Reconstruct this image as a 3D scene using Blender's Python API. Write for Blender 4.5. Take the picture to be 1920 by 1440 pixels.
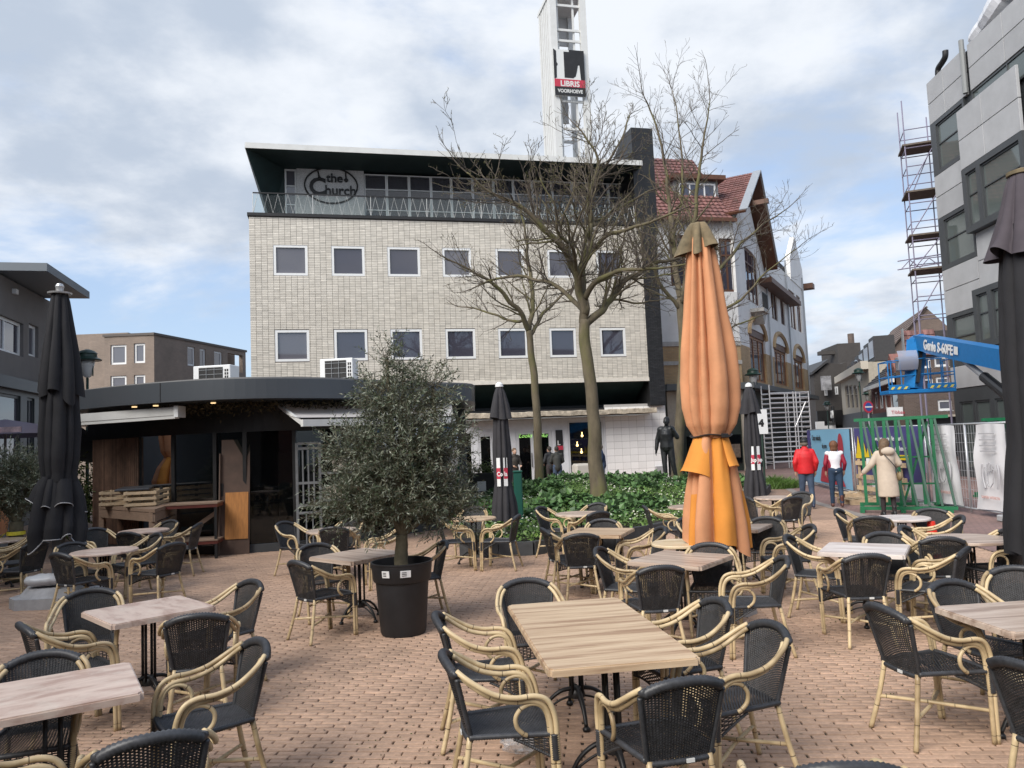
import bpy, bmesh, math, random
from mathutils import Vector, Matrix, noise
import numpy as np
random.seed(7)
for o in list(bpy.data.objects): bpy.data.objects.remove(o)
S = bpy.context.scene
COL = S.collection
rad = math.radians
# ------------------------------------------------------------------ camera
FPX, CAMH = 1423.0, 2.0
PITCH, ROLL = math.atan(108/1423.0), rad(-2.35)
cam_d = bpy.data.cameras.new('camera'); cam = bpy.data.objects.new('camera', cam_d); COL.objects.link(cam)
cam_d.sensor_width = 36.0; cam_d.lens = 36.0*FPX/1920.0; cam_d.clip_end = 3000; cam_d.clip_start = 0.05
cam.matrix_world = Matrix.Translation((0, 0, CAMH)) @ Matrix.Rotation(rad(90)+PITCH, 4, 'X') @ Matrix.Rotation(ROLL, 4, 'Z')
S.camera = cam
S.render.resolution_x = 1024; S.render.resolution_y = 768
# ------------------------------------------------------------------ world (broken cloud), sun, exposure
SUN_EL, SUN_AZ = rad(40), rad(220)      # azimuth clockwise from +Y: behind the camera, to the left
W = bpy.data.worlds.new('World'); S.world = W; W.use_nodes = True
nt = W.node_tree; nt.nodes.clear()
def wn(t, **k):
    n = nt.nodes.new(t)
    for a, v in k.items(): setattr(n, a, v)
    return n
def wl(a, b): nt.links.new(a, b)
sky = wn('ShaderNodeTexSky', sky_type='NISHITA', sun_disc=False, sun_elevation=SUN_EL, sun_rotation=SUN_AZ, air_density=1.0, dust_density=1.2)
geo = wn('ShaderNodeTexCoord')
sep = wn('ShaderNodeSeparateXYZ'); wl(geo.outputs['Generated'], sep.inputs[0])
zc = wn('ShaderNodeMath', operation='MAXIMUM'); wl(sep.outputs['Z'], zc.inputs[0]); zc.inputs[1].default_value = 0.0
za = wn('ShaderNodeMath', operation='ADD'); wl(zc.outputs[0], za.inputs[0]); za.inputs[1].default_value = 0.22
dx = wn('ShaderNodeMath', operation='DIVIDE'); wl(sep.outputs['X'], dx.inputs[0]); wl(za.outputs[0], dx.inputs[1])
dy = wn('ShaderNodeMath', operation='DIVIDE'); wl(sep.outputs['Y'], dy.inputs[0]); wl(za.outputs[0], dy.inputs[1])
cmb = wn('ShaderNodeCombineXYZ'); wl(dx.outputs[0], cmb.inputs[0]); wl(dy.outputs[0], cmb.inputs[1]); cmb.inputs[2].default_value = 3.7
n1 = wn('ShaderNodeTexNoise'); n1.inputs['Scale'].default_value = 1.15; n1.inputs['Detail'].default_value = 9; n1.inputs['Roughness'].default_value = 0.56; n1.inputs['Distortion'].default_value = 0.25
n2 = wn('ShaderNodeTexNoise'); n2.inputs['Scale'].default_value = 1.9; n2.inputs['Detail'].default_value = 8; n2.inputs['Roughness'].default_value = 0.55
mp = wn('ShaderNodeMapping'); mp.inputs['Location'].default_value = (5.2, 1.3, 0); wl(cmb.outputs[0], mp.inputs[0])
wl(cmb.outputs[0], n1.inputs['Vector']); wl(mp.outputs[0], n2.inputs['Vector'])
cov = wn('ShaderNodeMapRange', interpolation_type='SMOOTHSTEP'); cov.inputs['From Min'].default_value = 0.42; cov.inputs['From Max'].default_value = 0.56
wl(n1.outputs['Fac'], cov.inputs['Value'])
shd = wn('ShaderNodeMapRange', interpolation_type='SMOOTHSTEP'); shd.inputs['From Min'].default_value = 0.36; shd.inputs['From Max'].default_value = 0.58
wl(n2.outputs['Fac'], shd.inputs['Value'])
ccol = wn('ShaderNodeMix', data_type='RGBA'); ccol.inputs['A'].default_value = (3.7, 4.25, 5.1, 1); ccol.inputs['B'].default_value = (6.2, 6.5, 6.95, 1)
wl(shd.outputs[0], ccol.inputs['Factor'])
# thin veil: the open sky itself is a light blue
veil = wn('ShaderNodeMix', data_type='RGBA'); veil.inputs['Factor'].default_value = 0.45; veil.inputs['B'].default_value = (4.6, 5.9, 8.2, 1)
wl(sky.outputs[0], veil.inputs['A'])
cm = wn('ShaderNodeMix', data_type='RGBA'); wl(cov.outputs[0], cm.inputs['Factor']); wl(veil.outputs['Result'], cm.inputs['A']); wl(ccol.outputs['Result'], cm.inputs['B'])
bg = wn('ShaderNodeBackground'); bg.inputs['Strength'].default_value = 0.1; wl(cm.outputs['Result'], bg.inputs['Color'])
wo = wn('ShaderNodeOutputWorld'); wl(bg.outputs[0], wo.inputs[0])
sun_d = bpy.data.lights.new('sun', 'SUN'); sun_d.energy = 3.2; sun_d.angle = rad(42); sun_d.color = (1.0, 0.95, 0.88)
sun = bpy.data.objects.new('sun', sun_d); COL.objects.link(sun)
sv = Vector((math.sin(SUN_AZ)*math.cos(SUN_EL), math.cos(SUN_AZ)*math.cos(SUN_EL), math.sin(SUN_EL)))
sun.rotation_euler = sv.to_track_quat('Z', 'Y').to_euler()
vs = S.view_settings; vs.view_transform = 'Standard'; vs.look = 'None'; vs.exposure = 0.55; vs.gamma = 1.0; vs.use_curve_mapping = False

# ------------------------------------------------------------------ survey helpers: photo measurement -> world point
_c, _s = math.cos(PITCH), math.sin(PITCH)
FWD = Vector((0, _c, _s)); _u0 = Vector((0, -_s, _c)); _r0 = Vector((1, 0, 0))
RGT = math.cos(ROLL)*_r0 + math.sin(ROLL)*_u0; UPV = -math.sin(ROLL)*_r0 + math.cos(ROLL)*_u0
CAMP = Vector((0, 0, CAMH))
def ray(x, y): return FWD + RGT*((x-960)/FPX) - UPV*((y-720)/FPX)
def G(x, y, z=0.0):
    d = ray(x, y); return CAMP + d*((z-CAMH)/d.z)
def AT(x, y, Y):
    d = ray(x, y); return CAMP + d*(Y/d.y)
def PROJ(p):
    v = Vector(p) - CAMP; d = v.dot(FWD); return 960 + FPX*v.dot(RGT)/d, 720 - FPX*v.dot(UPV)/d
class Frame:
    """vertical plane through p with heading: local x runs along it, y into the building, z up"""
    def __init__(s, p, deg):
        a = rad(deg); s.a = a; s.u = Vector((math.cos(a), math.sin(a), 0)); s.n = Vector((-math.sin(a), math.cos(a), 0)); s.p = Vector((p[0], p[1], 0))
    def at(s, x, y, off=0.0):
        d = ray(x, y); t = ((s.p + s.n*off - CAMP).dot(s.n))/d.dot(s.n); q = CAMP + d*t - s.p
        return q.dot(s.u), q.z
    def world(s, x, y, z): return s.p + s.u*x + s.n*y + Vector((0, 0, z))
    def pz(s, q):
        q = Vector(q) - s.p; return Vector((q.dot(s.u), q.dot(s.n), q.z))

# ------------------------------------------------------------------ mesh helpers
class MB:
    def __init__(s): s.v = []; s.f = []; s.uv = None; s.t = None; s.tint = 0.5
    def add(s, vs, fs, uvs=None):
        b = len(s.v); s.v.extend([tuple(q) for q in vs]); s.f.extend([tuple(i+b for i in f) for f in fs])
        if s.t is not None: s.t.extend([s.tint]*len(fs))
        if uvs is not None:
            if s.uv is None: s.uv = []
            s.uv.extend(uvs)
        return s
    def box(s, x0, x1, y0, y1, z0, z1, M=None):
        vs = [Vector(q) for q in ((x0,y0,z0),(x1,y0,z0),(x1,y1,z0),(x0,y1,z0),(x0,y0,z1),(x1,y0,z1),(x1,y1,z1),(x0,y1,z1))]
        if M is not None: vs = [M @ q for q in vs]
        return s.add(vs, [(0,3,2,1),(4,5,6,7),(0,1,5,4),(1,2,6,5),(2,3,7,6),(3,0,4,7)])
    def bbox(s, x0, x1, y0, y1, z0, z1, b=0.004, M=None):
        """chamfered box"""
        c = Vector(((x0+x1)/2, (y0+y1)/2, (z0+z1)/2)); h = ((x1-x0)/2, (y1-y0)/2, (z1-z0)/2)
        b = min(b, h[0]*.9, h[1]*.9, h[2]*.9)
        bm = bmesh.new(); bmesh.ops.create_cube(bm, size=1.0)
        for v in bm.verts: v.co = Vector((v.co.x*2*h[0], v.co.y*2*h[1], v.co.z*2*h[2]))
        bmesh.ops.bevel(bm, geom=list(bm.edges), offset=b, segments=1, affect='EDGES')
        bm.verts.index_update()
        vs = [c + v.co for v in bm.verts]; fs = [[v.index for v in f.verts] for f in bm.faces]; bm.free()
        if M is not None: vs = [M @ q for q in vs]
        return s.add(vs, fs)
    def prism(s, pts, d, axis='y', M=None):
        """closed outline pts (2-D) extruded over d=(a,b): axis y -> pts are (x,z); axis z -> (x,y); axis x -> (y,z)"""
        n = len(pts); A, B = d
        mk = {'y': lambda p, t: Vector((p[0], t, p[1])), 'z': lambda p, t: Vector((p[0], p[1], t)), 'x': lambda p, t: Vector((t, p[0], p[1]))}[axis]
        vs = [mk(p, A) for p in pts] + [mk(p, B) for p in pts]
        if M is not None: vs = [M @ q for q in vs]
        return s.add(vs, [tuple(range(n)), tuple(range(2*n-1, n-1, -1))] + [((i+1) % n, i, i+n, (i+1) % n + n) for i in range(n)])
    def tube(s, pts, r, n=8, cap=True, uv=False, flat=1.0):
        pts = [Vector(p) for p in pts]; m = len(pts)
        rr = r if isinstance(r, (list, tuple)) else [r]*m
        vs = []; L = 0.0; ls = []
        t0 = (pts[1]-pts[0]).normalized(); ref = Vector((0,0,1)) if abs(t0.z) < .9 else Vector((1,0,0))
        nx = t0.cross(ref).normalized(); prev = t0
        for i, p in enumerate(pts):
            t = (pts[min(i+1, m-1)] - pts[max(i-1, 0)])
            t = t.normalized() if t.length > 1e-9 else prev
            q = prev.rotation_difference(t); nx = (q @ nx); nx = (nx - t*nx.dot(t)).normalized(); prev = t
            by = t.cross(nx)
            if i: L += (p-pts[i-1]).length
            ls.append(L)
            for k in range(n):
                a = 2*math.pi*k/n; vs.append(p + nx*(math.cos(a)*rr[i]) + by*(math.sin(a)*rr[i]*flat))
        fs = []; uvs = []
        for i in range(m-1):
            for k in range(n):
                k2 = (k+1) % n
                fs.append((i*n+k, i*n+k2, (i+1)*n+k2, (i+1)*n+k))
                if uv: uvs.append([(ls[i], k/n), (ls[i], (k+1)/n), (ls[i+1], (k+1)/n), (ls[i+1], k/n)])
        if cap:
            fs.append(tuple(range(n-1, -1, -1))); fs.append(tuple((m-1)*n+k for k in range(n)))
            if uv: uvs += [[(ls[0], .5)]*n, [(ls[-1], .5)]*n]
        return s.add(vs, fs, uvs if uv else None)
    def bar(s, a, b, r, n=6): return s.tube([a, b], r, n)
    def beam(s, a, b, w, h):
        """rectangular bar"""
        a, b = Vector(a), Vector(b); t = (b-a).normalized(); ref = Vector((0,0,1)) if abs(t.z) < .95 else Vector((1,0,0))
        x = t.cross(ref).normalized()*w/2; y = t.cross(x).normalized()*h/2
        vs = [a-x-y, a+x-y, a+x+y, a-x+y, b-x-y, b+x-y, b+x+y, b-x+y]
        return s.add(vs, [(3,2,1,0),(4,5,6,7),(0,1,5,4),(1,2,6,5),(2,3,7,6),(3,0,4,7)])
    def lathe(s, prof, n=24, c=(0,0,0), cap=True):
        c = Vector(c); vs = []
        for r, z in prof:
            for k in range(n):
                a = 2*math.pi*k/n; vs.append(c + Vector((r*math.cos(a), r*math.sin(a), z)))
        m = len(prof); fs = [(i*n+k, i*n+(k+1) % n, (i+1)*n+(k+1) % n, (i+1)*n+k) for i in range(m-1) for k in range(n)]
        if cap: fs += [tuple(range(n-1, -1, -1)), tuple((m-1)*n+k for k in range(n))]
        return s.add(vs, fs)
    def grid(s, fn, nu, nv, closeu=False):
        vs = [fn(i/(nu if closeu else nu-1) if nu > 1 else 0, j/(nv-1)) for j in range(nv) for i in range(nu)]
        fs = []
        for j in range(nv-1):
            for i in range(nu if closeu else nu-1):
                i2 = (i+1) % nu; fs.append((j*nu+i, j*nu+i2, (j+1)*nu+i2, (j+1)*nu+i))
        return s.add(vs, fs)
    def ball(s, c, r, nu=12, nv=8):
        c = Vector(c); r = Vector(r) if not isinstance(r, (int, float)) else Vector((r, r, r))
        prof = [(math.sin(math.pi*j/nv), -math.cos(math.pi*j/nv)) for j in range(nv+1)]
        vs = [c + Vector((max(p, 1e-4)*math.cos(2*math.pi*k/nu)*r.x, max(p, 1e-4)*math.sin(2*math.pi*k/nu)*r.y, z*r.z)) for p, z in prof for k in range(nu)]
        return s.add(vs, [(i*nu+k, i*nu+(k+1) % nu, (i+1)*nu+(k+1) % nu, (i+1)*nu+k) for i in range(nv) for k in range(nu)])
    def mesh(s, name, mat=None, smooth=False):
        me = bpy.data.meshes.new(name); me.from_pydata([tuple(q) for q in s.v], [], s.f)
        if s.uv is not None and len(s.uv) == len(s.f):
            l = me.uv_layers.new(name='UVMap'); l.data.foreach_set('uv', [c for fu in s.uv for q in fu for c in q])
        if s.t is not None:
            at = me.attributes.new('tint', 'FLOAT', 'FACE'); at.data.foreach_set('value', s.t)
        if mat is not None:
            for m in (mat if isinstance(mat, (list, tuple)) else [mat]): me.materials.append(m)
        if smooth: me.polygons.foreach_set('use_smooth', [True]*len(me.polygons))
        me.update(); return me
    def build(s, name, mat, parent=None, smooth=False, loc=None):
        me = s.mesh(name, mat, smooth)
        if smooth == 'auto':
            me.polygons.foreach_set('use_smooth', [True]*len(me.polygons)); me.set_sharp_from_angle(angle=rad(38))
        return link(name, me, parent, loc)
def link(name, me, parent=None, loc=None):
    o = bpy.data.objects.new(name, me); COL.objects.link(o)
    if parent is not None: o.parent = parent
    if loc is not None: o.location = loc
    return o
def tag(o, label=None, cat=None, group=None, kind=None):
    if label: o['label'] = label
    if cat: o['category'] = cat
    if group: o['group'] = group
    if kind: o['kind'] = kind
    return o
def thing(name, label, cat, loc=(0,0,0), rz=0.0, group=None):
    o = bpy.data.objects.new(name, None); COL.objects.link(o); o.empty_display_size = .1
    o.location = loc; o.rotation_euler = (0, 0, rz); return tag(o, label, cat, group)
def copy_tree(o, parent=None):
    c = o.copy(); COL.objects.link(c)
    if parent is not None: c.parent = parent
    for ch in KIDS(o): copy_tree(ch, c)
    return c
def KIDS(o): return list(o.children)
def smooth_path(P, sub=5):
    """Catmull-Rom through P"""
    P = [Vector(p) for p in P]; out = []
    for i in range(len(P)-1):
        a, b, c, d = P[max(i-1, 0)], P[i], P[i+1], P[min(i+2, len(P)-1)]
        for k in range(sub):
            t = k/sub
            out.append(0.5*((2*b) + (c-a)*t + (2*a-5*b+4*c-d)*t*t + (3*b-a-3*c+d)*t**3))
    out.append(P[-1]); return out

# ------------------------------------------------------------------ materials
MATS = {}
def mat(name, col, rough=.6, metal=0.0, var=0.0, vscale=8.0, bump=0.0, bscale=60.0, ior=1.5, emit=None, attr=False, objrand=0.0, alpha=1.0, dirt=0.0, dscale=1.5, dcol=(.03,.027,.022), stretch=None, back=None, trans=0.0):
    """procedural surface: base colour + noise variation (var), stains (dirt), fine relief (bump), per-piece tint (attr), per-object tint (objrand)"""
    if name in MATS: return MATS[name]
    m = bpy.data.materials.new(name); m.use_nodes = True; t = m.node_tree; N = t.nodes; Lk = t.links.new
    p = N['Principled BSDF']; p.inputs['Roughness'].default_value = rough; p.inputs['Metallic'].default_value = metal; p.inputs['IOR'].default_value = ior
    p.inputs['Base Color'].default_value = (*col, 1); cur = None
    tc = N.new('ShaderNodeTexCoord'); co = tc.outputs['Object']
    if stretch:
        mpn = N.new('ShaderNodeMapping'); mpn.inputs['Scale'].default_value = stretch; Lk(co, mpn.inputs[0]); co = mpn.outputs[0]
    def noise_n(scale, det=5, rgh=.6):
        n = N.new('ShaderNodeTexNoise'); n.inputs['Scale'].default_value = scale; n.inputs['Detail'].default_value = det; n.inputs['Roughness'].default_value = rgh; Lk(co, n.inputs['Vector']); return n.outputs['Fac']
    def hsv(colsock, valsock):
        h = N.new('ShaderNodeHueSaturation'); Lk(valsock, h.inputs['Value'])
        if colsock is None: h.inputs['Color'].default_value = (*col, 1)
        else: Lk(colsock, h.inputs['Color'])
        return h.outputs['Color']
    def rng(sock, a, b, f0=0.0, f1=1.0):
        r = N.new('ShaderNodeMapRange'); r.inputs['From Min'].default_value = f0; r.inputs['From Max'].default_value = f1; r.inputs['To Min'].default_value = a; r.inputs['To Max'].default_value = b; Lk(sock, r.inputs['Value']); return r.outputs[0]
    if back is not None:
        g = N.new('ShaderNodeNewGeometry'); mx = N.new('ShaderNodeMix'); mx.data_type = 'RGBA'; mx.inputs['A'].default_value = (*col, 1); mx.inputs['B'].default_value = (*back, 1); Lk(g.outputs['Backfacing'], mx.inputs['Factor']); cur = mx.outputs['Result']
    if var: cur = hsv(cur, rng(noise_n(vscale), 1-var, 1+var, .3, .7))
    if attr:
        a = N.new('ShaderNodeAttribute'); a.attribute_name = 'tint'; cur = hsv(cur, rng(a.outputs['Fac'], 1-attr, 1+attr))
    if objrand:
        oi = N.new('ShaderNodeObjectInfo'); cur = hsv(cur, rng(oi.outputs['Random'], 1-objrand, 1+objrand))
    if dirt:
        mx = N.new('ShaderNodeMix'); mx.data_type = 'RGBA'; mx.inputs['B'].default_value = (*dcol, 1)
        Lk(rng(noise_n(dscale, 7, .65), 0, dirt, .48, .72), mx.inputs['Factor'])
        if cur is None: mx.inputs['A'].default_value = (*col, 1)
        else: Lk(cur, mx.inputs['A'])
        cur = mx.outputs['Result']
    if cur is not None: Lk(cur, p.inputs['Base Color'])
    if bump:
        b = N.new('ShaderNodeBump'); b.inputs['Strength'].default_value = bump; b.inputs['Distance'].default_value = .01; Lk(noise_n(bscale, 4), b.inputs['Height']); Lk(b.outputs[0], p.inputs['Normal'])
    if emit: p.inputs['Emission Color'].default_value = (*emit[0], 1); p.inputs['Emission Strength'].default_value = emit[1]
    if alpha < 1: p.inputs['Alpha'].default_value = alpha
    if trans:
        p.inputs['Transmission Weight'].default_value = 0
        tr = N.new('ShaderNodeBsdfTranslucent'); ms = N.new('ShaderNodeMixShader'); ms.inputs[0].default_value = trans
        if cur is not None: Lk(cur, tr.inputs['Color'])
        else: tr.inputs['Color'].default_value = (*col, 1)
        Lk(p.outputs[0], ms.inputs[1]); Lk(tr.outputs[0], ms.inputs[2]); Lk(ms.outputs[0], N['Material Output'].inputs['Surface'])
    MATS[name] = m; return m
def glass_mat(name, tint=(.8,.85,.85), clear=.6, dark=(.012,.014,.018), ior=1.9):
    """window glass: mirror-like surface over a mix of see-through and dim interior"""
    if name in MATS: return MATS[name]
    m = bpy.data.materials.new(name); m.use_nodes = True; t = m.node_tree; N = t.nodes; Lk = t.links.new
    p = N['Principled BSDF']; p.inputs['Base Color'].default_value = (*dark, 1); p.inputs['Roughness'].default_value = .03; p.inputs['IOR'].default_value = ior
    tr = N.new('ShaderNodeBsdfTransparent'); tr.inputs[0].default_value = (*tint, 1)
    gl = N.new('ShaderNodeBsdfGlossy'); gl.inputs['Roughness'].default_value = .02
    fr = N.new('ShaderNodeFresnel'); fr.inputs[0].default_value = ior
    mx = N.new('ShaderNodeMixShader'); Lk(fr.outputs[0], mx.inputs[0]); Lk(tr.outputs[0], mx.inputs[1]); Lk(gl.outputs[0], mx.inputs[2])
    m2 = N.new('ShaderNodeMixShader'); m2.inputs[0].default_value = clear; Lk(p.outputs[0], m2.inputs[1]); Lk(mx.outputs[0], m2.inputs[2])
    Lk(m2.outputs[0], N['Material Output'].inputs['Surface']); MATS[name] = m; return m
# ------------------------------------------------------------------ the ground
def brick_sheet(name, c1, c2, mortar, bw, bh, ms=.012, scale=1.0, blotch=.25, moss=0.0):
    m = bpy.data.materials.new(name); m.use_nodes = True; t = m.node_tree; N = t.nodes; Lk = t.links.new; p = N['Principled BSDF']; p.inputs['Roughness'].default_value = .85
    tc = N.new('ShaderNodeTexCoord'); b = N.new('ShaderNodeTexBrick'); b.inputs['Scale'].default_value = scale
    b.inputs['Brick Width'].default_value = bw; b.inputs['Row Height'].default_value = bh; b.inputs['Mortar Size'].default_value = ms; b.inputs['Mortar Smooth'].default_value = .2
    b.inputs['Color1'].default_value = (*c1, 1); b.inputs['Color2'].default_value = (*c2, 1); b.inputs['Mortar'].default_value = (*mortar, 1); b.offset = .5
    Lk(tc.outputs['Object'], b.inputs['Vector'])
    n = N.new('ShaderNodeTexNoise'); n.inputs['Scale'].default_value = .55; n.inputs['Detail'].default_value = 8; n.inputs['Roughness'].default_value = .65; Lk(tc.outputs['Object'], n.inputs['Vector'])
    r = N.new('ShaderNodeMapRange'); r.inputs['From Min'].default_value = .3; r.inputs['From Max'].default_value = .7; r.inputs['To Min'].default_value = 1-blotch; r.inputs['To Max'].default_value = 1+blotch; Lk(n.outputs['Fac'], r.inputs['Value'])
    h = N.new('ShaderNodeHueSaturation'); Lk(b.outputs['Color'], h.inputs['Color']); Lk(r.outputs[0], h.inputs['Value']); Lk(h.outputs[0], p.inputs['Base Color'])
    bp = N.new('ShaderNodeBump'); bp.inputs['Strength'].default_value = .5; bp.inputs['Distance'].default_value = .01; Lk(b.outputs['Fac'], bp.inputs['Height']); bp.invert = True; Lk(bp.outputs[0], p.inputs['Normal'])
    MATS[name] = m; return m
GR = rad(-6.4)                                   # laying direction of the pavers
M_joint = mat('joint_sand', (.05, .038, .028), .95, var=.3, vscale=9, bump=.4, bscale=120, dirt=.7, dscale=1.7, dcol=(.035, .05, .018))
M_brick = mat('paver_clay', (.43, .285, .20), .82, var=.16, vscale=24, bump=.35, bscale=160, attr=.17, dirt=.42, dscale=.9, dcol=(.16, .115, .085))
def sheet(name, pts, z, m, rz=0.0, kind='structure'):
    R = Matrix.Rotation(-rz, 4, 'Z'); mb = MB(); q = [R @ Vector((x, y, 0)) for x, y in pts]; mb.add(q, [tuple(range(len(q)))])
    o = mb.build(name, m); o.rotation_euler = (0, 0, rz); o.location = (0, 0, z); tag(o, kind=kind); return o
sheet('ground', [(-900, -30), (900, -30), (900, 1500), (-900, 1500)], -.030, mat('asphalt_far', (.14, .12, .11), .9, var=.2, vscale=.4))
pv = sheet('terrace_pavement', [(-19, 1), (15, 1), (19, 17.2), (-19, 17.2)], -.014, M_joint, GR)
M_far = brick_sheet('paver_far', (.42, .28, .20), (.36, .235, .165), (.15, .105, .08), .213, .061, .008)
STB = [(p.x, p.y) for p in (G(1400, 884), G(1440, 893), G(1500, 924), G(1535, 941), G(1604, 960), G(1700, 985), G(1850, 1030), G(2000, 1078))]   # where the red street paving begins
sheet('far_terrace_pavement', [(-30, 15.6), (-5.2, 15.6), (-5.2, 16.75), (9.0, 16.75)] + list(reversed(STB[:4])) + [(9.5, 40), (-30, 40)], -.004, M_far, GR)
M_red = brick_sheet('paver_red', (.27, .165, .145), (.22, .14, .125), (.12, .085, .075), .21, .07, .008)
sheet('street_pavement', [(9.3, 42)] + STB + [(40, 3), (60, 90), (25, 90)], -.001, M_red, rad(30))
def streetside(x, y):
    for i in range(len(STB)-1):
        (x0, y0), (x1, y1) = STB[i], STB[i+1]
        if min(y0, y1) <= y <= max(y0, y1): return x > x0 + (x1-x0)*(y-y0)/(y1-y0) - .05
    return False
p_ = [Vector((*q, 0)) for q in STB[1:6]]
sheet('band_pavement', [(q.x, q.y) for q in p_] + [(q.x-.28, q.y-.18) for q in reversed(p_)], .002, mat('grey_slab', (.25, .22, .2), .85, var=.2, vscale=6))
def lay_bricks():
    bw, bh, j = .213, .061, .0105
    R = Matrix.Rotation(GR, 2); ca, sa = math.cos(GR), math.sin(GR)
    L = []
    rnd = random.Random(3)
    for r in range(60, 290):
        for c in range(-72, 72):
            x = (c + (.5 if r % 2 else 0))*bw + rnd.gauss(0, .0025); y = r*bh
            wx, wy = ca*x - sa*y, sa*x + ca*y
            if not (3.85 < wy < 16.9 and abs(wx) < .74*wy + 1.3): continue
            if wx < -5.0 and wy > 15.9 or streetside(wx, wy): continue
            L.append((wx*wx + wy*wy, x, y, wx, wy))
    # which bricks show largest: near and inside the picture
    def inview(wx, wy):
        v = Vector((wx, wy, 0)) - CAMP; d = v.dot(FWD); return abs(v.dot(RGT))/d*FPX < 955 and v.dot(UPV)/d*FPX > -715
    L.sort(key=lambda q: q[0]); near = []; rest = []
    for q in L: (near if len(near) < 300 and inview(q[3], q[4]) else rest).append(q)
    hw, hh, ch = (bw-j)/2, (bh-j)/2, .004
    base = [(-hw,-hh,-.03),(hw,-hh,-.03),(hw,hh,-.03),(-hw,hh,-.03),(-hw,-hh,-ch),(hw,-hh,-ch),(hw,hh,-ch),(-hw,hh,-ch),(-hw+ch,-hh+ch,0),(hw-ch,-hh+ch,0),(hw-ch,hh-ch,0),(-hw+ch,hh-ch,0)]
    fc = [(0,1,5,4),(1,2,6,5),(2,3,7,6),(3,0,4,7),(4,5,9,8),(5,6,10,9),(6,7,11,10),(7,4,8,11),(8,9,10,11)]
    B = np.array(base); n = len(rest); V = np.zeros((n, 12, 3)); T = np.zeros((n, 9))
    for i, q in enumerate(rest):
        a = rnd.gauss(0, .012); c_, s_ = math.cos(a), math.sin(a)
        P = B.copy(); P[:, 0] = B[:, 0]*c_ - B[:, 1]*s_; P[:, 1] = B[:, 0]*s_ + B[:, 1]*c_
        P[:, 2] += rnd.gauss(0, .0012) + B[:, 0]*rnd.gauss(0, .008); P[:, 0] += q[1]; P[:, 1] += q[2]; V[i] = P; T[i] = min(1, max(0, rnd.gauss(.5, .24)))
    Fq = (np.array(fc)[None] + (np.arange(n)*12)[:, None, None]).reshape(-1, 4)
    me = bpy.data.meshes.new('paver_field'); me.vertices.add(n*12); me.vertices.foreach_set('co', V.reshape(-1))
    me.loops.add(Fq.size); me.loops.foreach_set('vertex_index', Fq.reshape(-1)); me.polygons.add(len(Fq)); me.polygons.foreach_set('loop_start', np.arange(0, Fq.size, 4))
    me.update(calc_edges=True); at = me.attributes.new('tint', 'FLOAT', 'FACE'); at.data.foreach_set('value', T.reshape(-1)); me.materials.append(M_brick)
    o = link('paver_field', me, pv, (0, 0, .014)); tag(o, kind='stuff')
    var = []
    for k in range(8):
        mb = MB(); mb.t = []; mb.tint = .15 + .7*k/7; mb.add(base, fc); var.append(mb.mesh('brick', M_brick))
    for q in near:
        o = link('brick', rnd.choice(var), pv, (q[1], q[2], .014 + rnd.gauss(0, .001))); o.rotation_euler = (rnd.gauss(0, .006), rnd.gauss(0, .006), rnd.gauss(0, .012))
lay_bricks()

# ------------------------------------------------------------------ rattan armchair
def bamboo_mat():
    m = bpy.data.materials.new('bamboo'); m.use_nodes = True; t = m.node_tree; N = t.nodes; Lk = t.links.new; p = N['Principled BSDF']; p.inputs['Roughness'].default_value = .42
    uv = N.new('ShaderNodeUVMap'); uv.uv_map = 'UVMap'; sp = N.new('ShaderNodeSeparateXYZ'); Lk(uv.outputs[0], sp.inputs[0])
    nz = N.new('ShaderNodeTexNoise'); nz.noise_dimensions = '1D'; nz.inputs['Scale'].default_value = 3.1; nz.inputs['Detail'].default_value = 0; Lk(sp.outputs['X'], nz.inputs['W'])
    ad = N.new('ShaderNodeMath'); ad.operation = 'MULTIPLY_ADD'; Lk(nz.outputs['Fac'], ad.inputs[0]); ad.inputs[1].default_value = .25; Lk(sp.outputs['X'], ad.inputs[2])
    md = N.new('ShaderNodeMath'); md.operation = 'PINGPONG'; Lk(ad.outputs[0], md.inputs[0]); md.inputs[1].default_value = .105
    r1 = N.new('ShaderNodeMapRange'); r1.inputs['From Min'].default_value = .0012; r1.inputs['From Max'].default_value = .0035; r1.inputs['To Min'].default_value = 1; r1.inputs['To Max'].default_value = 0; Lk(md.outputs[0], r1.inputs['Value'])
    tc = N.new('ShaderNodeTexCoord'); n = N.new('ShaderNodeTexNoise'); n.inputs['Scale'].default_value = 9; n.inputs['Detail'].default_value = 5; Lk(tc.outputs['Object'], n.inputs['Vector'])
    oi = N.new('ShaderNodeObjectInfo'); ma = N.new('ShaderNodeMath'); ma.operation = 'MULTIPLY_ADD'; Lk(oi.outputs['Random'], ma.inputs[0]); ma.inputs[1].default_value = .45; Lk(n.outputs['Fac'], ma.inputs[2])
    cr = N.new('ShaderNodeValToRGB'); cr.color_ramp.elements[0].position = .4; cr.color_ramp.elements[0].color = (.27, .19, .10, 1); cr.color_ramp.elements[1].position = .85; cr.color_ramp.elements[1].color = (.60, .465, .275, 1); Lk(ma.outputs[0], cr.inputs[0])
    mx = N.new('ShaderNodeMix'); mx.data_type = 'RGBA'; Lk(r1.outputs[0], mx.inputs['Factor']); Lk(cr.outputs[0], mx.inputs['A']); mx.inputs['B'].default_value = (.06, .035, .018, 1); Lk(mx.outputs['Result'], p.inputs['Base Color'])
    bp = N.new('ShaderNodeBump'); bp.inputs['Strength'].default_value = .5; bp.inputs['Distance'].default_value = .004; bp.invert = True; Lk(r1.outputs[0], bp.inputs['Height']); Lk(bp.outputs[0], p.inputs['Normal'])
    MATS['bamboo'] = m; return m
M_bam = bamboo_mat()
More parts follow.
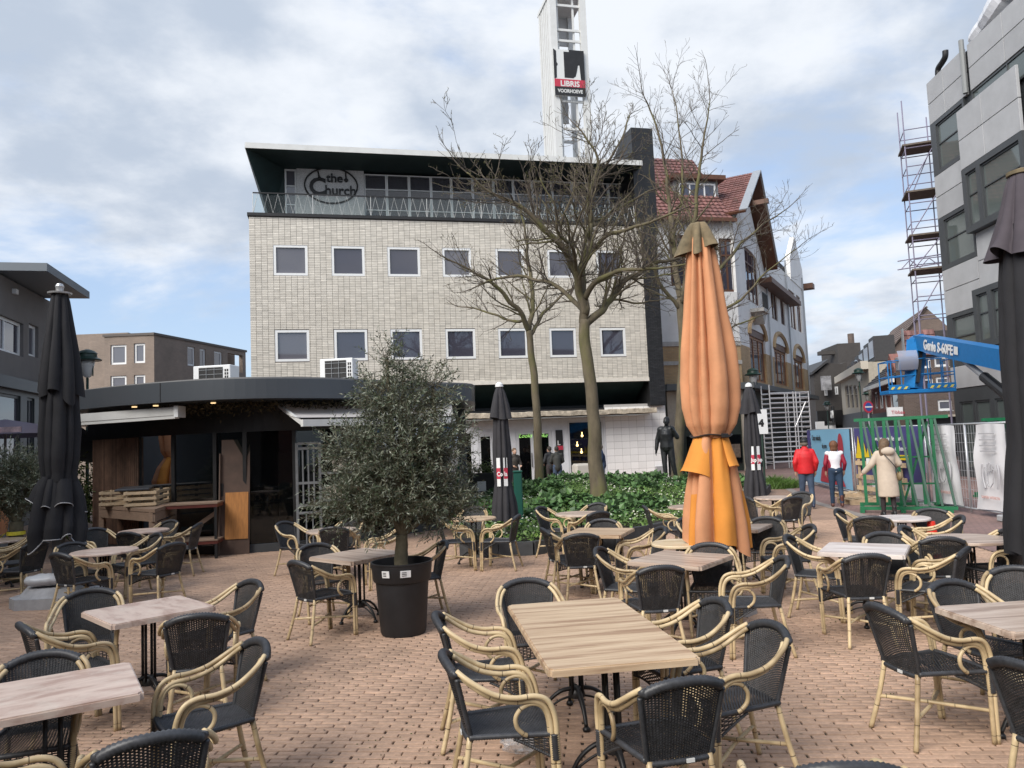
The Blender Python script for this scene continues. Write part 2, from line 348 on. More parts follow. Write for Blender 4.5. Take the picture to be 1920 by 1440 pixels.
M_wick = mat('wicker', (.030, .030, .032), .46, var=.45, vscale=30, objrand=.25, bump=.2, bscale=300)
M_wrap = mat('wicker_wrap', (.040, .041, .045), .42, var=.35, vscale=45, objrand=.2)
M_tag = mat('white_tag', (.62, .62, .6), .4)
def ribbon_weave(mb, fn, nrow, nst, half, amp, nrm, per=2, vert=False):
    """horizontal weavers over-and-under nst stakes on the surface fn(u,v); half = half ribbon height as a fraction of the row"""
    nu = nst*per + 1
    for j in range(nrow):
        hf = half if not vert else (.5 if j/nrow < .72 else half)
        v0, v1 = (j+.5-hf)/nrow, (j+.5+hf)/nrow; ph = math.pi*(j % 2)
        vs = []
        for i in range(nu):
            u = i/(nu-1); o = amp*math.sin(math.pi*u*nst + ph)
            for v in (v0, v1):
                vs.append(fn(u, v) + nrm(u, v)*o)
        mb.add(vs, [(2*i, 2*i+2, 2*i+3, 2*i+1) for i in range(nu-1)])
def stakes(mb, fn, nst, w, nv=9, off=0.0):
    for k in range(1, nst):
        u = k/nst
        vs = []
        for j in range(nv):
            v = j/(nv-1); vs += [fn(max(0, u-w), v), fn(min(1, u+w), v)]
        mb.add(vs, [(2*j, 2*j+1, 2*j+3, 2*j+2) for j in range(nv-1)])
def wrap_tube(mb, path, r, turns_per_m=85, n=9, flat=1.0):
    P = [Vector(p) for p in path]; L = sum((P[i+1]-P[i]).length for i in range(len(P)-1)); m = max(6, int(L*turns_per_m)*2)
    # resample
    ds = [0]
    for i in range(len(P)-1): ds.append(ds[-1] + (P[i+1]-P[i]).length)
    Q = []; k = 0
    for i in range(m+1):
        d = L*i/m
        while k < len(P)-2 and ds[k+1] < d: k += 1
        t = (d-ds[k])/max(1e-9, ds[k+1]-ds[k]); Q.append(P[k].lerp(P[k+1], t))
    mb.tube(Q, [r*(1.0 if i % 2 else .80) for i in range(m+1)], n, True, False, flat)
def make_chair():
    t = thing('rattan_armchair', 'black wicker armchair', 'chair')
    def sym(P, s): return [(s*x, y, z) for x, y, z in P]
    outer = [(.235,.272,0),(.243,.265,.2),(.25,.258,.42),(.256,.25,.54),(.264,.212,.628),(.272,.14,.660),(.277,.04,.660),(.275,-.06,.682),(.264,-.14,.722),(.24,-.212,.768),(.205,-.258,.802)]
    inner = [(.232,.246,0),(.239,.239,.2),(.244,.232,.42),(.246,.224,.525),(.249,.195,.598),(.251,.135,.630),(.253,.04,.632),(.25,-.06,.655),(.24,-.135,.694),(.218,-.202,.742),(.186,-.243,.778)]
    loop = [(.238,.222,.43),(.242,.214,.53),(.245,.186,.592),(.246,.135,.614),(.246,.078,.598),(.245,.042,.553),(.241,.046,.50),(.235,.078,.462),(.229,.10,.448)]
    for s in (1, -1):
        for nm, P in (('arm_pole', outer), ('arm_pole', inner)):
            mb = MB(); mb.tube(smooth_path(sym(P, s), 4), .0148, 8, True, True); mb.build(nm, M_bam, t, True)
        mb = MB(); mb.tube(smooth_path(sym(loop, s), 4), .0125, 8, True, True); mb.build('arm_loop', M_bam, t, True)
        mb = MB(); mb.tube(smooth_path(sym([(.158,-.195,.44),(.175,-.222,.29),(.195,-.255,.14),(.218,-.292,0)], s), 3), .0162, 8, True, True); mb.build('leg', M_bam, t, True)
        mb = MB(); mb.tube([(s*.19,-.246,.20-.012*s),(0,0,.195-.012*s),(-s*.237,.248,.19-.012*s)], .0120, 7, True, True); mb.build('stretcher', M_bam, t, True)
        mb = MB(); wrap_tube(mb, [(s*.243,.25,.315),(s*.246,.245,.45)], .0262, 95, 10); mb.build('leg_wrap', M_wrap, t, True)
    def back(u, v):
        q = 2*u-1; h = .828 - .062*abs(q)**2.4
        return Vector((q*(.168+.05*v), -.207-.108*v+.055*q*q*(.35+.65*v), .43+v*(h-.43)))
    N1 = lambda u, v: Vector((-(2*u-1)*.35, 1, .18)).normalized()
    mb = MB(); ribbon_weave(mb, back, 58, 26, .45, .0040, N1, 2, True); stakes(mb, back, 26, .011); mb.build('backrest', M_wick, t)
    mb = MB(); arch = [back(i/20, 1.0) + Vector((0, 0, .004)) for i in range(21)]
    arch = [Vector((-.205,-.258,.800))] + arch[1:-1] + [Vector((.205,-.258,.800))]
    wrap_tube(mb, smooth_path(arch, 2), .0270, 50, 10, 1.05); mb.build('back_rim', M_wrap, t, True)
    mb = MB()
    for u in (0, 1): wrap_tube(mb, [back(u, v/8) for v in range(9)], .0150, 70, 8)
    wrap_tube(mb, [back(i/10, 0) + Vector((0, -.004, -.004)) for i in range(11)], .0175, 60, 8); mb.build('back_edge_wrap', M_wrap, t, True)
    def seat(u, v):
        y = -.2+.445*v; w = .178+.062*v; q = 2*u-1
        return Vector((q*w, y + .018*(1-q*q)*max(0, v-.6)*2.5, .447 - .016*(1-q*q)*math.sin(math.pi*min(1, v*1.1)) ))
    N2 = lambda u, v: Vector((0, 0, 1))
    mb = MB(); ribbon_weave(mb, seat, 48, 24, .455, .0058, N2); stakes(mb, seat, 26, .011); mb.build('seat', M_wick, t)
    mb = MB(); rim = [seat(0, v/8) for v in range(9)] + [seat(u/10, 1) for u in range(1, 10)] + [seat(1, 1-v/8) for v in range(9)]
    wrap_tube(mb, smooth_path(rim, 2), .0165, 70, 8); mb.build('seat_rim', M_wrap, t, True)
    def apr(u, v):
        q = 2*u-1; zb = .318 + .03*(1-q*q); return Vector((q*.232, .252+.012*(1-q*q), zb + v*(.44-zb)))
    mb = MB(); ribbon_weave(mb, apr, 9, 17, .34, .004, lambda u, v: Vector((0, 1, 0))); stakes(mb, apr, 17, .008, 4)
    wrap_tube(mb, [apr(i/8, 0) for i in range(9)], .0085, 80, 6)
    for s in (1, -1):
        def side(u, v, s=s):
            y = .03+.215*u; zb = .43 - .112*u**1.1; return Vector((s*(.212+.028*u), y, zb + v*(.44-zb)))
        ribbon_weave(mb, side, 8, 8, .36, .004, lambda u, v, s=s: Vector((s, 0, 0))); stakes(mb, side, 8, .012, 4)
        wrap_tube(mb, [side(i/6, 0) for i in range(7)], .009, 80, 6)
    mb.build('apron', M_wick, t)
    mb = MB(); mb.box(.02, .062, -.2345, -.2275, .424, .442); mb.build('label_tag', M_tag, t)
    return t
CH0 = make_chair(); CH_USED = [False]
WPAV, WBED = Vector((-6, 16)), Vector((3, 20))
SIDES = [('nearest the flower bed', (0, 1)), ('nearest the pavilion', (-.8, .6)), ('nearest the fence', (.85, .5)), ('nearest the open paving', (0, -1)), ('farthest from the fence', (-1, 0)), ('farthest from the pavilion', (1, -.2))]
def put_chair(px, py, table, tlabel, head=None, used=None):
    P = G(px, py, .845)
    c = Vector((P.x, P.y)); tc = Vector(table)
    if head is None:
        f = (tc-c).normalized()
    else: f = Vector((math.sin(rad(head)), math.cos(rad(head))))
    o = CH0 if not CH_USED[0] else copy_tree(CH0)
    CH_USED[0] = True
    ctr = c + .308*f; o.location = (ctr.x, ctr.y, 0); o.rotation_euler = (0, 0, -math.atan2(f.x, f.y))
    d = (ctr-tc).normalized(); best = sorted(SIDES, key=lambda s: -d.dot(Vector(s[1]).normalized()))
    for s, _ in best:
        if used is None or s not in used: break
    if used is not None: used.add(s)
    tag(o, 'black wicker armchair at ' + tlabel + ', ' + s, 'chair', 'rattan armchairs on the terrace'); return o
# ------------------------------------------------------------------ tables
def wood_mat(name, c1, c2, c3, sc=(1.0, 16, 16), rough=.45, wear=.0):
    m = bpy.data.materials.new(name); m.use_nodes = True; t = m.node_tree; N = t.nodes; Lk = t.links.new; p = N['Principled BSDF']; p.inputs['Roughness'].default_value = rough
    tc = N.new('ShaderNodeTexCoord'); oi = N.new('ShaderNodeObjectInfo'); ad = N.new('ShaderNodeVectorMath'); ad.operation = 'ADD'; Lk(tc.outputs['Object'], ad.inputs[0])
    cx = N.new('ShaderNodeCombineXYZ')
    ml = N.new('ShaderNodeMath'); ml.operation = 'MULTIPLY'; ml.inputs[1].default_value = 9; Lk(oi.outputs['Random'], ml.inputs[0]); Lk(ml.outputs[0], cx.inputs[0]); Lk(ml.outputs[0], cx.inputs[1]); Lk(cx.outputs[0], ad.inputs[1])
    mp = N.new('ShaderNodeMapping'); mp.inputs['Scale'].default_value = sc; Lk(ad.outputs[0], mp.inputs[0])
    n = N.new('ShaderNodeTexNoise'); n.inputs['Scale'].default_value = 1.0; n.inputs['Detail'].default_value = 8; n.inputs['Roughness'].default_value = .62; n.inputs['Distortion'].default_value = .35; Lk(mp.outputs[0], n.inputs['Vector'])
    cr = N.new('ShaderNodeValToRGB'); e = cr.color_ramp.elements; e[0].position = .39; e[0].color = (*c1, 1); e[1].position = .62; e[1].color = (*c3, 1); q = e.new(.5); q.color = (*c2, 1); Lk(n.outputs['Fac'], cr.inputs[0])
    cur = cr.outputs[0]
    if wear:
        w = N.new('ShaderNodeTexNoise'); w.inputs['Scale'].default_value = 7; w.inputs['Detail'].default_value = 9; w.inputs['Roughness'].default_value = .7; Lk(ad.outputs[0], w.inputs['Vector'])
        r = N.new('ShaderNodeMapRange'); r.inputs['From Min'].default_value = .5; r.inputs['From Max'].default_value = .66; r.inputs['To Max'].default_value = wear; Lk(w.outputs['Fac'], r.inputs['Value'])
        mx = N.new('ShaderNodeMix'); mx.data_type = 'RGBA'; mx.inputs['B'].default_value = (.62, .54, .46, 1); Lk(r.outputs[0], mx.inputs['Factor']); Lk(cur, mx.inputs['A']); cur = mx.outputs['Result']
    Lk(cur, p.inputs['Base Color'])
    bp = N.new('ShaderNodeBump'); bp.inputs['Strength'].default_value = .12; bp.inputs['Distance'].default_value = .004; Lk(n.outputs['Fac'], bp.inputs['Height']); Lk(bp.outputs[0], p.inputs['Normal'])
    MATS[name] = m; return m
M_tA = wood_mat('laminate_oak', (.33, .21, .13), (.50, .36, .235), (.60, .46, .31))
M_tB = wood_mat('laminate_faded', (.42, .29, .235), (.55, .42, .35), (.62, .49, .41), (3, 9, 9), .4, .55)
M_tC = wood_mat('laminate_grey', (.31, .225, .175), (.46, .36, .29), (.56, .46, .38), (1.0, 14, 14), .35)
M_tD = wood_mat('laminate_pale', (.52, .40, .24), (.60, .48, .31), (.66, .55, .38), (2, 6, 6), .45, .3)
M_tE = wood_mat('laminate_whitened', (.50, .42, .38), (.62, .55, .51), (.70, .64, .60), (1.5, 8, 8), .4, .3)
M_iron = mat('cast_iron', (.012, .012, .013), .45, var=.3, vscale=40)
def pedestal(t, x, y):
    for a in range(4):
        an = math.pi/4 + a*math.pi/2
        mb = MB(); mb.bar((x+.05*math.cos(an), y+.05*math.sin(an), .17), (x+.05*math.cos(an), y+.05*math.sin(an), .70), .0115, 8); mb.build('column_rod', M_iron, t, True)
        mb = MB(); d = Vector((math.cos(an-math.pi/4), math.sin(an-math.pi/4), 0)); c0 = Vector((x, y, 0))
        P = smooth_path([c0+d*.03+Vector((0,0,.21)), c0+d*.12+Vector((0,0,.195)), c0+d*.21+Vector((0,0,.13)), c0+d*.27+Vector((0,0,.035))], 5)
        mb.tube(P, [.02-.006*i/15 for i in range(16)], 7, True, False, .8)
        P2 = smooth_path([c0+d*.03+Vector((0,0,.155)), c0+d*.12+Vector((0,0,.135)), c0+d*.235+Vector((0,0,.07))], 5); mb.tube(P2, .008, 6)
        mb.lathe([(.014,.0),(.026,.004),(.026,.02),(.015,.034)], 10, c0+d*.272); mb.build('foot', M_iron, t, True)
    mb = MB(); mb.lathe([(.02,.14),(.058,.148),(.062,.175),(.05,.205),(.03,.22)], 14, (x, y, 0)); mb.build('hub', M_iron, t, 'auto'); mb = MB(); mb.lathe([(.03,.67),(.07,.685),(.075,.6965)], 14, (x, y, 0)); mb.build('collar', M_iron, t, 'auto')
    mb = MB(); mb.box(x-.19, x+.19, y-.025, y+.025, .6985, .7145); mb.box(x-.025, x+.025, y-.19, y+.19, .697, .713); mb.build('top_bracket', M_iron, t)
def rect_table(c, head, sx, sy, m, label, peds=((0,0),), z=.755):
    t = thing('bistro_table', label, 'table', (c[0], c[1], 0), rad(-head), 'bistro tables on the terrace')
    bm = bmesh.new(); bmesh.ops.create_cube(bm, size=1)
    for v in bm.verts: v.co = Vector((v.co.x*sx, v.co.y*sy, v.co.z*.042))
    ve = [e for e in bm.edges if abs(e.verts[0].co.z - e.verts[1].co.z) > .01]; bmesh.ops.bevel(bm, geom=ve, offset=.022, segments=3, affect='EDGES')
    te = [e for e in bm.edges if e.verts[0].co.z > .02 and e.verts[1].co.z > .02]; bmesh.ops.bevel(bm, geom=te, offset=.008, segments=2, affect='EDGES')
    me = bpy.data.meshes.new('table_top'); bm.to_mesh(me); bm.free(); me.materials.append(m); link('table_top', me, t, (0, 0, z-.021))
    for x, y in peds: pedestal(t, x, y)
    return t
def round_table(c, dia, m, label, z=.755, rz=0):
    t = thing('round_bistro_table', label, 'table', (c[0], c[1], 0), rz, 'bistro tables on the terrace')
    R = dia/2; mb = MB(); mb.lathe([(R-.01, 0), (R, .004), (R, .022), (R-.008, .032)], 40); mb.build('table_top', m, t, 'auto', (0, 0, z-.032))
    pedestal(t, 0, 0); return t
def g2(x, y, z=.755): p = G(x, y, z); return (p.x, p.y)
TT = {
 'T1': ((.445, 5.14), 'the long oak table of six chairs'), 'T2': ((-2.56, 4.23), 'the worn peeling pink table'), 'T3': ((-3.06, 6.35), 'the faded square table with chipped corner'),
 'T4': ((-1.88, 9.04), 'the square table beside the potted olive'), 'T5': ((1.64, 7.82), 'the square table before the orange parasol'), 'T6': ((1.08, 10.3), 'the square oak table before the flower bed'),
 'T7': ((3.57, 7.96), 'the pale square table before the red cone'), 'T8': ((3.28, 5.0), 'the grey oak table by the purple-topped parasol'), 'T9': ((2.93, 10.32), 'the square table behind the orange parasol'),
 'R1': (g2(196, 1032), 'the round table by the sandbag'), 'R2': (g2(270, 994), 'the round table before the crates'), 'R3': (g2(-8, 1013), 'the round table by the yellow-ribboned olive'),
 'R4': (g2(622, 993), 'the round table before the grey rack'), 'R5': (g2(888, 971), 'the round table by the narrow black parasol'), 'R6': (g2(1085, 962), 'the round table at the flower bed kerb'),
 'R7': (g2(1295, 949), 'the round table near the statue'), 'R8': (g2(1275, 1017), 'the pale yellow round table'), 'R9': (g2(1452, 932), 'the round table by the clipped grass'),
 'R10': (g2(1690, 970), 'the round table by the green racks'), 'R11': (g2(1815, 1009), 'the round table beside the red cone')}
rect_table(TT['T1'][0], -8, .87, 1.72, M_tA, 'long oak-look table on two iron pedestals with six chairs', ((0, .5), (0, -.5)))
rect_table(TT['T2'][0], -32, .82, .74, M_tB, 'worn pinkish square table with peeling white patches')
rect_table(TT['T3'][0], 45, .78, .8, M_tB, 'faded pinkish square table with rounded corners near the sandbag base')
rect_table(TT['T4'][0], 40, .82, .84, M_tC, 'square brown table beside the potted olive tree')
rect_table(TT['T5'][0], 38, .8, .82, M_tC, 'square oak-look table in front of the orange parasol')
rect_table(TT['T6'][0], 22, .8, .8, M_tA, 'square oak-look table in front of the flower bed')
rect_table(TT['T7'][0], 31, .8, .78, M_tE, 'pale whitish square table in front of the traffic cone')
rect_table(TT['T8'][0], -5, .84, .74, M_tC, 'grey-brown table beside the black parasol with purple top')
rect_table(TT['T9'][0], 34, .8, .8, M_tC, 'square table half hidden behind the orange parasol')
for k, lab, d in (('R1', 'round table beside the parasol base with a sandbag', .84), ('R2', 'round table in front of the wooden crates', .8), ('R3', 'round table beside the ribboned olive trunk', .84), ('R4', 'round table in front of the grey steel rack', .78), ('R5', 'round table beside the narrow black parasol', .76), ('R6', 'round table at the kerb of the flower bed', .8), ('R7', 'round table behind the orange parasol near the statue', .78), ('R8', 'pale yellow round table beneath the orange parasol', .66), ('R9', 'round table near the red-jacketed walker', .76), ('R10', 'round table in front of the green racks', .72), ('R11', 'round table right of the traffic cone', .82)):
    round_table(TT[k][0], d, {'R8': M_tD, 'R1': M_tB, 'R2': M_tB, 'R5': M_tA, 'R10': M_tE, 'R11': M_tC}.get(k, M_tC), lab)
CHAIRS = [
 ('T1', 985, 1085, 172), ('T1', 817, 1152, 84), ('T1', 832, 1226, 80), ('T1', 1350, 1124, 257), ('T1', 1450, 1168, 255), ('T1', 1285, 1272, -14),
 ('T2', 85, 1222, 160), ('T2', 490, 1200, 233), ('T2', 285, 1378, -28), ('T2', -170, 1430, 55),
 ('T3', 172, 1104, 158), ('T3', 40, 1170, 46), ('T3', 368, 1152, -18), ('T3', 476, 1088, 222),
 ('R1', 108, 1037, 26), ('R1', 132, 1017, 128), ('R1', 297, 1000, 222), ('R1', 326, 1018, 299),
 ('R2', 175, 990, 122), ('R2', 237, 998, 12), ('R2', 322, 975, 205), ('R2', 374, 981, 268),
 ('R3', 70, 1016, 287), ('R3', 60, 1003, 235),
 ('R4', 530, 978, 118), ('R4', 625, 988, 2), ('R4', 664, 971, 205), ('R4', 760, 985, 250),
 ('T4', 590, 1019, 150), ('T4', 555, 1052, 42), ('T4', 835, 1014, 252),
 ('R5', 972, 965, 285), ('R5', 818, 970, 78), ('R5', 890, 950, 190),
 ('R6', 1011, 950, 120), ('R6', 1124, 959, -28), ('R6', 1122, 943, 222),
 ('T6', 1018, 991, 78), ('T6', 1090, 1001, -4), ('T6', 1131, 973, 188), ('T6', 1243, 988, 262),
 ('R7', 1207, 948, 92), ('R7', 1285, 970, 150),
 ('T5', 1120, 1027, 112), ('T5', 1240, 1061, -6), ('T5', 1330, 1018, 192), ('T5', 1472, 1044, 275),
 ('T9', 1437, 969, 205), ('T9', 1522, 984, 272), ('T9', 1345, 1005, -5),
 ('T7', 1474, 1004, 122), ('T7', 1627, 1039, 1), ('T7', 1652, 998, 182), ('T7', 1812, 1027, 312),
 ('R9', 1400, 932, 85), ('R9', 1488, 931, -20), ('R9', 1505, 922, 228),
 ('R10', 1569, 955, 128), ('R10', 1634, 968, 20), ('R10', 1745, 953, 200), ('R10', 1803, 967, 287),
 ('R11', 1690, 986, 132), ('R11', 1768, 1007, 12), ('R11', 1906, 990, 262),
 ('T8', 1775, 1088, 166), ('T8', 1650, 1135, 80), ('T8', 1906, 1062, 205), ('T8', 1916, 1242, 72), ('T8', 1590, 1432, 4)]
_used = {}
for k, x, y, h in CHAIRS: put_chair(x, y, TT[k][0], TT[k][1], h, _used.setdefault(k, set()))
# ------------------------------------------------------------------ building helpers
def holes_wall(mb, x0, x1, z0, z1, holes, y0, y1):
    """slab between y0 and y1 with rectangular openings (reveals are closed)"""
    xs = sorted({x0, x1, *[h[0] for h in holes], *[h[1] for h in holes]}); zs = sorted({z0, z1, *[h[2] for h in holes], *[h[3] for h in holes]})
    xs = [x for x in xs if x0-1e-6 <= x <= x1+1e-6]; zs = [z for z in zs if z0-1e-6 <= z <= z1+1e-6]
    idx = {}
    def V(x, y, z):
        k = (round(x, 4), round(y, 4), round(z, 4))
        if k not in idx: idx[k] = len(vs); vs.append((x, y, z))
        return idx[k]
    vs = []; fs = []
    def solid(i, j):
        if i < 0 or j < 0 or i >= len(xs)-1 or j >= len(zs)-1: return False
        cx, cz = (xs[i]+xs[i+1])/2, (zs[j]+zs[j+1])/2
        return not any(h[0] < cx < h[1] and h[2] < cz < h[3] for h in holes)
    for i in range(len(xs)-1):
        for j in range(len(zs)-1):
            if not solid(i, j): continue
            a, b, c, d = xs[i], xs[i+1], zs[j], zs[j+1]
            fs.append((V(a,y0,c), V(b,y0,c), V(b,y0,d), V(a,y0,d))); fs.append((V(b,y1,c), V(a,y1,c), V(a,y1,d), V(b,y1,d)))
            if not solid(i-1, j): fs.append((V(a,y1,c), V(a,y0,c), V(a,y0,d), V(a,y1,d)))
            if not solid(i+1, j): fs.append((V(b,y0,c), V(b,y1,c), V(b,y1,d), V(b,y0,d)))
            if not solid(i, j-1): fs.append((V(a,y1,c), V(b,y1,c), V(b,y0,c), V(a,y0,c)))
            if not solid(i, j+1): fs.append((V(a,y0,d), V(b,y0,d), V(b,y1,d), V(a,y1,d)))
    return mb.add(vs, fs)
def window(parent, x0, x1, z0, z1, y, fm, gm, fw=.07, fd=.08, mull=(), trans=(), sill=None, name='window', recess=.04):
    """frame ring with mullions; pane is its child"""
    holes = []; xs = [x0+fw] + list(mull) + [x1-fw]; zs = [z0+fw] + list(trans) + [z1-fw]
    for i in range(len(xs)-1):
        for j in range(len(zs)-1):
            a = xs[i] + (0 if i == 0 else fw*.35); b = xs[i+1] - (0 if i == len(xs)-2 else fw*.35)
            c = zs[j] + (0 if j == 0 else fw*.35); d = zs[j+1] - (0 if j == len(zs)-2 else fw*.35)
            holes.append((a, b, c, d))
    mb = MB(); holes_wall(mb, x0, x1, z0, z1, holes, y, y+fd); w = mb.build(name, fm, parent)
    for a, b, c, d in holes:
        mb = MB(); mb.box(a-.01, b+.01, y+recess, y+recess+.012, c-.01, d+.01); mb.build('pane', gm, w)
    if sill is not None:
        mb = MB(); mb.box(x0-.05, x1+.05, y-.06, y+fd, z0-.06, z0-.003); mb.build('sill', sill, w)
    return w
def text_mesh(body, size, name, mat_, parent, M, depth=.01, bold=0.0, shear=0.0, align='LEFT', sx=1.0):
    c = bpy.data.curves.new(name, 'FONT'); c.body = body; c.size = size; c.extrude = depth; c.offset = bold; c.shear = shear; c.align_x = align; c.resolution_u = 3
    o = bpy.data.objects.new(name, c); COL.objects.link(o); bpy.context.view_layer.update()
    me = bpy.data.meshes.new_from_object(o.evaluated_get(bpy.context.evaluated_depsgraph_get())); bpy.data.objects.remove(o)
    if sx != 1.0: me.transform(Matrix.Diagonal((sx, 1, 1, 1)))
    me.materials.clear(); me.materials.append(mat_); q = link(name, me, parent); q.matrix_local = M; return q
def facing(x, y, z): return Matrix.Translation((x, y, z)) @ Matrix.Rotation(rad(90), 4, 'X')   # text reads from -y
M_white = mat('white_paint', (.60, .605, .59), .45, var=.06, vscale=3, dirt=.18, dscale=2, dcol=(.4, .38, .34))
M_winf = mat('white_frame', (.72, .73, .73), .4)
M_gl = glass_mat('window_glass', clear=.0, dark=(.052, .052, .072), ior=1.85)
M_gl2 = glass_mat('window_glass_pale', clear=.0, dark=(.11, .11, .13), ior=1.85)
M_glc = glass_mat('clear_glass', (.93, .97, .96), .98, ior=1.35)
M_glshop = glass_mat('shop_glass', (.55, .6, .6), .72, (.006, .007, .009), 1.6)
M_black = mat('black_paint', (.012, .012, .013), .5, var=.3, vscale=5)
M_dgrn = mat('dark_green_soffit', (.012, .030, .030), .7, var=.25, vscale=2)
M_tile = mat('cream_tile', (.63, .59, .52), .42, var=.10, vscale=3, attr=.16, dirt=.30, dscale=.35, dcol=(.47, .42, .34))
M_mort = mat('tile_joint', (.17, .15, .135), .9, var=.2)
M_conc = mat('mottled_concrete', (.50, .50, .50), .85, var=.35, vscale=26, bump=.3)
M_blk_tile = mat('black_glazed_brick', (.022, .022, .024), .38, attr=.35, var=.25, vscale=3)
M_wtile = mat('white_wall_tile', (.82, .81, .80), .3, attr=.05, var=.06, vscale=2)
M_wjoint = mat('white_wall_joint', (.40, .39, .38), .9)
# ------------------------------------------------------------------ the tiled corner building
_f = Frame(AT(1047, 800, 32.0), 13.0)
_x0, _ = _f.at(466.5, 401); FM = Frame(_f.world(_x0, 0, 0), 13.0)
def fm(px, py, off=0.0): return FM.at(px, py, off)
W_ = fm(1216, 700)[0]; WP = fm(1245, 700)[0]          # tiled part / with the black pillar
ZB = fm(1050, 718)[1]; ZT = 11.40
BLD = thing('tiled_building', 'cream tiled office building with flared dark green roof and white sign tower', 'building', FM.p, FM.a)
rowA = [(513, 577), (622, 684), (727, 788), (830, 884), (930, 983), (1027, 1075), (1119, 1167)]
rowB = [(516, 580), (627, 689), (733, 792), (836, 892), (935, 990), (1031, 1081), (1126, 1174)]
holes = []
zA = (fm(515, 516)[1], fm(515, 459)[1]); zB = (fm(518, 678)[1], fm(518, 619)[1])
for R_, z_ in ((rowA, zA), (rowB, zB)):
    for a, b in R_:
        xa = fm(a, 500 if R_ is rowA else 650)[0]; xb = fm(b, 500 if R_ is rowA else 650)[0]; holes.append((xa, xb, z_[0], z_[1]))
mb = MB(); holes_wall(mb, 0, W_, ZB, ZT-.1, holes, .022, .40); mb.build('wall', M_mort, BLD)
mb = MB(); mb.box(.02, WP-.02, .41, 9.0, ZB+.05, ZT-.12); mb.build('inner_core', mat('dark_interior', (.03, .03, .035), .9), BLD)
for i, (a, b, c, d) in enumerate(holes):
    w = window(BLD, a, b, c, d, .015, M_winf, M_gl2 if i in (0, 3, 7) else M_gl, .095, .12, recess=.06)
def tile_rects(x0, x1, z0, z1, pw, ph, j, hol, bond=False):
    out = []; nz = int((z1-z0)/ph)
    for r in range(nz):
        za = z0 + r*ph; zb = za + ph - j; sh = pw/2 if (bond and r % 2) else 0
        for c in range(-1, int((x1-x0)/pw)+1):
            xa = x0 + c*pw + sh; xb = min(x1, xa + pw - j); xa = max(x0, xa)
            if xb - xa < .02: continue
            a, b, cc, d = xa, xb, za, zb; ok = True
            for h in hol:
                if a < h[1]+.005 and b > h[0]-.005 and cc < h[3] and d > h[2]:
                    if a < h[0]-.03 and b <= h[1]: b = h[0]-.006
                    elif b > h[1]+.03 and a >= h[0]: a = h[1]+.006
                    else: ok = False; break
            if ok and b-a > .015: out.append((a, b, cc, d))
    return out
def lay_tiles(parent, name, rects, m, y0, y1, rnd, key=None, n_ind=300, mean=.5, sd=.22, bev=0.0):
    """n_ind pieces (those that show largest) as objects, the rest joined as one part"""
    R = sorted(rects, key=key) if key else rects
    var = []; ind = R[:n_ind]; rest = R[n_ind:]; cache = {}
    for a, b, c, d in ind:
        k = (round(b-a, 3), round(d-c, 3), min(5, max(0, int(rnd.gauss(2.5, 1.3)))))
        if k not in cache:
            mb = MB(); mb.t = []; mb.tint = k[2]/5; w, h = (b-a)/2, (d-c)/2; mb.box(-w, w, y0, y1, -h, h); cache[k] = mb.mesh(name, m)
        link(name, cache[k], parent, ((a+b)/2, rnd.gauss(0, .0012), (c+d)/2))
    if rest:
        mb = MB(); mb.t = []
        for a, b, c, d in rest:
            mb.tint = min(1, max(0, rnd.gauss(mean, sd))); e = rnd.gauss(0, .0012); mb.box(a, b, y0+e, y1, c, d)
        o = mb.build(name + '_field', m, parent); tag(o, kind='stuff')
_r = random.Random(11)
lay_tiles(BLD, 'facade_tile', tile_rects(0.0, W_, ZB+.16, ZT-.13, .2245, .069, .011, holes), M_tile, 0.0, .03, _r, key=lambda q: q[0] + .2*q[2])
mb = MB(); mb.box(-.01, W_+.01, -.03, .3, ZB, ZB+.155); mb.build('lintel_band', mat('cream_band', (.66, .62, .55), .6, var=.08), BLD)
mb = MB(); mb.box(-.06, W_, -.07, 1.7, ZT-.125, ZT); mb.build('terrace_edge', M_black, BLD)
# black party wall with its stepped-up head
mb = MB(); mb.box(W_+.003, WP, .0, 8.5, 3.32, ZT+.2); mb.build('pillar_core', M_black, BLD)
lay_tiles(BLD, 'black_brick', tile_rects(W_+.003, WP, 3.35, ZT+.2, .215, .066, .010, [], True), M_blk_tile, -.02, .006, _r, n_ind=0)
zp = fm(1204, 240)[1]; xa, _ = fm(1184, 260); xb, _ = fm(1224, 260)
mb = MB(); mb.prism([(-.0, ZT-.5), (-.0, zp), (1.0, zp), (5.6, zp-2.0), (5.6, ZT-.5)], (xa, xb), 'x'); mb.build('party_wall_head', M_blk_tile, BLD)
# top floor: glazing set back, flared eaves, white roof edge
YG = 1.5
xg0 = fm(534, 350, YG)[0]; xg1 = fm(1190, 350, YG)[0]; zg1 = fm(700, 330, YG)[1]; zgl = fm(540, 317, YG)[1]
OFF = -.55
xr0, zr0 = fm(460, 273, OFF); xr1, zr1 = fm(1204, 306, OFF); zr = (zr0+zr1)/2
zf1 = zr + .0; zf0 = zr - .10
mb = MB(); mb.box(xr0, xr1-.05, OFF, 8.5, zf1-.02, zf1+.10); mb.build('roof', mat('roof_felt', (.2, .2, .2), .9), BLD)
mb = MB(); mb.box(xr0-.02, xr1, OFF-.03, OFF, zf0, zf1+.12); mb.box(xr0-.02, xr0, OFF, 8.5, zf0, zf1+.12); o = mb.build('roof_fascia', M_white, BLD)
zs = zgl
xw = xg0 - .55                                       # foot of the raking side
mb = MB()
mb.add([(xr0, OFF, zf0+.01), (xr1, OFF, zf0+.01), (xr1, YG-.02, zs), (xg0, YG-.02, zs)], [(0, 1, 2, 3)])
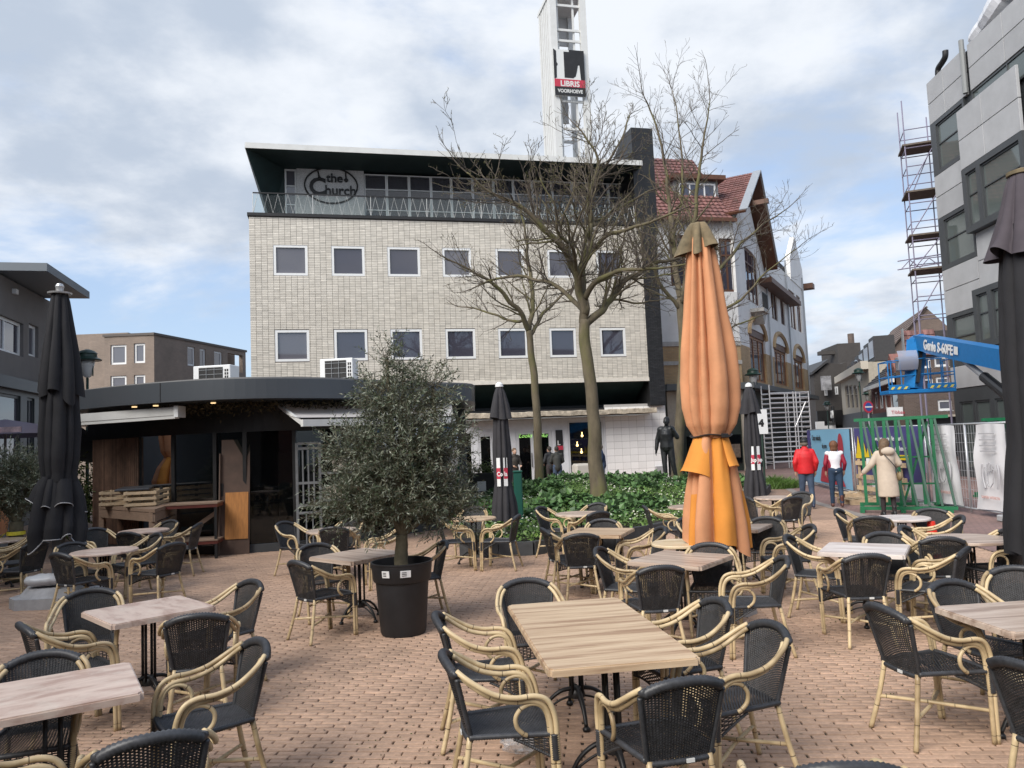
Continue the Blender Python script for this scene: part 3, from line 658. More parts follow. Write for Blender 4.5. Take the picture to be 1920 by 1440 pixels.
mb.add([(xr0, OFF, zf0+.01), (xg0, YG-.02, zs), (xg0-.05, YG+.1, ZT), (xw, YG+.1, ZT)], [(3, 2, 1, 0)])
mb.add([(xr0, OFF, zf0+.01), (xw, YG+.1, ZT), (xw+.3, 8, ZT), (xr0, 8.5, zf0+.01)], [(0, 1, 2, 3)])
mb.add([(xr0, OFF, zf0+.02), (xr1, OFF, zf0+.02), (xr1, 8.5, zf1), (xr0, 8.5, zf1)], [(0, 1, 2, 3)]); mb.build('flared_soffit', M_dgrn, BLD)
mb = MB(); mb.box(xg0, xg1, YG+.8, YG+1.0, ZT, zs+.05); mb.build('back_room', mat('room_grey', (.16, .16, .175), .9, var=.2, vscale=.5), BLD)
window(BLD, xg0, fm(556, 350, YG)[0], ZT+.02, zs, YG, M_winf, M_gl2, .07, .06, (), (ZT+.85, zs-.72))
xs_ = [fm(q, 350, YG)[0] for q in (683, 725, 767, 808, 846, 886, 925, 962, 998, 1035, 1072, 1106, 1140, 1170)] + [xg1]
for i in range(len(xs_)-1):
    window(BLD, xs_[i]+.006, xs_[i+1]-.006, ZT+.02, zs-.08, YG, M_winf, glass_mat('terrace_glass', (.7, .72, .75), .35, (.10, .10, .115), 1.6), .05, .06, (), (ZT+.72, zs-.75))
mb = MB(); mb.box(fm(556, 350, YG)[0]+.01, xs_[0]-.01, YG-.12, YG+.1, ZT, zs); pan = mb.build('sign_panel', M_conc, BLD)
px_ = lambda a, b: fm(a, b, YG-.14)
cx, cz = px_(621, 348); rx = px_(670, 348)[0]-cx; rz_ = px_(621, 315)[1]-cz
mb = MB(); mb.tube([(cx+rx*math.cos(t_*math.pi/24), YG-.15, cz+rz_*math.sin(t_*math.pi/24)) for t_ in range(49)], .035, 6); mb.build('sign_ring', M_black, pan)
a_, b_ = px_(579, 364); text_mesh('C', 1.02, 'letter', M_black, pan, facing(a_, YG-.15, b_), .03, .022)
a_, b_ = px_(609, 365); text_mesh('hurch', .60, 'lettering', M_black, pan, facing(a_, YG-.15, b_), .03, .008, sx=.93)
a_, b_ = px_(612, 341); text_mesh('the', .52, 'lettering', M_black, pan, facing(a_, YG-.15, b_), .03, .008)
mb = MB()
for q0, q1 in (((596, 321), (599, 335)), ((648, 323), (649, 338))):
    p0, p1 = px_(*q0), px_(*q1); mb.tube([(p0[0], YG-.15, p0[1]), (p1[0], YG-.15, p1[1])], .03, 5); mb.ball((p1[0], YG-.15, p1[1]), .09, 8, 6)
tag(mb.build('sign_brackets', M_black, pan), kind='stuff')
# zig-zag railing with glass
YR = .12; xl, _ = fm(474, 380, YR); xr_, _ = fm(1188, 390, YR); zt = ZT + .86; zb = ZT + .03
mb = MB(); n = 42; P = []
for i in range(n+1): P += [(xl + (xr_-xl)*i/n, YR, zb)] + ([(xl + (xr_-xl)*(i+.5)/n, YR, zt-.03)] if i < n else [])
mb.tube(P, .020, 5); mb.build('railing_zigzag', M_white, BLD)
mb = MB(); mb.box(xl, xr_, YR-.025, YR+.025, zt-.03, zt+.015); mb.build('hand_rail', M_black, BLD)
mb = MB(); mb.box(xl, xr_, YR-.015, YR+.015, zb-.03, zb); mb.build('bottom_rail', M_white, BLD)
mb = MB(); mb.box(xl, xr_, YR+.06, YR+.072, zb, zt-.05); mb.build('railing_glass', M_glc, BLD)
for i in range(8):
    mb = MB(); x = xl + (xr_-xl)*i/7; mb.box(x-.01, x+.01, YR-.02, YR+.02, zb, zt-.03); mb.build('railing_post', M_white, BLD)
# ground floor: dark recess, weathered beam, white shop front
ZC = fm(1050, 772, -.9)[1]
mb = MB(); mb.box(-.3, WP+.0, .35, 9.0, 0, 3.3); mb.build('shop_core', mat('dark_interior2', (.02, .02, .022), .9), BLD)
mb = MB(); mb.add([(0, .42, ZB+.02), (W_, .42, ZB+.02), (W_, 1.9, 3.5), (0, 1.9, 3.5)], [(0, 1, 2, 3)]); mb.build('recess_soffit', M_dgrn, BLD)
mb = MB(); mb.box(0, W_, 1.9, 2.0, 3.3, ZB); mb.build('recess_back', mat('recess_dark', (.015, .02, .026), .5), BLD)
xbe, zbe = fm(1231, 770, -.6)
xbs = fm(870, 785, -.6)[0]
mb = MB(); N_ = 40; _rr = random.Random(5)
rag = [(.02*_rr.random(), .03*_rr.random()) for _ in range(N_+1)]
mb.grid(lambda u, v: Vector((xbs+(xbe-xbs)*u, [-.6, -.63, -.63, -.6, .3, .3, -.6][round(v*6)] - rag[round(u*N_)][0], zbe + [-.1, -.09, .09, .11, .11, -.1, -.1][round(v*6)] + rag[round(u*N_)][1])), N_+1, 7)
mb.build('canopy_beam', mat('weathered_beam', (.44, .38, .30), .9, var=.45, vscale=7, bump=.8, bscale=20, dirt=.5, dscale=5, dcol=(.12, .09, .06)), BLD)
mb = MB(); mb.box(xbs, xbe-.3, -.55, .29, zbe-.16, zbe-.11); mb.build('canopy_soffit', mat('canopy_grey', (.42, .42, .41), .8), BLD)
YS = .30
def fs(px, py): return fm(px, py, YS)
xt0 = fs(1137, 830)[0]; xt1 = WP + .1; zt1 = fs(1200, 757)[1]
mb = MB(); mb.box(xt0, xt1, YS+.012, YS+.1, 0, zt1); mb.build('tile_backing', M_wjoint, BLD)
lay_tiles(BLD, 'wall_tile', tile_rects(xt0, xt1, .02, zt1, .36, .30, .012, []), M_wtile, YS, YS+.02, _r, n_ind=300)
mb = MB(); mb.box(fs(1228, 870)[0], fs(1246, 870)[0], YS-.15, YS, fs(1237, 889)[1], fs(1237, 874)[1]); mb.build('utility_box', mat('grey_box', (.3, .3, .31), .5), BLD)
xsl = fm(760, 840, YS)[0]; zsh = zbe-.17
# white cladding with openings
ops = [(fs(898, 850)[0], fs(924, 850)[0], .15, fs(910, 815)[1]), (fs(968, 850)[0], fs(1036, 850)[0], .03, fs(1000, 808)[1]), (fs(1066, 850)[0], fs(1134, 850)[0], .25, fs(1100, 788)[1]), (fs(780, 850)[0], fs(888, 850)[0], .3, fs(850, 810)[1])]
mb = MB(); holes_wall(mb, xsl, xt0-.01, .0, zsh, ops, YS, YS+.06); mb.build('shop_cladding', mat('shop_white', (.62, .63, .66), .5, var=.06), BLD)
for i, (a, b, c, d) in enumerate(ops):
    if i == 1:
        mid = (a+b)/2
        for q0, q1 in ((a, mid-.01), (mid+.01, b)):
            w = window(BLD, q0+.01, q1-.01, c, d, YS+.0, mat('door_white', (.55, .56, .58), .4), M_glshop, .13, .05, name='shop_door', recess=.02)
            mb = MB(); xh = q1-.12 if q0 == a else q0+.12; mb.bar((xh, YS-.05, .9), (xh, YS-.05, 1.5), .018, 6); mb.build('handle', M_black, w)
    else: window(BLD, a+.01, b-.01, c, d, YS+.01, mat('door_white', (.55, .56, .58), .4), M_glshop, .08, .05, name='shop_window', recess=.02)
M_neon = mat('neon_green', (.2, .5, .1), .4, emit=((.5, 1.0, .25), .8))
a_, b_ = fs(972, 821); text_mesh('Looks', .24, 'neon_lettering', M_neon, BLD, facing(a_, YS-.02, b_), .004, -.004, .35, sx=1.0)
a_, b_ = fs(1012, 820); text_mesh('like', .24, 'neon_lettering', M_neon, BLD, facing(a_, YS-.02, b_), .004, -.004, .35)
mb = MB(); q0 = fs(1043, 846); q1 = fs(1054, 806); mb.box(q0[0], q1[0], YS-.04, YS-.002, q0[1]-.3, q1[1]); pl = mb.build('shop_plate', M_black, BLD)
mb = MB(); mb.box(q0[0], q1[0], YS-.046, YS-.041, q0[1]+.05, q0[1]+.22); mb.build('red_band', mat('sign_red', (.45, .03, .06), .5), pl)
text_mesh('L', .26, 'letter', M_white, pl, facing(q0[0]+.05, YS-.046, q0[1]+.26), .003, .01)
# shop interior: back wall, pendant lamps, sofa
mb = MB(); mb.box(ops[2][0]-.4, ops[2][1]+.4, YS+.07, YS+.25, 0, .05); mb.build('shop_floor', M_conc, BLD)
for k, (a, b) in enumerate(((1092, 817), (1083, 835), (1091, 848))):
    p = fm(a, b, YS-.03); mb = MB(); mb.ball((p[0], YS+.012, p[1]), .055, 10, 6); mb.bar((p[0], YS+.012, p[1]+.05), (p[0], YS+.012, p[1]+.16), .02, 6); mb.build('pendant_lamp', mat('lamp_glow', (1, .75, .4), .4, emit=((1, .65, .25), 2.2)), BLD)
p0, p1 = fs(1071, 886), fs(1099, 868)
mb = MB(); mb.bbox(p0[0], p1[0], YS-.7, YS-.05, .12, p1[1], .08); so = mb.build('lounge_chair', mat('cream_upholstery', (.46, .44, .40), .8), None); so.location = FM.p; so.rotation_euler = (0, 0, FM.a); tag(so, 'cream upholstered lounge chair in front of the shop window', 'chair')
# ------------------------------------------------------------------ sign tower on the roof
YT = 5.0
tw = lambda a, b: FM.at(a, b, YT)
tx0 = tw(1037, 150)[0]; tx1 = tw(1105, 150)[0]; ztop = tw(1065, -16)[1]; zb_ = zf1+.08
TW = BLD; D_ = 2.3; pw_ = .34
for x, y in ((tx0, 0), (tx1-pw_, 0), (tx0, D_-pw_), (tx1-pw_, D_-pw_)):
    mb = MB(); mb.box(x, x+pw_, YT+y, YT+y+pw_*.7, zb_, ztop-.2); mb.build('tower_post', M_white, TW)
for i in range(5):
    y = YT + pw_*.7 + .1 + i*(D_-2*pw_)/5; mb = MB(); mb.box(tx0+.03, tx0+.15, y, y+.22, zb_, ztop-.2); mb.build('tower_fin', M_white, TW)
mb = MB(); mb.box(tx0-.02, tx1+.02, YT-.02, YT+D_, ztop-.2, ztop); mb.build('tower_cap', M_white, TW)
for q in (9, 55, 75, 188, 240):
    z = tw(1070, q)[1]; mb = MB(); mb.box(tx0+pw_, tx1-pw_, YT+.1, YT+.17, z-.06, z+.06); mb.build('tower_rung', M_white, TW)
for q in (72, 115, 236):
    z = tw(1070, q)[1]; mb = MB(); mb.box(tx0+pw_, tx1-pw_, YT+D_-.3, YT+D_-.2, z-.06, z+.06); mb.build('tower_rung', M_white, TW)
for q in (1052, 1082):
    x = tw(q, 150)[0]; mb = MB(); mb.box(x-.05, x+.05, YT+.17, YT+.25, zb_, ztop-.2); mb.build('tower_stile', M_white, TW)
mb = MB(); x = tw(1060, 200)[0]; mb.box(tx0+pw_, x+.55, YT+1.2, YT+1.3, tw(1060, 212)[1], tw(1060, 130)[1]); mb.build('tower_plate', mat('grey_plate', (.42, .43, .44), .5), TW)
mb = MB(); mb.box(tx0+pw_, tx1-pw_, YT+D_-.18, YT+D_-.1, tw(1060, 45)[1], ztop-.2); mb.build('tower_ceiling_plate', mat('grey_plate2', (.5, .5, .5), .6), TW)
for q in (1047, 1068):
    mb = MB(); a, b = tw(1058, 212), tw(q, 290); mb.bar((a[0], YT+1.2, a[1]), (b[0], YT+1.2, zb_), .05, 6); mb.build('tower_brace', M_white, TW)
YSn = YT - .12
sn = lambda a, b: FM.at(a, b, YSn)
s0 = sn(1041, 178); s1 = sn(1094, 96)
mb = MB(); mb.box(s0[0], s1[0], YSn, YSn+.08, s0[1], s1[1]); sg = mb.build('sign_board', mat('sign_white', (.62, .63, .62), .5), TW)
H_ = s1[1]-s0[1]; w_ = s1[0]-s0[0]; zr_ = s0[1]+H_*.355
mb = MB(); mb.box(s0[0]-.004, s1[0]+.004, YSn-.012, YSn-.002, s0[1]-.004, s0[1]+H_*.19); mb.build('black_band', M_black, sg)
mb = MB(); mb.box(s0[0]-.004, s1[0]+.004, YSn-.012, YSn-.002, s0[1]+H_*.19, zr_); mb.build('red_band', MATS['sign_red'], sg)
def sgp(u, v): return (s0[0]+w_*u, zr_ + (s1[1]-zr_)*v)
mb = MB(); mb.prism([sgp(*q) for q in ((.335, .055), (.62, .055), (.70, .12), (.75, .30), (.79, .50), (.84, .50), (.87, 0), (1.003, 0), (1.003, 1.003), (.51, 1.003), (.51, .93), (.335, .93))], (YSn-.012, YSn-.002)); mb.build('letter_ground', M_black, sg)
mb = MB(); mb.prism([sgp(*q) for q in ((-.003, 0), (.08, .04), (.09, .42), (.13, .5), (.09, .56), (.09, .94), (.02, 1.003), (-.003, 1.003))], (YSn-.012, YSn-.002)); mb.build('letter_ground', M_black, sg)
text_mesh('LIBRIS', H_*.165, 'lettering', M_white, sg, facing(s0[0]+w_*.5, YSn-.016, s0[1]+H_*.205), .003, .012, 0, 'CENTER', sx=.98)
text_mesh('VOORHOEVE', H_*.105, 'lettering', M_white, sg, facing(s0[0]+w_*.5, YSn-.016, s0[1]+H_*.065), .003, .008, 0, 'CENTER', sx=.86)
# ------------------------------------------------------------------ masonry and roof-tile materials for far walls
def brick_wall(name, c1, c2, mo, bw=.22, bh=.075, ms=.012, blotch=.2, rough=.85):
    m = brick_sheet(name, c1, c2, mo, bw, bh, ms, 1.0, blotch); t = m.node_tree; N = t.nodes
    tc = [n for n in N if n.type == 'TEX_COORD'][0]; b = [n for n in N if n.type == 'TEX_BRICK'][0]
    sp = N.new('ShaderNodeSeparateXYZ'); ad = N.new('ShaderNodeMath'); cb = N.new('ShaderNodeCombineXYZ')
    t.links.new(tc.outputs['Object'], sp.inputs[0]); t.links.new(sp.outputs[0], ad.inputs[0]); t.links.new(sp.outputs[1], ad.inputs[1]); t.links.new(ad.outputs[0], cb.inputs[0]); t.links.new(sp.outputs[2], cb.inputs[1]); t.links.new(cb.outputs[0], b.inputs['Vector'])
    return m
M_plast = mat('white_plaster', (.70, .70, .69), .8, var=.05, vscale=1.2, dirt=.22, dscale=.9, dcol=(.42, .40, .37))
M_ybr = brick_wall('yellow_brick', (.46, .31, .16), (.40, .26, .13), (.33, .26, .18))
M_bbr = brick_wall('brown_brick', (.135, .095, .075), (.10, .07, .058), (.14, .12, .11))
M_dbr = brick_wall('dark_brick', (.055, .048, .045), (.042, .038, .036), (.07, .066, .063))
M_rbr = brick_wall('red_brick', (.27, .09, .07), (.22, .075, .06), (.22, .15, .13))
M_tbr = brick_wall('taupe_brick', (.26, .205, .165), (.225, .178, .145), (.2, .165, .14))
M_rtile = mat('red_pantile', (.185, .088, .078), .65, attr=.28, var=.15, vscale=2)
M_btile = mat('brown_pantile', (.155, .12, .105), .7, attr=.2, var=.15, vscale=1)
M_dtile = mat('dark_slate', (.045, .045, .048), .6, attr=.2, var=.2)
M_brown = mat('brown_timber', (.10, .042, .022), .55, var=.2, vscale=4)
M_orange = mat('varnished_timber', (.26, .11, .04), .5, var=.25, vscale=5)
M_zinc = mat('zinc', (.33, .35, .37), .45, metal=.3, var=.1)
M_stone = mat('grey_stone', (.40, .39, .37), .85, var=.15)
M_beige = mat('beige_render', (.42, .38, .31), .85, var=.1)
M_anth = mat('anthracite', (.055, .060, .064), .42, var=.08, vscale=2)
M_curt = mat('curtain', (.36, .38, .37), .9, var=.2, vscale=12, stretch=(8, 8, .3))
def pantile_plane(name, m, parent, o, ux, uy, L, H, pw=.30, ph=.34, t=.05):
    """roof covered with overlapping courses; o = lower-left corner, ux along the eave, uy up the slope (unit vectors)"""
    o, ux, uy = Vector(o), Vector(ux).normalized(), Vector(uy).normalized(); nn = ux.cross(uy).normalized()
    if nn.z < 0: nn = -nn
    mb = MB(); mb.t = []; r = random.Random(len(name)+int(L*10)); ny = max(1, int(round(H/ph))); nx = max(1, int(round(L/pw))); ph = H/ny; pw = L/nx
    for j in range(ny):
        for i in range(nx):
            mb.tint = min(1, max(0, r.gauss(.5, .25))); a = o + ux*(i*pw) + uy*(j*ph); e = t*.5*(1 if i % 1 == 0 else 0)
            vs = [a + nn*t, a + ux*(pw*.5) + nn*(t*1.9), a + ux*(pw*.93) + nn*t, a + uy*(ph*1.05) + nn*.008, a + ux*(pw*.5) + uy*(ph*1.05) + nn*(.03), a + ux*(pw*.93) + uy*(ph*1.05) + nn*.008, a - nn*.01, a + ux*(pw*.93) - nn*.01]
            mb.add(vs, [(0, 1, 4, 3), (1, 2, 5, 4), (6, 7, 2, 1, 0)])
    mb.add([o, o+ux*L, o+ux*L+uy*H, o+uy*H], [(0, 1, 2, 3)])
    q = mb.build(name, m, parent); tag(q, kind='stuff'); return q
def rel(B, q): return B.matrix_basis.inverted() @ Vector(q)
def bthing(name, label, fr): o = thing(name, label, 'building', fr.p, fr.a); bpy.context.view_layer.update(); return o
# ------------------------------------------------------------------ white gabled corner house
FW = Frame(AT(1398, 800, 40.0), 13.0); CORN = FW.p.copy(); FS = Frame(CORN, 60.4)
WH = bthing('gabled_house', 'white plastered corner house with red tile roof, gable and yellow brick base', FW)
wloc = lambda px, py, off=0.0: FW.at(px, py, off)
zE = wloc(1390, 412)[1]; zY = wloc(1330, 640)[1]; zL = 4.6
xl = wloc(1236, 600)[0]
hF = [(wloc(1257, 500)[0], wloc(1287, 500)[0], wloc(1270, 536)[1], wloc(1270, 440)[1]), (wloc(1351, 500)[0], wloc(1379, 500)[0], wloc(1365, 547)[1], wloc(1365, 447)[1])]
mb = MB(); holes_wall(mb, xl, 0, zY, zE, hF, 0, .35); mb.build('front_wall', M_plast, WH)
for h in hF: window(WH, *h, .1, M_brown, M_gl, .14, .1, [(h[0]+h[1])/2], [h[3]-.9], M_stone)
mb = MB(); mb.box(xl, 0, .003, .35, zL, zY-.25); mb.build('brick_zone', M_ybr, WH)
mb = MB(); mb.box(xl, .02, -.05, .3, zY-.245, zY-.003); mb.build('stone_band', M_stone, WH)
mb = MB(); mb.box(xl, .02, -.04, .3, zL+1.0, zL+1.2); mb.build('stone_band', M_stone, WH)
mb = MB(); mb.box(xl, -.4, .36, 10, 0, zE-.2); mb.build('core', MATS['dark_interior'], WH)
mb = MB(); mb.box(xl, 0, .1, .36, 0, zL-.35); mb.build('shop_front', mat('dark_green_shop', (.022, .032, .026), .5, var=.2), WH)
mb = MB(); mb.box(xl, 0.2, -.5, .4, zL-.34, zL-.01); mb.build('shop_cornice', mat('shop_cornice', (.11, .12, .12), .6), WH)
for a, b in ((1253, 1272), (1392, 1396)):
    q0, q1 = wloc(a, 800)[0], wloc(b, 800)[0]; mb = MB(); mb.box(q0, q1, -.02, .09, 0, zL-.36); mb.build('board', M_beige, WH)
zx0 = wloc(1300, 880)[1]
mb = MB(); mb.box(xl+1.2, -.3, .02, .095, .4, 1.9); mb.build('display_window', M_glshop, WH)
for i in range(5):
    x = xl + 1.4 + i*.75; mb = MB(); mb.box(x, x+.5, -.01, .018, .7, 1.4); mb.build('poster', mat('poster_brown', (.16, .12, .09), .6, var=.5, vscale=9, objrand=.5), WH)
# street side, built in its own plane, children of the same house
RS = Matrix.Translation(CORN) @ Matrix.Rotation(FS.a, 4, 'Z')
class SideMB(MB):
    def build(s, name, m, parent=None, smooth=False, loc=None):
        o = MB.build(s, name, m, parent, smooth); o.matrix_local = RSL; return o
RSL = WH.matrix_basis.inverted() @ RS
sl = lambda px, py, off=0.0: FS.at(px, py, off)
xe = sl(1510, 600)[0]
zYs = sl(1440, 665)[1]; zTop = sl(1500, 540)[1]
upper = [(1404, 1426, 570, 478), (1448, 1459, 600, 524), (1465, 1472, 609, 537), (1482, 1493, 616, 549), (1496, 1503, 622, 558)]
hS = [(sl(a, 600)[0], sl(b, 600)[0], sl((a+b)/2, c)[1], sl((a+b)/2, d)[1]) for a, b, c, d in upper]
arch = [(1408, 1437, 716, 607), (1453, 1476, 722, 634), (1489, 1506, 729, 655)]
hA = [(sl(a, 680)[0], sl(b, 680)[0], sl((a+b)/2, c)[1], sl((a+b)/2, d)[1]) for a, b, c, d in arch]
mb = SideMB(); zA0 = min(h[2] for h in hA); holes_wall(mb, 0.0, xe, zYs, zTop+.1, hS + [(a, b, c, d-.5) for a, b, c, d in hA], .003, .35); mb.build('street_wall', M_plast, WH)
mb = SideMB(); holes_wall(mb, 0.0, xe, zL, zYs-.003, [(a, b, c, d) for a, b, c, d in hA], .003, .35); mb.build('street_brick_zone', M_ybr, WH)
def side_window(h, fm_, y, mull, tr):
    w = window(WH, *h, y, fm_, M_gl, .13, .1, mull, tr, None); w.matrix_local = RSL
    return w
for i, h in enumerate(hS): side_window(h, M_brown, .08, [(h[0]+h[1])/2] if i else [h[0]+(h[1]-h[0])*k/3 for k in (1, 2)], [h[3]-.8])
for a, b, c, d in hA:
    side_window((a, b, c, d-.9), M_orange, .12, [a+(b-a)*k/3 for k in (1, 2)], [])
    mid = (a+b)/2; R_ = (b-a)/2
    mb = SideMB(); P = [(mid+R_*1.02*math.cos(t*math.pi/12), d-.9+.95*math.sin(t*math.pi/12)) for t in range(13)]
    mb.prism(P, (.05, .2)); mb.build('arch_light', M_brown, WH)
    mb = SideMB(); mb.tube([(mid+(R_+.16)*math.cos(t*math.pi/12), .0, d-.9+1.12*math.sin(t*math.pi/12)) for t in range(13)], .17, 6); mb.build('arch_surround', M_ybr, WH)
for px in (1440, 1478, 1508):
    x = sl(px, 620)[0]; mb = SideMB(); mb.bar((x, -.1, zL), (x, -.1, zTop+.9), .06, 7); mb.build('downpipe', M_zinc, WH)
mb = SideMB(); mb.box(-.2, xe+.1, -.6, .1, zL-.3, zL); mb.build('street_cornice', mat('shop_cornice', (.11, .12, .12)), WH)
mb = SideMB(); mb.box(0, xe, .1, .36, 0, zL-.31); mb.build('street_shop', mat('dark_green_shop', (.02, .03, .025)), WH)
mb = SideMB(); mb.box(0.4, xe, .4, 9.5, 0, zTop+1.0); mb.build('street_core', MATS['dark_interior'], WH)
# gable on the street side with deep timber verge
gx0, gz0 = sl(1400, 412, -.5); gxp, gzp = sl(1424, 326, -.8); gx1, gz1 = sl(1458, 505, -.8)
gx0 = -.3
mb = SideMB(); mb.prism([(0, zTop), (gxp, gzp-.9), (gx1-.3, gz1+.2), (gx1-.3, zTop-1)], (.0, .3)); mb.build('gable_wall', M_plast, WH)
def slope(a, b, y0, y1, t, name, m):
    mb = SideMB(); dv = Vector((b[0]-a[0], 0, b[1]-a[1])).normalized(); nn = Vector((-dv.z, 0, dv.x))
    if nn.z < 0: nn = -nn
    mb.add([Vector((a[0], y0, a[1])), Vector((b[0], y0, b[1])), Vector((b[0], y1, b[1])), Vector((a[0], y1, a[1])), Vector((a[0], y0, a[1]))+nn*t, Vector((b[0], y0, b[1]))+nn*t, Vector((b[0], y1, b[1]))+nn*t, Vector((a[0], y1, a[1]))+nn*t], [(0,1,2,3),(7,6,5,4),(0,4,5,1),(1,5,6,2),(2,6,7,3),(3,7,4,0)]); return mb.build(name, m, WH)
slope((gx0, gz0), (gxp, gzp), -.8, 6.5, .12, 'roof_slope', M_brown); slope((gx1, gz1), (gxp, gzp), -.8, 6.5, .12, 'roof_slope', M_brown)
slope((gx0-.02, gz0+.13), (gxp, gzp+.16), -.9, -.45, .07, 'verge', M_zinc); slope((gx1, gz1+.13), (gxp, gzp+.16), -.9, -.6, .07, 'verge', M_zinc)
uL = Vector((gxp-gx0, 0, gzp-gz0)); uR = Vector((gxp-gx1, 0, gzp-gz1))
for (a, u_, nm) in (((gx0, -.44, gz0+.14), uL, 'gable_tiles'), ((gx1, -.58, gz1+.14), uR, 'gable_tiles')):
    q = pantile_plane(nm, M_rtile, WH, a, (0, 1, 0), u_, 6.8, u_.length); q.matrix_local = RSL
q0 = sl(1416, 380, -1.0); mb = SideMB(); mb.box(q0[0]-.1, q0[0]+.15, -1.7, .2, q0[1]-.15, q0[1]+.1); mb.build('hoist_beam', M_brown, WH)
mb = SideMB(); q0 = sl(1440, 515, -.6); q1 = sl(1492, 520, -.6); mb.box(q0[0], q1[0]+.3, -.8, .0, q0[1]-.45, q0[1]-.15); mb.build('bracketed_eave', M_brown, WH)
mb = SideMB(); q0 = sl(1497, 470); xa_, xb_ = sl(1480, 500)[0], xe; mb.prism([(xa_, zTop), (xa_+.2, q0[1]-1.4), ((xa_+xb_)/2, q0[1]+.7), (xb_-.2, q0[1]-1.4), (xb_, zTop)], (-.05, .3)); mb.build('small_gable', M_plast, WH)
mb = SideMB(); mb.box(xe-.5, xe+.5, -.8, .3, zTop+.1, zTop+.5); mb.build('corner_cornice', M_brown, WH)
q0 = sl(1428, 575, -.5); mb = SideMB(); mb.box(q0[0]-.7, q0[0]+.9, -.75, 0, q0[1]-.35, q0[1]-.15); mb.prism([(q0[0]-.5, q0[1]-.35), (q0[0]+.7, q0[1]-.35), (q0[0]+.1, q0[1]-1.0)], (-.6, 0)); bal = mb.build('balcony', M_stone, WH); tag(bal, kind=None)
for k in range(9):
    mb = SideMB(); x = q0[0]-.65+k*.18; mb.bar((x, -.7, q0[1]-.15), (x, -.7, q0[1]+.7), .018, 5); mb.build('baluster', M_black, WH)
mb = SideMB(); mb.box(q0[0]-.7, q0[0]+.85, -.73, -.68, q0[1]+.7, q0[1]+.75); mb.build('balcony_rail', M_black, WH)
# main roof over the front wall
zR = wloc(1226, 296, 4.0)[1]; ul = Vector((0, 4.2, zR-zE)); Hs = ul.length
pantile_plane('front_tiles', M_rtile, WH, (xl-.3, -.35, zE-.1), (1, 0, 0), ul, -xl+.2, Hs)
mb = MB(); mb.box(xl, .0, -.5, -.3, zE-.25, zE-.05); mb.build('gutter', M_brown, WH)
q0, q1 = wloc(1266, 382, 1.2), wloc(1345, 336, 1.2)
mb = MB(); mb.box(q0[0], q1[0], 1.2, 4, zE+.6, q1[1]-.15); dm = mb.build('dormer', mat('dormer_lead', (.22, .23, .24), .6), WH)
mb = MB(); mb.box(q0[0]-.3, q1[0]+.3, .8, 4, q1[1]-.145, q1[1]+.1); mb.build('dormer_roof', M_brown, dm)
window(dm, q0[0]+.2, q1[0]-.2, zE+.8, q1[1]-.3, 1.1, M_winf, M_gl, .1, .08, [q0[0]+(q1[0]-q0[0])*k/3 for k in (1, 2)])
# ------------------------------------------------------------------ modern panelled block on the right
FR = Frame(AT(1790, 790, 29.0), 266.7); rl = lambda px, py, off=0.0: FR.at(px, py, off)
RB = bthing('panelled_block', 'grey concrete-panelled apartment block with dark window bays behind the boom lift', FR)
M_pan = mat('grey_panel', (.37, .375, .385), .7, var=.08, vscale=1.3, dirt=.2, dscale=1.0, dcol=(.24, .24, .24), objrand=.06)
zc = lambda y, x: rl(x, y)[1]
Z = [zc(154, 1740), zc(193, 1745), zc(232, 1748), zc(330, 1755), zc(369, 1760), zc(410, 1762), zc(508, 1768), zc(547, 1771), zc(592, 1778), zc(689, 1783), zc(730, 1788)]
XW = rl(1815, 290)[0]; X2 = XW + .05; XE = 7.5
mb = MB(); mb.box(.03, XE, .12, 12, 0, Z[0]-.1); mb.build('core', M_anth, RB)
def panel(x0, x1, z0, z1, y=0.0, name='panel'):
    mb = MB(); mb.bbox(x0+.012, x1-.012, y, y+.1, z0+.012, z1-.012, .008); o = mb.build(name, M_pan, RB)
    return o
M_bolt = mat('panel_bolt', (.12, .12, .12), .5)
for a, b in ((1, 0), (2, 1)):
    panel(0, XW*.5, Z[a], Z[b]); panel(XW*.5, XW+.25, Z[a], Z[b]); panel(XW+.5, XW+2.6, Z[a], Z[b]); panel(XW+2.6, XW+5, Z[a], Z[b])
for a, b in ((4, 3), (5, 4), (7, 6), (8, 7)): panel(0, XW, Z[a], Z[b])
panel(0, XW+1.0, Z[10], Z[9])
mb = MB(); mb.bar((XW+.37, -.1, Z[2]), (XW+.37, -.1, Z[0]+.25), .09, 8); mb.build('downpipe', mat('pipe_grey', (.22, .23, .23), .6), RB)
M_glr = glass_mat('bay_glass', clear=0, dark=(.10, .12, .115), ior=1.75)
for a, b in ((3, 2), (6, 5), (9, 8)):
    mb = MB(); holes_wall(mb, .02, XW, Z[a], Z[b], [(.42, XW-.12, Z[a]+.14, Z[b]-.14)], .0, .16); mb.build('window_surround', M_anth, RB)
    window(RB, .43, XW-.13, Z[a]+.15, Z[b]-.15, .05, M_anth, M_glr, .06, .06, [], [(Z[a]+Z[b])/2+.1])
    mb = MB(); mb.box(.6, 1.1, .118, .125, Z[a]+.3, Z[b]-.3); mb.build('curtain_strip', M_curt, RB)
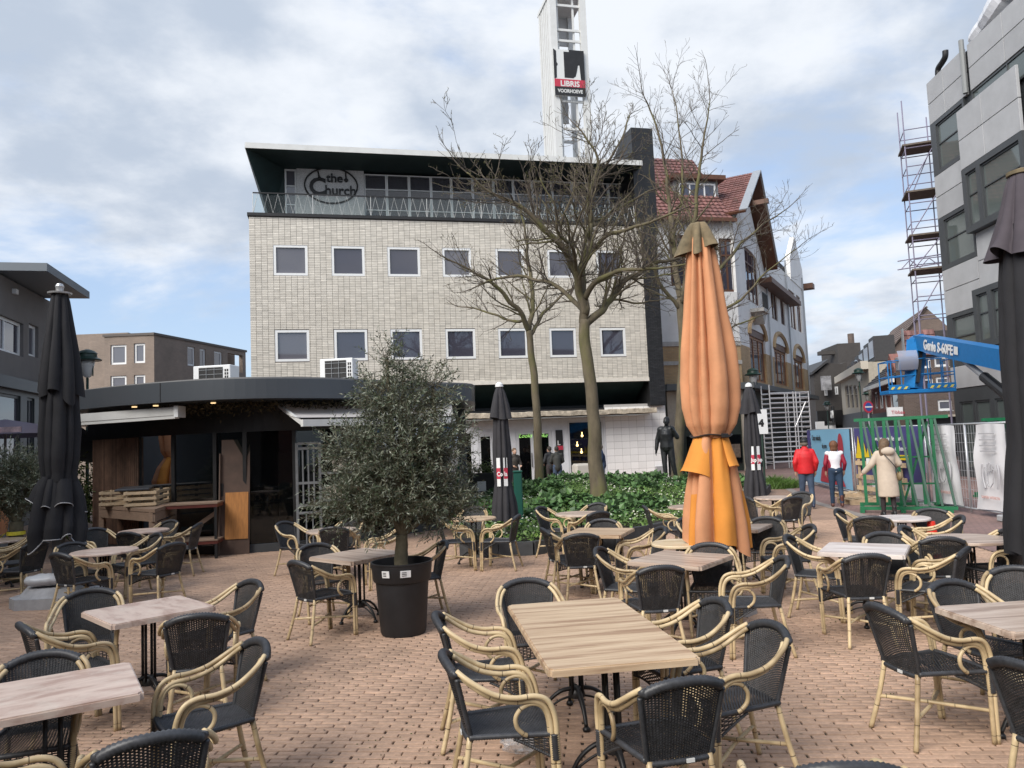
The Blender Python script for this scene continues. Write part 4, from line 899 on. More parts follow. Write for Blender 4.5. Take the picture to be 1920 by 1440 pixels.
# second, staggered column of bays
yb = -.32
zz = [zc(213, 1806), rl(1816, 311, yb)[1], rl(1826, 432, yb)[1], rl(1836, 540, yb)[1], rl(1846, 650, yb)[1], 4.3]
panel(XW+.05, XW+1.6, (zz[0]+zz[1])/2, zz[0], yb); panel(XW+.05, XW+1.6, zz[1], (zz[0]+zz[1])/2, yb); panel(XW+1.6, XW+3.6, (zz[0]+zz[1])/2, zz[0], yb); panel(XW+1.6, XW+3.6, zz[1], (zz[0]+zz[1])/2, yb)
for a, b in ((zz[2], zz[1]), (zz[4], zz[3])):
    holes = [(XW+.28, XW+.95, a+.2, b-.2), (XW+1.2, XW+3.4, a+.2, b-.2)]
    mb = MB(); holes_wall(mb, XW+.05, XW+3.6, a, b, holes, yb, .1); mb.build('bay_surround', M_anth, RB)
    for h in holes: window(RB, h[0]+.005, h[1]-.005, h[2]+.005, h[3]-.005, yb+.06, M_anth, M_glr, .06, .06, [], [(a+b)/2+.15])
panel(XW+.1, XW+1.6, (zz[3]+zz[2])/2, zz[2], -.05); panel(XW+.1, XW+1.6, zz[3], (zz[3]+zz[2])/2, -.05); panel(XW+1.6, XW+3.6, zz[3], zz[2], -.05)
panel(XW+1.0, XW+3.6, Z[10], zz[4]-.1, -.05)
window(RB, XW+.5, XW+4.8, Z[2]-.9, Z[2]-.02, .03, M_anth, M_glr, .06, .06, [XW+2.6])
mb = MB(); holes_wall(mb, 0.03, XE, 0, Z[10], [(.4, 1.3, .3, Z[10]-.5), (1.45, 2.4, .1, Z[10]-.5), (2.7, 5, .3, Z[10]-.5)], .03, .15); mb.build('ground_floor_frame', M_anth, RB)
for h in ((.4, 1.3, .3), (1.45, 2.4, .1), (2.7, 5, .3)): window(RB, h[0]+.005, h[1]-.005, h[2]+.005, Z[10]-.505, .06, M_anth, M_glr, .06, .06)
mb = MB(); p0 = rl(1838, 58); p1 = rl(1908, 0)
mb.tube(smooth_path([(XW+.6, .1, Z[0]+.05), (XW+1.2, .3, Z[0]+.3), (XW+1.8, .3, Z[0]+.42), (XW+2.4, .4, Z[0]+.7), (XW+3.2, .4, Z[0]+.75), (XW+4.4, .4, Z[0]+.6)], 4), [.12, .2, .26, .3, .3, .34, .36, .36, .4, .42, .44, .44, .4, .4, .42, .44, .44, .46, .46, .46, .46], 9); sh = mb.build('roof_sheeting', mat('plastic_film', (.62, .63, .66), .35, bump=.8, bscale=9), None); sh.location = FR.p; sh.rotation_euler = (0, 0, FR.a); tag(sh, 'white plastic sheeting bundled along the roof edge of the grey block', 'sheeting')
mb = MB(); mb.tube(smooth_path([(.75, .1, Z[0]), (.8, .1, Z[0]+.22), (1.1, .1, Z[0]+.3), (1.35, .1, Z[0]+.4), (1.4, .1, Z[0]+.62)], 4), .11, 8); hs = mb.build('roof_hose', M_black, None, True); hs.location = FR.p; hs.rotation_euler = (0, 0, FR.a); tag(hs, 'short black curved hose on the grey block roof edge', 'hose')
# ------------------------------------------------------------------ street houses beyond
def simple_house(name, label, fr, x0, x1, depth, z1, wm, wins, fm_=None, gm=None, roof=None, rm=None, fw=.09, mul=1):
    B = bthing(name, label, fr); mb = MB(); holes_wall(mb, x0, x1, 0, z1, wins, 0, .3); mb.build('wall', wm, B)
    mb = MB(); mb.box(x0+.02, x1-.02, .31, depth, 0, z1-.02); mb.build('core', wm, B)
    for h in wins: window(B, h[0]+.005, h[1]-.005, h[2]+.005, h[3]-.005, .06, fm_ or M_winf, gm or M_gl, fw, .08, [h[0]+(h[1]-h[0])*k/mul for k in range(1, mul)], [h[2]+(h[3]-h[2])*.6] if h[3]-h[2] > 1.2 else [], M_winf if fm_ is None else None)
    return B
FH = Frame(AT(1650, 800, 52.0), 253.0); hl = lambda px, py, off=0.0: FH.at(px, py, off)
# beige shop house
x0, x1 = hl(1578, 740)[0], hl(1632, 740)[0]; zt_ = hl(1580, 706)[1]
ww = [(hl(a, 740)[0], hl(b, 740)[0], hl((a+b)/2, 766)[1], hl((a+b)/2, 722)[1]) for a, b in ((1585, 1591.5), (1593, 1599.5), (1601, 1607.5), (1609, 1615))]
BE = simple_house('beige_shop_house', 'beige rendered shop house with four tall narrow windows in the far street', FH, x0, x1, 9, zt_, M_beige, ww, M_beige, M_gl2, fw=.06)
mb = MB(); mb.box(x0-.3, x1, -.5, .0, zt_-.5, zt_+.1); mb.build('cornice', mat('cornice_cream', (.55, .5, .42), .8), BE)
mb = MB(); mb.box(x0, x1, -.1, -.005, 0, hl(1600, 775)[1]); mb.build('shop_front', M_black, BE)
zd = hl(1600, 672)[1]
for i in range(6):
    a = x0 + (x1-x0)*i/6.2; mb = MB(); mb.box(a+.2, a+(x1-x0)/6.2-.25, .6, 2, zt_+.1, zd+.2*i); d = mb.build('dormer', M_dtile, BE)
    mb = MB(); mb.box(a+.3, a+(x1-x0)/6.2-.35, .55, .6, zt_+.4, zd+.2*i-.3); mb.build('pane', M_gl2, d)
a_, b_ = hl(1571, 783, -.6); text_mesh('C&A', 1.0, 'shop_lettering', M_white, BE, Matrix.Translation((x0-1.6, -.9, b_)) @ Matrix.Rotation(rad(90), 4, 'X'), .05, .02)
mb = MB(); mb.box(x0-1.9, x0+.1, -.85, -.7, b_-.4, b_+1.1); mb.build('sign_box', M_black, BE)
# red brick house
x0, x1 = hl(1634, 740)[0], hl(1690, 740)[0]; zt_ = hl(1636, 726)[1]
ww = [(hl(a, 750)[0], hl(b, 750)[0], hl((a+b)/2, 766)[1], hl((a+b)/2, 735)[1]) for a, b in ((1639, 1645), (1648, 1655), (1657.5, 1663), (1668, 1684))]
RD = simple_house('red_brick_house', 'small red brick house with tall white windows in the far street', FH, x0, x1, 8, zt_, M_rbr, ww, mul=1)
pantile_plane('slate_roof', M_dtile, RD, (x0, -.4, zt_), (1, 0, 0), (0, 1, .9), x1-x0, 4.0)
mb = MB(); mb.box(x0-.1, x1, -.5, -.3, zt_-.25, zt_); mb.build('gutter', M_winf, RD)
p0 = hl(1660, 700)[0]; p1 = hl(1686, 700)[0]; mb = MB(); zp_ = hl(1672, 672)[1]; mb.prism([(p0, zt_+.02), (p1, zt_+.02), (p1, zp_-1.2), ((p0+p1)/2, zp_+.3), (p0, zp_-1.2)], (-.1, 3)); gd = mb.build('gable_dormer', M_rbr, RD)
window(gd, p0+.9, p1-.9, zt_+.6, zp_-1.6, -.14, M_winf, M_gl, .12, .05, [(p0+p1)/2])
mb = MB(); mb.box(x0, x1, -.12, -.005, 0, hl(1640, 776)[1]); mb.build('shop_front', M_black, RD)
# dark gabled houses at the end of the street
FD = Frame(AT(1555, 800, 74.0), -6.0); dl = lambda px, py, off=0.0: FD.at(px, py, off)
x0, x1 = dl(1528, 740)[0], dl(1592, 740)[0]; xm = dl(1556, 740)[0]; z0_ = dl(1533, 700)[1]; zp_ = dl(1555, 680)[1]
DK = bthing('dark_gabled_house', 'dark brick house with pointed gable closing the far street', FD)
mb = MB(); mb.prism([(x0, 0), (x1, 0), (x1, z0_+1), (xm+1.2, z0_+.8), (xm, zp_), (x0+.3, z0_), (x0, z0_)], (0, 9)); mb.build('wall', M_dbr, DK)
mb = MB(); mb.prism([(x0-.2, z0_-.1), (xm, zp_+.1), (xm, zp_+.35), (x0-.2, z0_+.15)], (-.3, 9)); mb.build('roof', M_dtile, DK)
for a, b, c, d in ((1565, 1571, 740, 725), (1545, 1551, 742, 726)):
    window(DK, dl(a, 730)[0], dl(b, 730)[0], dl(a, c)[1], dl(a, d)[1], -.06, M_winf, M_gl2, .12, .05)
mb = MB(); q0 = dl(1536, 733); q1 = dl(1552, 706); mb.box(q0[0], q1[0], -1.0, -.7, q0[1], q1[1]); mb.build('banner', mat('far_banner', (.25, .25, .26), .7, var=.8, vscale=1.2), DK)
mb = MB(); mb.box(x0, x1, -.3, -.01, 0, dl(1550, 770)[1]); mb.build('shop_front', M_black, DK)
for a, b, c in ((1545, 797, M_winf), (1560, 790, M_black)):
    q = dl(a, b); mb = MB(); mb.box(q[0]-.9, q[0]+.9, -.6, -.32, q[1]-.4, q[1]+.35); mb.build('fascia_sign', c, DK)
FC = Frame(AT(1596, 800, 82.0), -6.0); cl = lambda px, py: FC.at(px, py)
CB = bthing('brick_stair_tower', 'dark brick stair tower rising above the far street with thin flue', FC)
x0, x1 = cl(1574, 700)[0], cl(1617, 700)[0]; mb = MB(); mb.box(x0, x1, 0, 6, 0, cl(1595, 643)[1]); mb.build('wall', M_dbr, CB)
mb = MB(); mb.box(x0-1.6, x0-.003, 1, 2, cl(1570, 662)[1], cl(1570, 655)[1]); mb.build('bracket', M_dbr, CB)
q = cl(1608, 643); mb = MB(); mb.bar((q[0], 2, q[1]), (q[0], 2, cl(1608, 621)[1]), .35, 8); mb.build('flue', M_bbr, CB)
# big tiled roof, gable towards the square
E_ = AT(1658, 675, 60.0); FG = Frame(E_, -17.0); gl_ = lambda px, py: FG.at(px, py)
RH = bthing('big_roof_house', 'brown brick house with one huge brown tiled roof', FG)
ze = gl_(1658, 675)[1]; xr, zr2 = gl_(1738, 578)
mb = MB(); mb.prism([(0, 0), (2*xr, 0), (2*xr, ze), (xr, zr2), (0, ze)], (0, 14)); mb.build('wall', M_bbr, RH)
pantile_plane('roof_tiles', M_btile, RH, (-.35, 13.8, ze-.2), (0, -1, 0), (xr, 0, zr2-ze), 14.1, math.hypot(xr, zr2-ze)+.4, .42, .42)
mb = MB(); mb.beam((-.3, -.1, ze-.1), (xr, -.1, zr2+.12), .10, .16); mb.build('verge', M_btile, RH)
# brown brick house with mansard
FB = Frame(AT(1740, 800, 42.0), -4.0); bl = lambda px, py, off=0.0: FB.at(px, py, off)
x0, x1 = bl(1692, 720)[0], bl(1800, 720)[0]; zt_ = bl(1740, 666)[1]
ww = [(bl(a, 740)[0], bl(b, 740)[0], bl((a+b)/2, c)[1], bl((a+b)/2, d)[1]) for a, b, c, d in ((1727, 1752, 733, 709), (1757, 1784, 770, 749), (1757, 1784, 687, 668), (1757, 1784, 721, 706), (1729, 1751, 690, 670))]
BM = simple_house('mansard_house', 'brown brick house with low tiled mansard behind the blue lift basket', FB, x0, x1, .8, zt_, M_bbr, ww, None, M_gl, fw=.12)
q0, q1 = bl(1694, 625), bl(1757, 613)
pantile_plane('mansard_tiles', M_rtile, BM, (q0[0], -.1, zt_), (1, 0, 0), (0, .35, 1), q1[0]-q0[0], q1[1]-zt_, .33, .33)
mb = MB(); mb.box(q0[0]-.05, q0[0], -.02, .2, zt_, q1[1]); mb.build('mansard_side', M_zinc, BM); mb = MB(); mb.box(q1[0], x1, .3, .9, zt_, bl(1770, 618)[1]); mb.build('dormer', M_dbr, BM)
mb = MB(); mb.box(q1[0]+.9, q1[0]+2.2, .22, .29, bl(1770, 655)[1], bl(1770, 630)[1]); mb.build('dormer_window', M_winf, BM)
mb = MB(); mb.box(x0, x1, -.06, -.004, .2, bl(1740, 782)[1]); mb.build('shop_front', M_black, BM); mb = MB(); mb.box(x0, x1, -.4, -.062, bl(1740, 783)[1], bl(1740, 779)[1]); mb.build('shop_canopy', M_beige, BM)
mb = MB(); q = bl(1663, 781, -1.5), bl(1691, 763, -1.5); mb.box(q[0][0], q[1][0], -1.6, -1.5, q[0][1], q[1][1]); sb = mb.build('shop_sign', M_winf, BM)
text_mesh('Tibbaa', .26, 'lettering', MATS['sign_red'], sb, facing(q[0][0]+.2, -1.61, q[0][1]+.12), .004)
# ------------------------------------------------------------------ buildings on the left
FL = Frame(AT(0, 860, 22.0), 104.2); ll = lambda px, py, off=0.0: FL.at(px, py, off)
LB = bthing('grey_rendered_block', 'grey rendered low block with projecting flat roof left of the pavilion', FL)
M_grend = mat('grey_render', (.155, .145, .14), .85, var=.08, vscale=2, bump=.2)
xe = ll(106, 700)[0]; xs = -26.0; zt_ = ll(0, 514)[1]; zf = ll(0, 703)[1]
hh = [(ll(-55, 620)[0], ll(44, 620)[0], ll(0, 656)[1], ll(0, 589)[1]), (ll(54, 620)[0], ll(72, 620)[0], ll(60, 668)[1], ll(60, 608)[1])]
mb = MB(); holes_wall(mb, xs, xe, zf, zt_, hh, 0, .35); mb.build('wall', M_grend, LB)
mb = MB(); mb.box(xs, xe-.02, .36, 9, 0, zt_-.1); mb.build('core', M_grend, LB)
window(LB, *hh[0], .1, M_winf, M_gl, .09, .1, [hh[0][0]+(hh[0][1]-hh[0][0])*k/3 for k in (1, 2)], [], M_winf); window(LB, *hh[1], .1, M_winf, M_gl2, .09, .1, [], [], M_winf)
mb = MB(); mb.box(xs, xe+.1, -.15, .34, zf-.35, zf-.003); mb.build('fascia', M_anth, LB)
hh = [(ll(-40, 760)[0], ll(42, 760)[0], .3, zf-.5), (ll(54, 760)[0], ll(68, 760)[0], .3, zf-.5)]
mb = MB(); holes_wall(mb, xs, xe, 0, zf-.352, hh, .05, .34); mb.build('ground_floor_wall', M_anth, LB)
for h in hh: window(LB, h[0]+.005, h[1]-.005, h[2], h[3]-.005, .1, M_anth, M_gl2, .08, .08, [(h[0]+h[1])/2])
q0 = ll(88, 508, -1.3); q1 = ll(168, 558, -1.3)
mb = MB(); mb.box(q0[0], q1[0], -1.3, 7, q0[1]-.0, q0[1]+.24); mb.build('roof_slab', mat('slab_grey', (.15, .17, .19), .6), LB)
mb = MB(); mb.box(q0[0]+1.0, xe-.5, .6, 7, zt_, q0[1]-.003); mb.build('penthouse_wall', mat('penthouse_grey', (.22, .23, .24), .7), LB)
mb = MB(); mb.bbox(*(lambda q: (q[0]-.08, q[0]+.12, -.12, .0, q[1]-.1, q[1]+.05))(ll(24, 545)), .01); mb.build('wall_lamp', M_winf, LB)
FA = Frame(AT(290, 850, 46.0), 0.0); al = lambda px, py, off=0.0: FA.at(px, py, off)
AP = bthing('brick_flats', 'taupe brick flats with white windows behind the pavilion roof', FA)
zt_ = al(290, 628)[1]; xl = al(196, 700)[0]
hh = [(al(a, 680)[0], al(b, 680)[0], al(a, c)[1], al(a, d)[1]) for a, b, c, d in ((207, 237, 684, 647), (251, 272, 681, 644), (207, 237, 740, 705), (251, 272, 738, 703))]
mb = MB(); holes_wall(mb, xl, 0, 0, zt_, hh, 0, .3); mb.build('wall', M_tbr, AP)
for h in hh: window(AP, h[0]+.005, h[1]-.005, h[2], h[3]-.005, .08, M_winf, M_gl2, .12, .08, [], [], M_winf)
mb = MB(); mb.box(xl, -.3, .31, 8, 0, zt_-.02); mb.build('core', M_tbr, AP)
RA = AP.matrix_basis.inverted() @ (Matrix.Translation(FA.p) @ Matrix.Rotation(rad(77.5), 4, 'Z')); FA2 = Frame(FA.p, 77.5); al2 = lambda px, py, off=0.0: FA2.at(px, py, off)
xe = al2(461, 690)[0]
hh = [(al2(a, 680)[0], al2(b, 680)[0], al2((a+b)/2, c)[1], al2((a+b)/2, d)[1]) for a, b, c, d in ((352, 366, 686, 650), (375, 386, 690, 654), (402, 417, 692, 659), (427, 455, 697, 664))]
mb = MB(); holes_wall(mb, 0, xe, 0, zt_, hh, 0.003, .3); mb.build('side_wall', M_tbr, AP).matrix_local = RA
for i, h in enumerate(hh):
    if i < 3: window(AP, h[0]+.005, h[1]-.005, h[2], h[3]-.005, .08, M_winf, M_gl2, .12, .08).matrix_local = RA
mb = MB(); mb.box(.4, xe, .9, 5, 0, zt_-.02); mb.build('side_core', M_tbr, AP).matrix_local = RA
mb = MB(); mb.box(-.1, xe+.1, -.06, .4, zt_, zt_+.15); mb.build('coping', mat('coping_dark', (.10, .085, .075), .7), AP).matrix_local = RA
mb = MB(); mb.box(xl-.1, .0, -.06, .4, zt_, zt_+.15); mb.build('coping', mat('coping_dark', (.1, .085, .075)), AP)
xq = al(140, 700)[0]; zq = al(150, 607)[1]; mb = MB(); mb.box(xq-6, xl-.01, 3, 9, 0, al(160, 640)[1]); mb.build('rear_wall', M_tbr, AP); mb = MB(); mb.box(xq-6, al(178, 640)[0], 4, 9, al(160, 640)[1], zq); mb.build('rear_top', M_tbr, AP)
window(AP, al(146, 660)[0], al(193, 660)[0], al(170, 700)[1], al(170, 650)[1], 2.9, M_winf, M_gl2, .15, .08, [al(165, 660)[0], al(182, 660)[0]])
q0 = al(140, 697), al(195, 676); mb = MB(); mb.box(q0[0][0], q0[1][0], 1.5, 3, q0[0][1]-.3, q0[0][1]); bc = mb.build('balcony', M_stone, AP)
for k in range(12):
    x = q0[0][0] + (q0[1][0]-q0[0][0])*(k+.5)/12; mb = MB(); mb.bar((x, 1.55, q0[0][1]), (x, 1.55, q0[1][1]), .03, 5); mb.build('baluster', M_winf, bc)
mb = MB(); mb.box(q0[0][0], q0[1][0], 1.5, 1.6, q0[1][1], q0[1][1]+.08); mb.build('rail', M_winf, bc)
# ------------------------------------------------------------------ pavilion with curved roof
def xy(p): return (p.x, p.y)
PV = thing('pavilion', 'low dark glazed pavilion with curved anthracite roof edge', 'building', (0, 0, 0))
edge = [xy(AT(px, 760, d)) for px, d in ((92, 16.2), (140, 15.6), (210, 14.95), (300, 14.5), (380, 14.3), (460, 14.35), (540, 14.65), (620, 15.2), (700, 16.0), (780, 16.9), (850, 17.65))]
edge = [(p.x, p.y) for p in smooth_path([(x, y, 0) for x, y in edge], 4)]
cor = [xy(AT(px, 740, d)) for px, d in ((872, 17.95), (884, 18.25), (889, 18.8), (890, 19.6), (889, 24.0))]
out = edge + cor + [(-14.3, 24.0), (-10.7, 17.4)]
M_band = mat('roof_band', (.060, .068, .078), .38, var=.05, vscale=.6)
mb = MB(); mb.prism(out, (3.02, 3.40), 'z'); mb.build('roof_band', M_band, PV)
mb = MB(); mb.prism([(x*.985, y+.12) for x, y in out], (3.402, 3.44), 'z'); mb.build('roof_deck', mat('roof_felt', (.2, .2, .2)), PV)
for px, d in ((600, 15.08), (300, 14.5)):
    p = AT(px, 730, d-.012); mb = MB(); mb.box(p.x-.006, p.x+.006, p.y, p.y+.02, 3.03, 3.395); mb.build('band_joint', M_black, PV)
ins = [(x, y+1.05) for x, y in edge]
def at_px(px, k=1.05):
    # point on the wall line seen at pixel column px
    best = min(ins, key=lambda q: abs((q[0]/q[1]) - (ray(px, 900).x/ray(px, 900).y))); return best
i0 = ins.index(at_px(170)); i1 = ins.index(at_px(862)); wall = ins[i0:i1+1]
def along(a, b, z0, z1, th, name, m, parent=PV, off=0.0):
    mb = MB(); P = [p for p in wall if a <= p[0] <= b]; P = [P[0]] + P + [P[-1]]
    mb.prism([(x, y-off) for x, y in P] + [(x, y+th-off) for x, y in reversed(P)], (z0, z1), 'z'); return mb.build(name, m, parent)
along(-99, 99, 2.42, 3.018, .10, 'transom_band', M_black)
along(-99, 99, -.01, .16, .10, 'plinth', M_anth)
xs_sl = (at_px(172)[0], at_px(258)[0])
# timber slats on the left, glass beyond
rs = random.Random(2)
M_slat = mat('dark_slat_timber', (.10, .055, .035), .6, var=.3, vscale=6, objrand=.3)
P = [p for p in wall if xs_sl[0] <= p[0] <= xs_sl[1]]
L_ = 26
for k in range(L_):
    t = k/(L_-1)*(len(P)-1); i = min(int(t), len(P)-2); f = t-i; x = P[i][0]+(P[i+1][0]-P[i][0])*f; y = P[i][1]+(P[i+1][1]-P[i][1])*f
    mb = MB(); mb.box(x-.018, x+.018, y-.05, y+.03, .17, 2.41); mb.build('slat', M_slat, PV)
mb = MB(); mb.prism([(x, y+.04) for x, y in P]+[(x, y+.08) for x, y in reversed(P)], (.16, 2.42), 'z'); mb.build('slat_backing', M_black, PV)
gx = [at_px(q)[0] for q in (258, 330, 397, 462, 552, 640, 730, 800, 862)]
M_glp = glass_mat('pavilion_glass', (.55, .62, .6), .8, (.006, .007, .009), 1.55)
for k in range(len(gx)-1):
    Pg = [p for p in wall if gx[k]-1e-6 <= p[0] <= gx[k+1]+1e-6]
    if len(Pg) < 2: Pg = [min(wall, key=lambda q: abs(q[0]-gx[k])), min(wall, key=lambda q: abs(q[0]-gx[k+1]))]
    a, b = Pg[0], Pg[-1]
    mb = MB(); mb.prism([(a[0], a[1]+.03), (b[0], b[1]+.03), (b[0], b[1]+.042), (a[0], a[1]+.042)], (.16, 2.42), 'z'); mb.build('glass_panel', M_glp, PV)
    mb = MB(); mb.box(a[0]-.035, a[0]+.035, a[1]-.01, a[1]+.075, .16, 2.42); mb.build('mullion', M_black, PV)
# interior
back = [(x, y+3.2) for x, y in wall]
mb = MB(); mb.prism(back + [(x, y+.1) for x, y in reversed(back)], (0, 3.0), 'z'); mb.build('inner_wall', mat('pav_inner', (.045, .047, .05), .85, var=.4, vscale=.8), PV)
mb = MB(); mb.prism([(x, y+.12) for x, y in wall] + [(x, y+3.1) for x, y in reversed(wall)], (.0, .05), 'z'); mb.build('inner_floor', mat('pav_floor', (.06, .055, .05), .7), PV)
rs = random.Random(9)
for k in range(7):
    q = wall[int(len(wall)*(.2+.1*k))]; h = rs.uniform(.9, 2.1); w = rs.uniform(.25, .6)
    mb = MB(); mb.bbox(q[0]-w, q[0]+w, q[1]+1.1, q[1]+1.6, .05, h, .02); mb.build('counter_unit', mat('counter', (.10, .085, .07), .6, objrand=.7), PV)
# dried greenery hanging under the transom
M_dry = mat('dried_leaf', (.07, .055, .025), .8, attr=.5, back=(.05, .04, .02))
mb = MB(); mb.t = []
for k in range(1500):
    q = rs.choice(edge[10:40]); z = 3.0 - abs(rs.gauss(0, .1)); c = Vector((q[0]+rs.gauss(0, .12), q[1]+.75+rs.gauss(0, .12), z)); d = Vector((rs.gauss(0,1), rs.gauss(0,1), rs.gauss(0,1))).normalized()*.05; e = Vector((rs.gauss(0,1), rs.gauss(0,1), rs.gauss(0,1))).normalized()*.02
    mb.tint = rs.random(); mb.add([c-d, c+e, c+d, c-e], [(0,1,2,3)])
tag(mb.build('hanging_greenery', M_dry, PV), kind='stuff')
for px, d in ((252, 15.3), (292, 15.2), (400, 15.1)):
    p = AT(px, 762, d); mb = MB(); mb.lathe([(.05, 3.0), (.05, 3.019)], 14, (p.x, p.y, 0)); mb.build('spotlight', mat('spot_glow', (.9, .6, .3), .4, emit=((1, .7, .35), 1.0)), PV)
# awnings
def awning_box(a, b, s, label):
    mb = MB(); mb.beam(a, b, s*1.3, s); o = mb.build('awning_cassette', M_white, None); tag(o, label, 'awning'); return o
a, b = AT(334, 771, 14.75), AT(128, 786, 15.5)
aw = thing('rolled_awning', 'white rolled-up awning cassette above the crates', 'awning', a)
mb = MB(); mb.beam((0, 0, 0), b-a, .24, .16); mb.build('cassette', M_white, aw); mb = MB(); mb.beam((0, -.05, -.11), b-a+Vector((0, -.05, -.11)), .12, .07); mb.build('front_bar', M_white, aw)
mb = MB(); mb.box(-.02, .06, -.15, .2, -.12, .1); mb.build('end_cap', M_winf, aw)
aw = thing('open_awning', 'white awning rolled out behind the olive tree', 'awning', (0, 0, 0))
A, B, C_, D = AT(512, 757, 15.55), AT(566, 788, 14.0), AT(852, 784, 16.6), AT(846, 754, 18.0)
mb = MB(); mb.grid(lambda u, v: A.lerp(D, u).lerp(B.lerp(C_, u), v) + Vector((0, 0, .05-.10*math.sin(math.pi*v))), 9, 7); mb.build('fabric', mat('awning_cloth', (.58, .56, .55), .8, var=.05, trans=.3), aw, True)
mb = MB(); mb.beam(B+Vector((0,0,-.05)), C_+Vector((0,0,-.05)), .09, .13); mb.build('front_bar', M_white, aw)
mb = MB(); mb.beam(A+Vector((0,0,.08)), D+Vector((0,0,.08)), .2, .14); mb.build('cassette', M_white, aw)
mb = MB(); mb.beam(A+Vector((.1,0,-.02)), B+Vector((0,.05,-.06)), .05, .07); mb.build('arm', M_white, aw)
# air conditioners on the pavilion roof
def ac_unit(px0, px1, ytop, Y, label, rz):
    p = AT((px0+px1)/2, ytop, Y); w = (px1-px0)/FPX*Y; h = p.z-3.44
    t = thing('air_conditioner', label, 'air conditioner', (p.x, p.y, 3.44), rz, 'air conditioners on the pavilion roof')
    mb = MB(); mb.bbox(-w/2, w/2, 0, .42, .06, h, .015); mb.build('casing', M_winf, t)
    mb = MB(); mb.box(-w*.34, w*.30, -.012, -.002, .1, h-.05); g = mb.build('grille_opening', M_black, t)
    for k in range(4): mb = MB(); z = .1+(h-.15)*(k+.5)/4; mb.box(-w*.34, w*.30, -.024, -.013, z-.004, z+.004); mb.build('grille_bar', M_zinc, g)
    for k in range(2): mb = MB(); x = -w*.34+w*.64*(k+1)/3; mb.box(x-.003, x+.003, -.034, -.025, .1, h-.05); mb.build('grille_bar', M_zinc, g)
    for k in range(5):
        for j in range(2): mb = MB(); z = .12+(h-.2)*k/5; mb.box(w*.35+.06*j*w, w*.35+.06*j*w+.04*w, -.006, -.001, z, z+(h-.2)/7); mb.build('vent_slot', M_black, t)
    for s in (-1, 1): mb = MB(); mb.box(s*w*.35-.04, s*w*.35+.04, .05, .37, 0, .0595); mb.build('foot', M_black, t)
ac_unit(359, 434, 685, 17.2, 'white air conditioner on the pavilion roof before the brick flats', rad(-8)); ac_unit(598, 662, 672, 17.2, 'white air conditioner on the pavilion roof before the tiled facade', rad(-6))
# ------------------------------------------------------------------ carpentry in front of the pavilion
M_tim = mat('grey_timber', (.25, .17, .12), .75, var=.25, vscale=6, stretch=(2, 2, 10), dirt=.3, dscale=3)
M_crate = mat('crate_pine', (.48, .36, .23), .75, var=.2, vscale=8, objrand=.15)
n = G(290, 955, 1.05); l = G(150, 946, 1.05); r_ = G(346, 937, 1.05)
l = n + (l-n).normalized()*2.6; r_ = n + (r_-n).normalized()*1.9
bk = l + r_ - n
wb = thing('timber_workbench', 'weathered timber workbench carrying wooden crates', 'workbench', (n.x, n.y, 0)); o_ = Vector((n.x, n.y, 0))
Lp = [Vector((q.x, q.y, 0))-o_ for q in (n, r_, bk, l)]
mb = MB(); mb.prism([(q.x, q.y) for q in Lp], (.99, 1.05), 'z'); mb.build('bench_top', M_tim, wb)
cen = sum(Lp, Vector())/4
for q in Lp: mb = MB(); c = q.lerp(cen, .1); mb.box(c.x-.05, c.x+.05, c.y-.05, c.y+.05, 0, .989); mb.build('leg', M_tim, wb)
for a, b in ((0, 1), (3, 0)):
    mb = MB(); p, q = Lp[a].lerp(cen, .05), Lp[b].lerp(cen, .05); mb.beam(p+Vector((0,0,.90)), q+Vector((0,0,.90)), .04, .16); mb.build('apron_board', M_tim, wb)
mb = MB(); p, q = Lp[0].lerp(cen, .06), Lp[1].lerp(cen, .06); mb.beam(p+Vector((0,0,.66)), q+Vector((0,0,.66)), .03, .26); mb.build('side_board', M_tim, wb)
def crate(c, w, d, h, rz, label):
    t = thing('wooden_crate', label, 'crate', c, rz, 'wooden crates on the workbench')
    for i in range(3):
        z = h*(.08+.36*i)
        for s in (-1, 1):
            mb = MB(); mb.box(-w/2, w/2, s*d/2-.01, s*d/2+.01, z, z+h*.18); mb.build('slat', M_crate, t)
            mb = MB(); mb.box(s*w/2-.01+s*.003, s*w/2+.01+s*.003, -d/2-.012, d/2+.012, z, z+h*.18); mb.build('slat', M_crate, t)
    for sx in (-1, 1):
        for sy in (-1, 1): mb = MB(); mb.box(sx*(w/2-.05)-.03, sx*(w/2-.05)+.03, sy*(d/2-.03)-.015, sy*(d/2-.03)+.015, 0, h); mb.build('corner_post', M_crate, t)
    mb = MB(); mb.box(-w/2+.02, w/2-.02, -d/2+.02, d/2-.02, .003, .02); mb.build('base', M_crate, t)
dx_ = (Vector((r_.x, r_.y, 0))-o_).normalized(); ang = math.atan2(dx_.y, dx_.x)
c1 = o_ + dx_*.85 + (Lp[3].normalized())*.75; crate((c1.x, c1.y, 1.052), 1.25, .55, .30, ang, 'long pale slatted crate under the dark tray')
c2 = o_ + dx_*.45 + (Lp[3].normalized())*1.75; crate((c2.x, c2.y, 1.052), .7, .62, .30, ang, 'short pale slatted crate towards the black parasol')
mb = MB(); mb.bbox(-.75, .75, -.3, .3, 0, .04, .01); tr_ = mb.build('dark_tray', mat('dark_plastic', (.05, .053, .06), .4), None, False, (c1.x-.35, c1.y+.2, 1.357)); tr_.rotation_euler = (0, 0, ang+.15); tag(tr_, 'dark grey flat tray lying across the crates', 'tray')
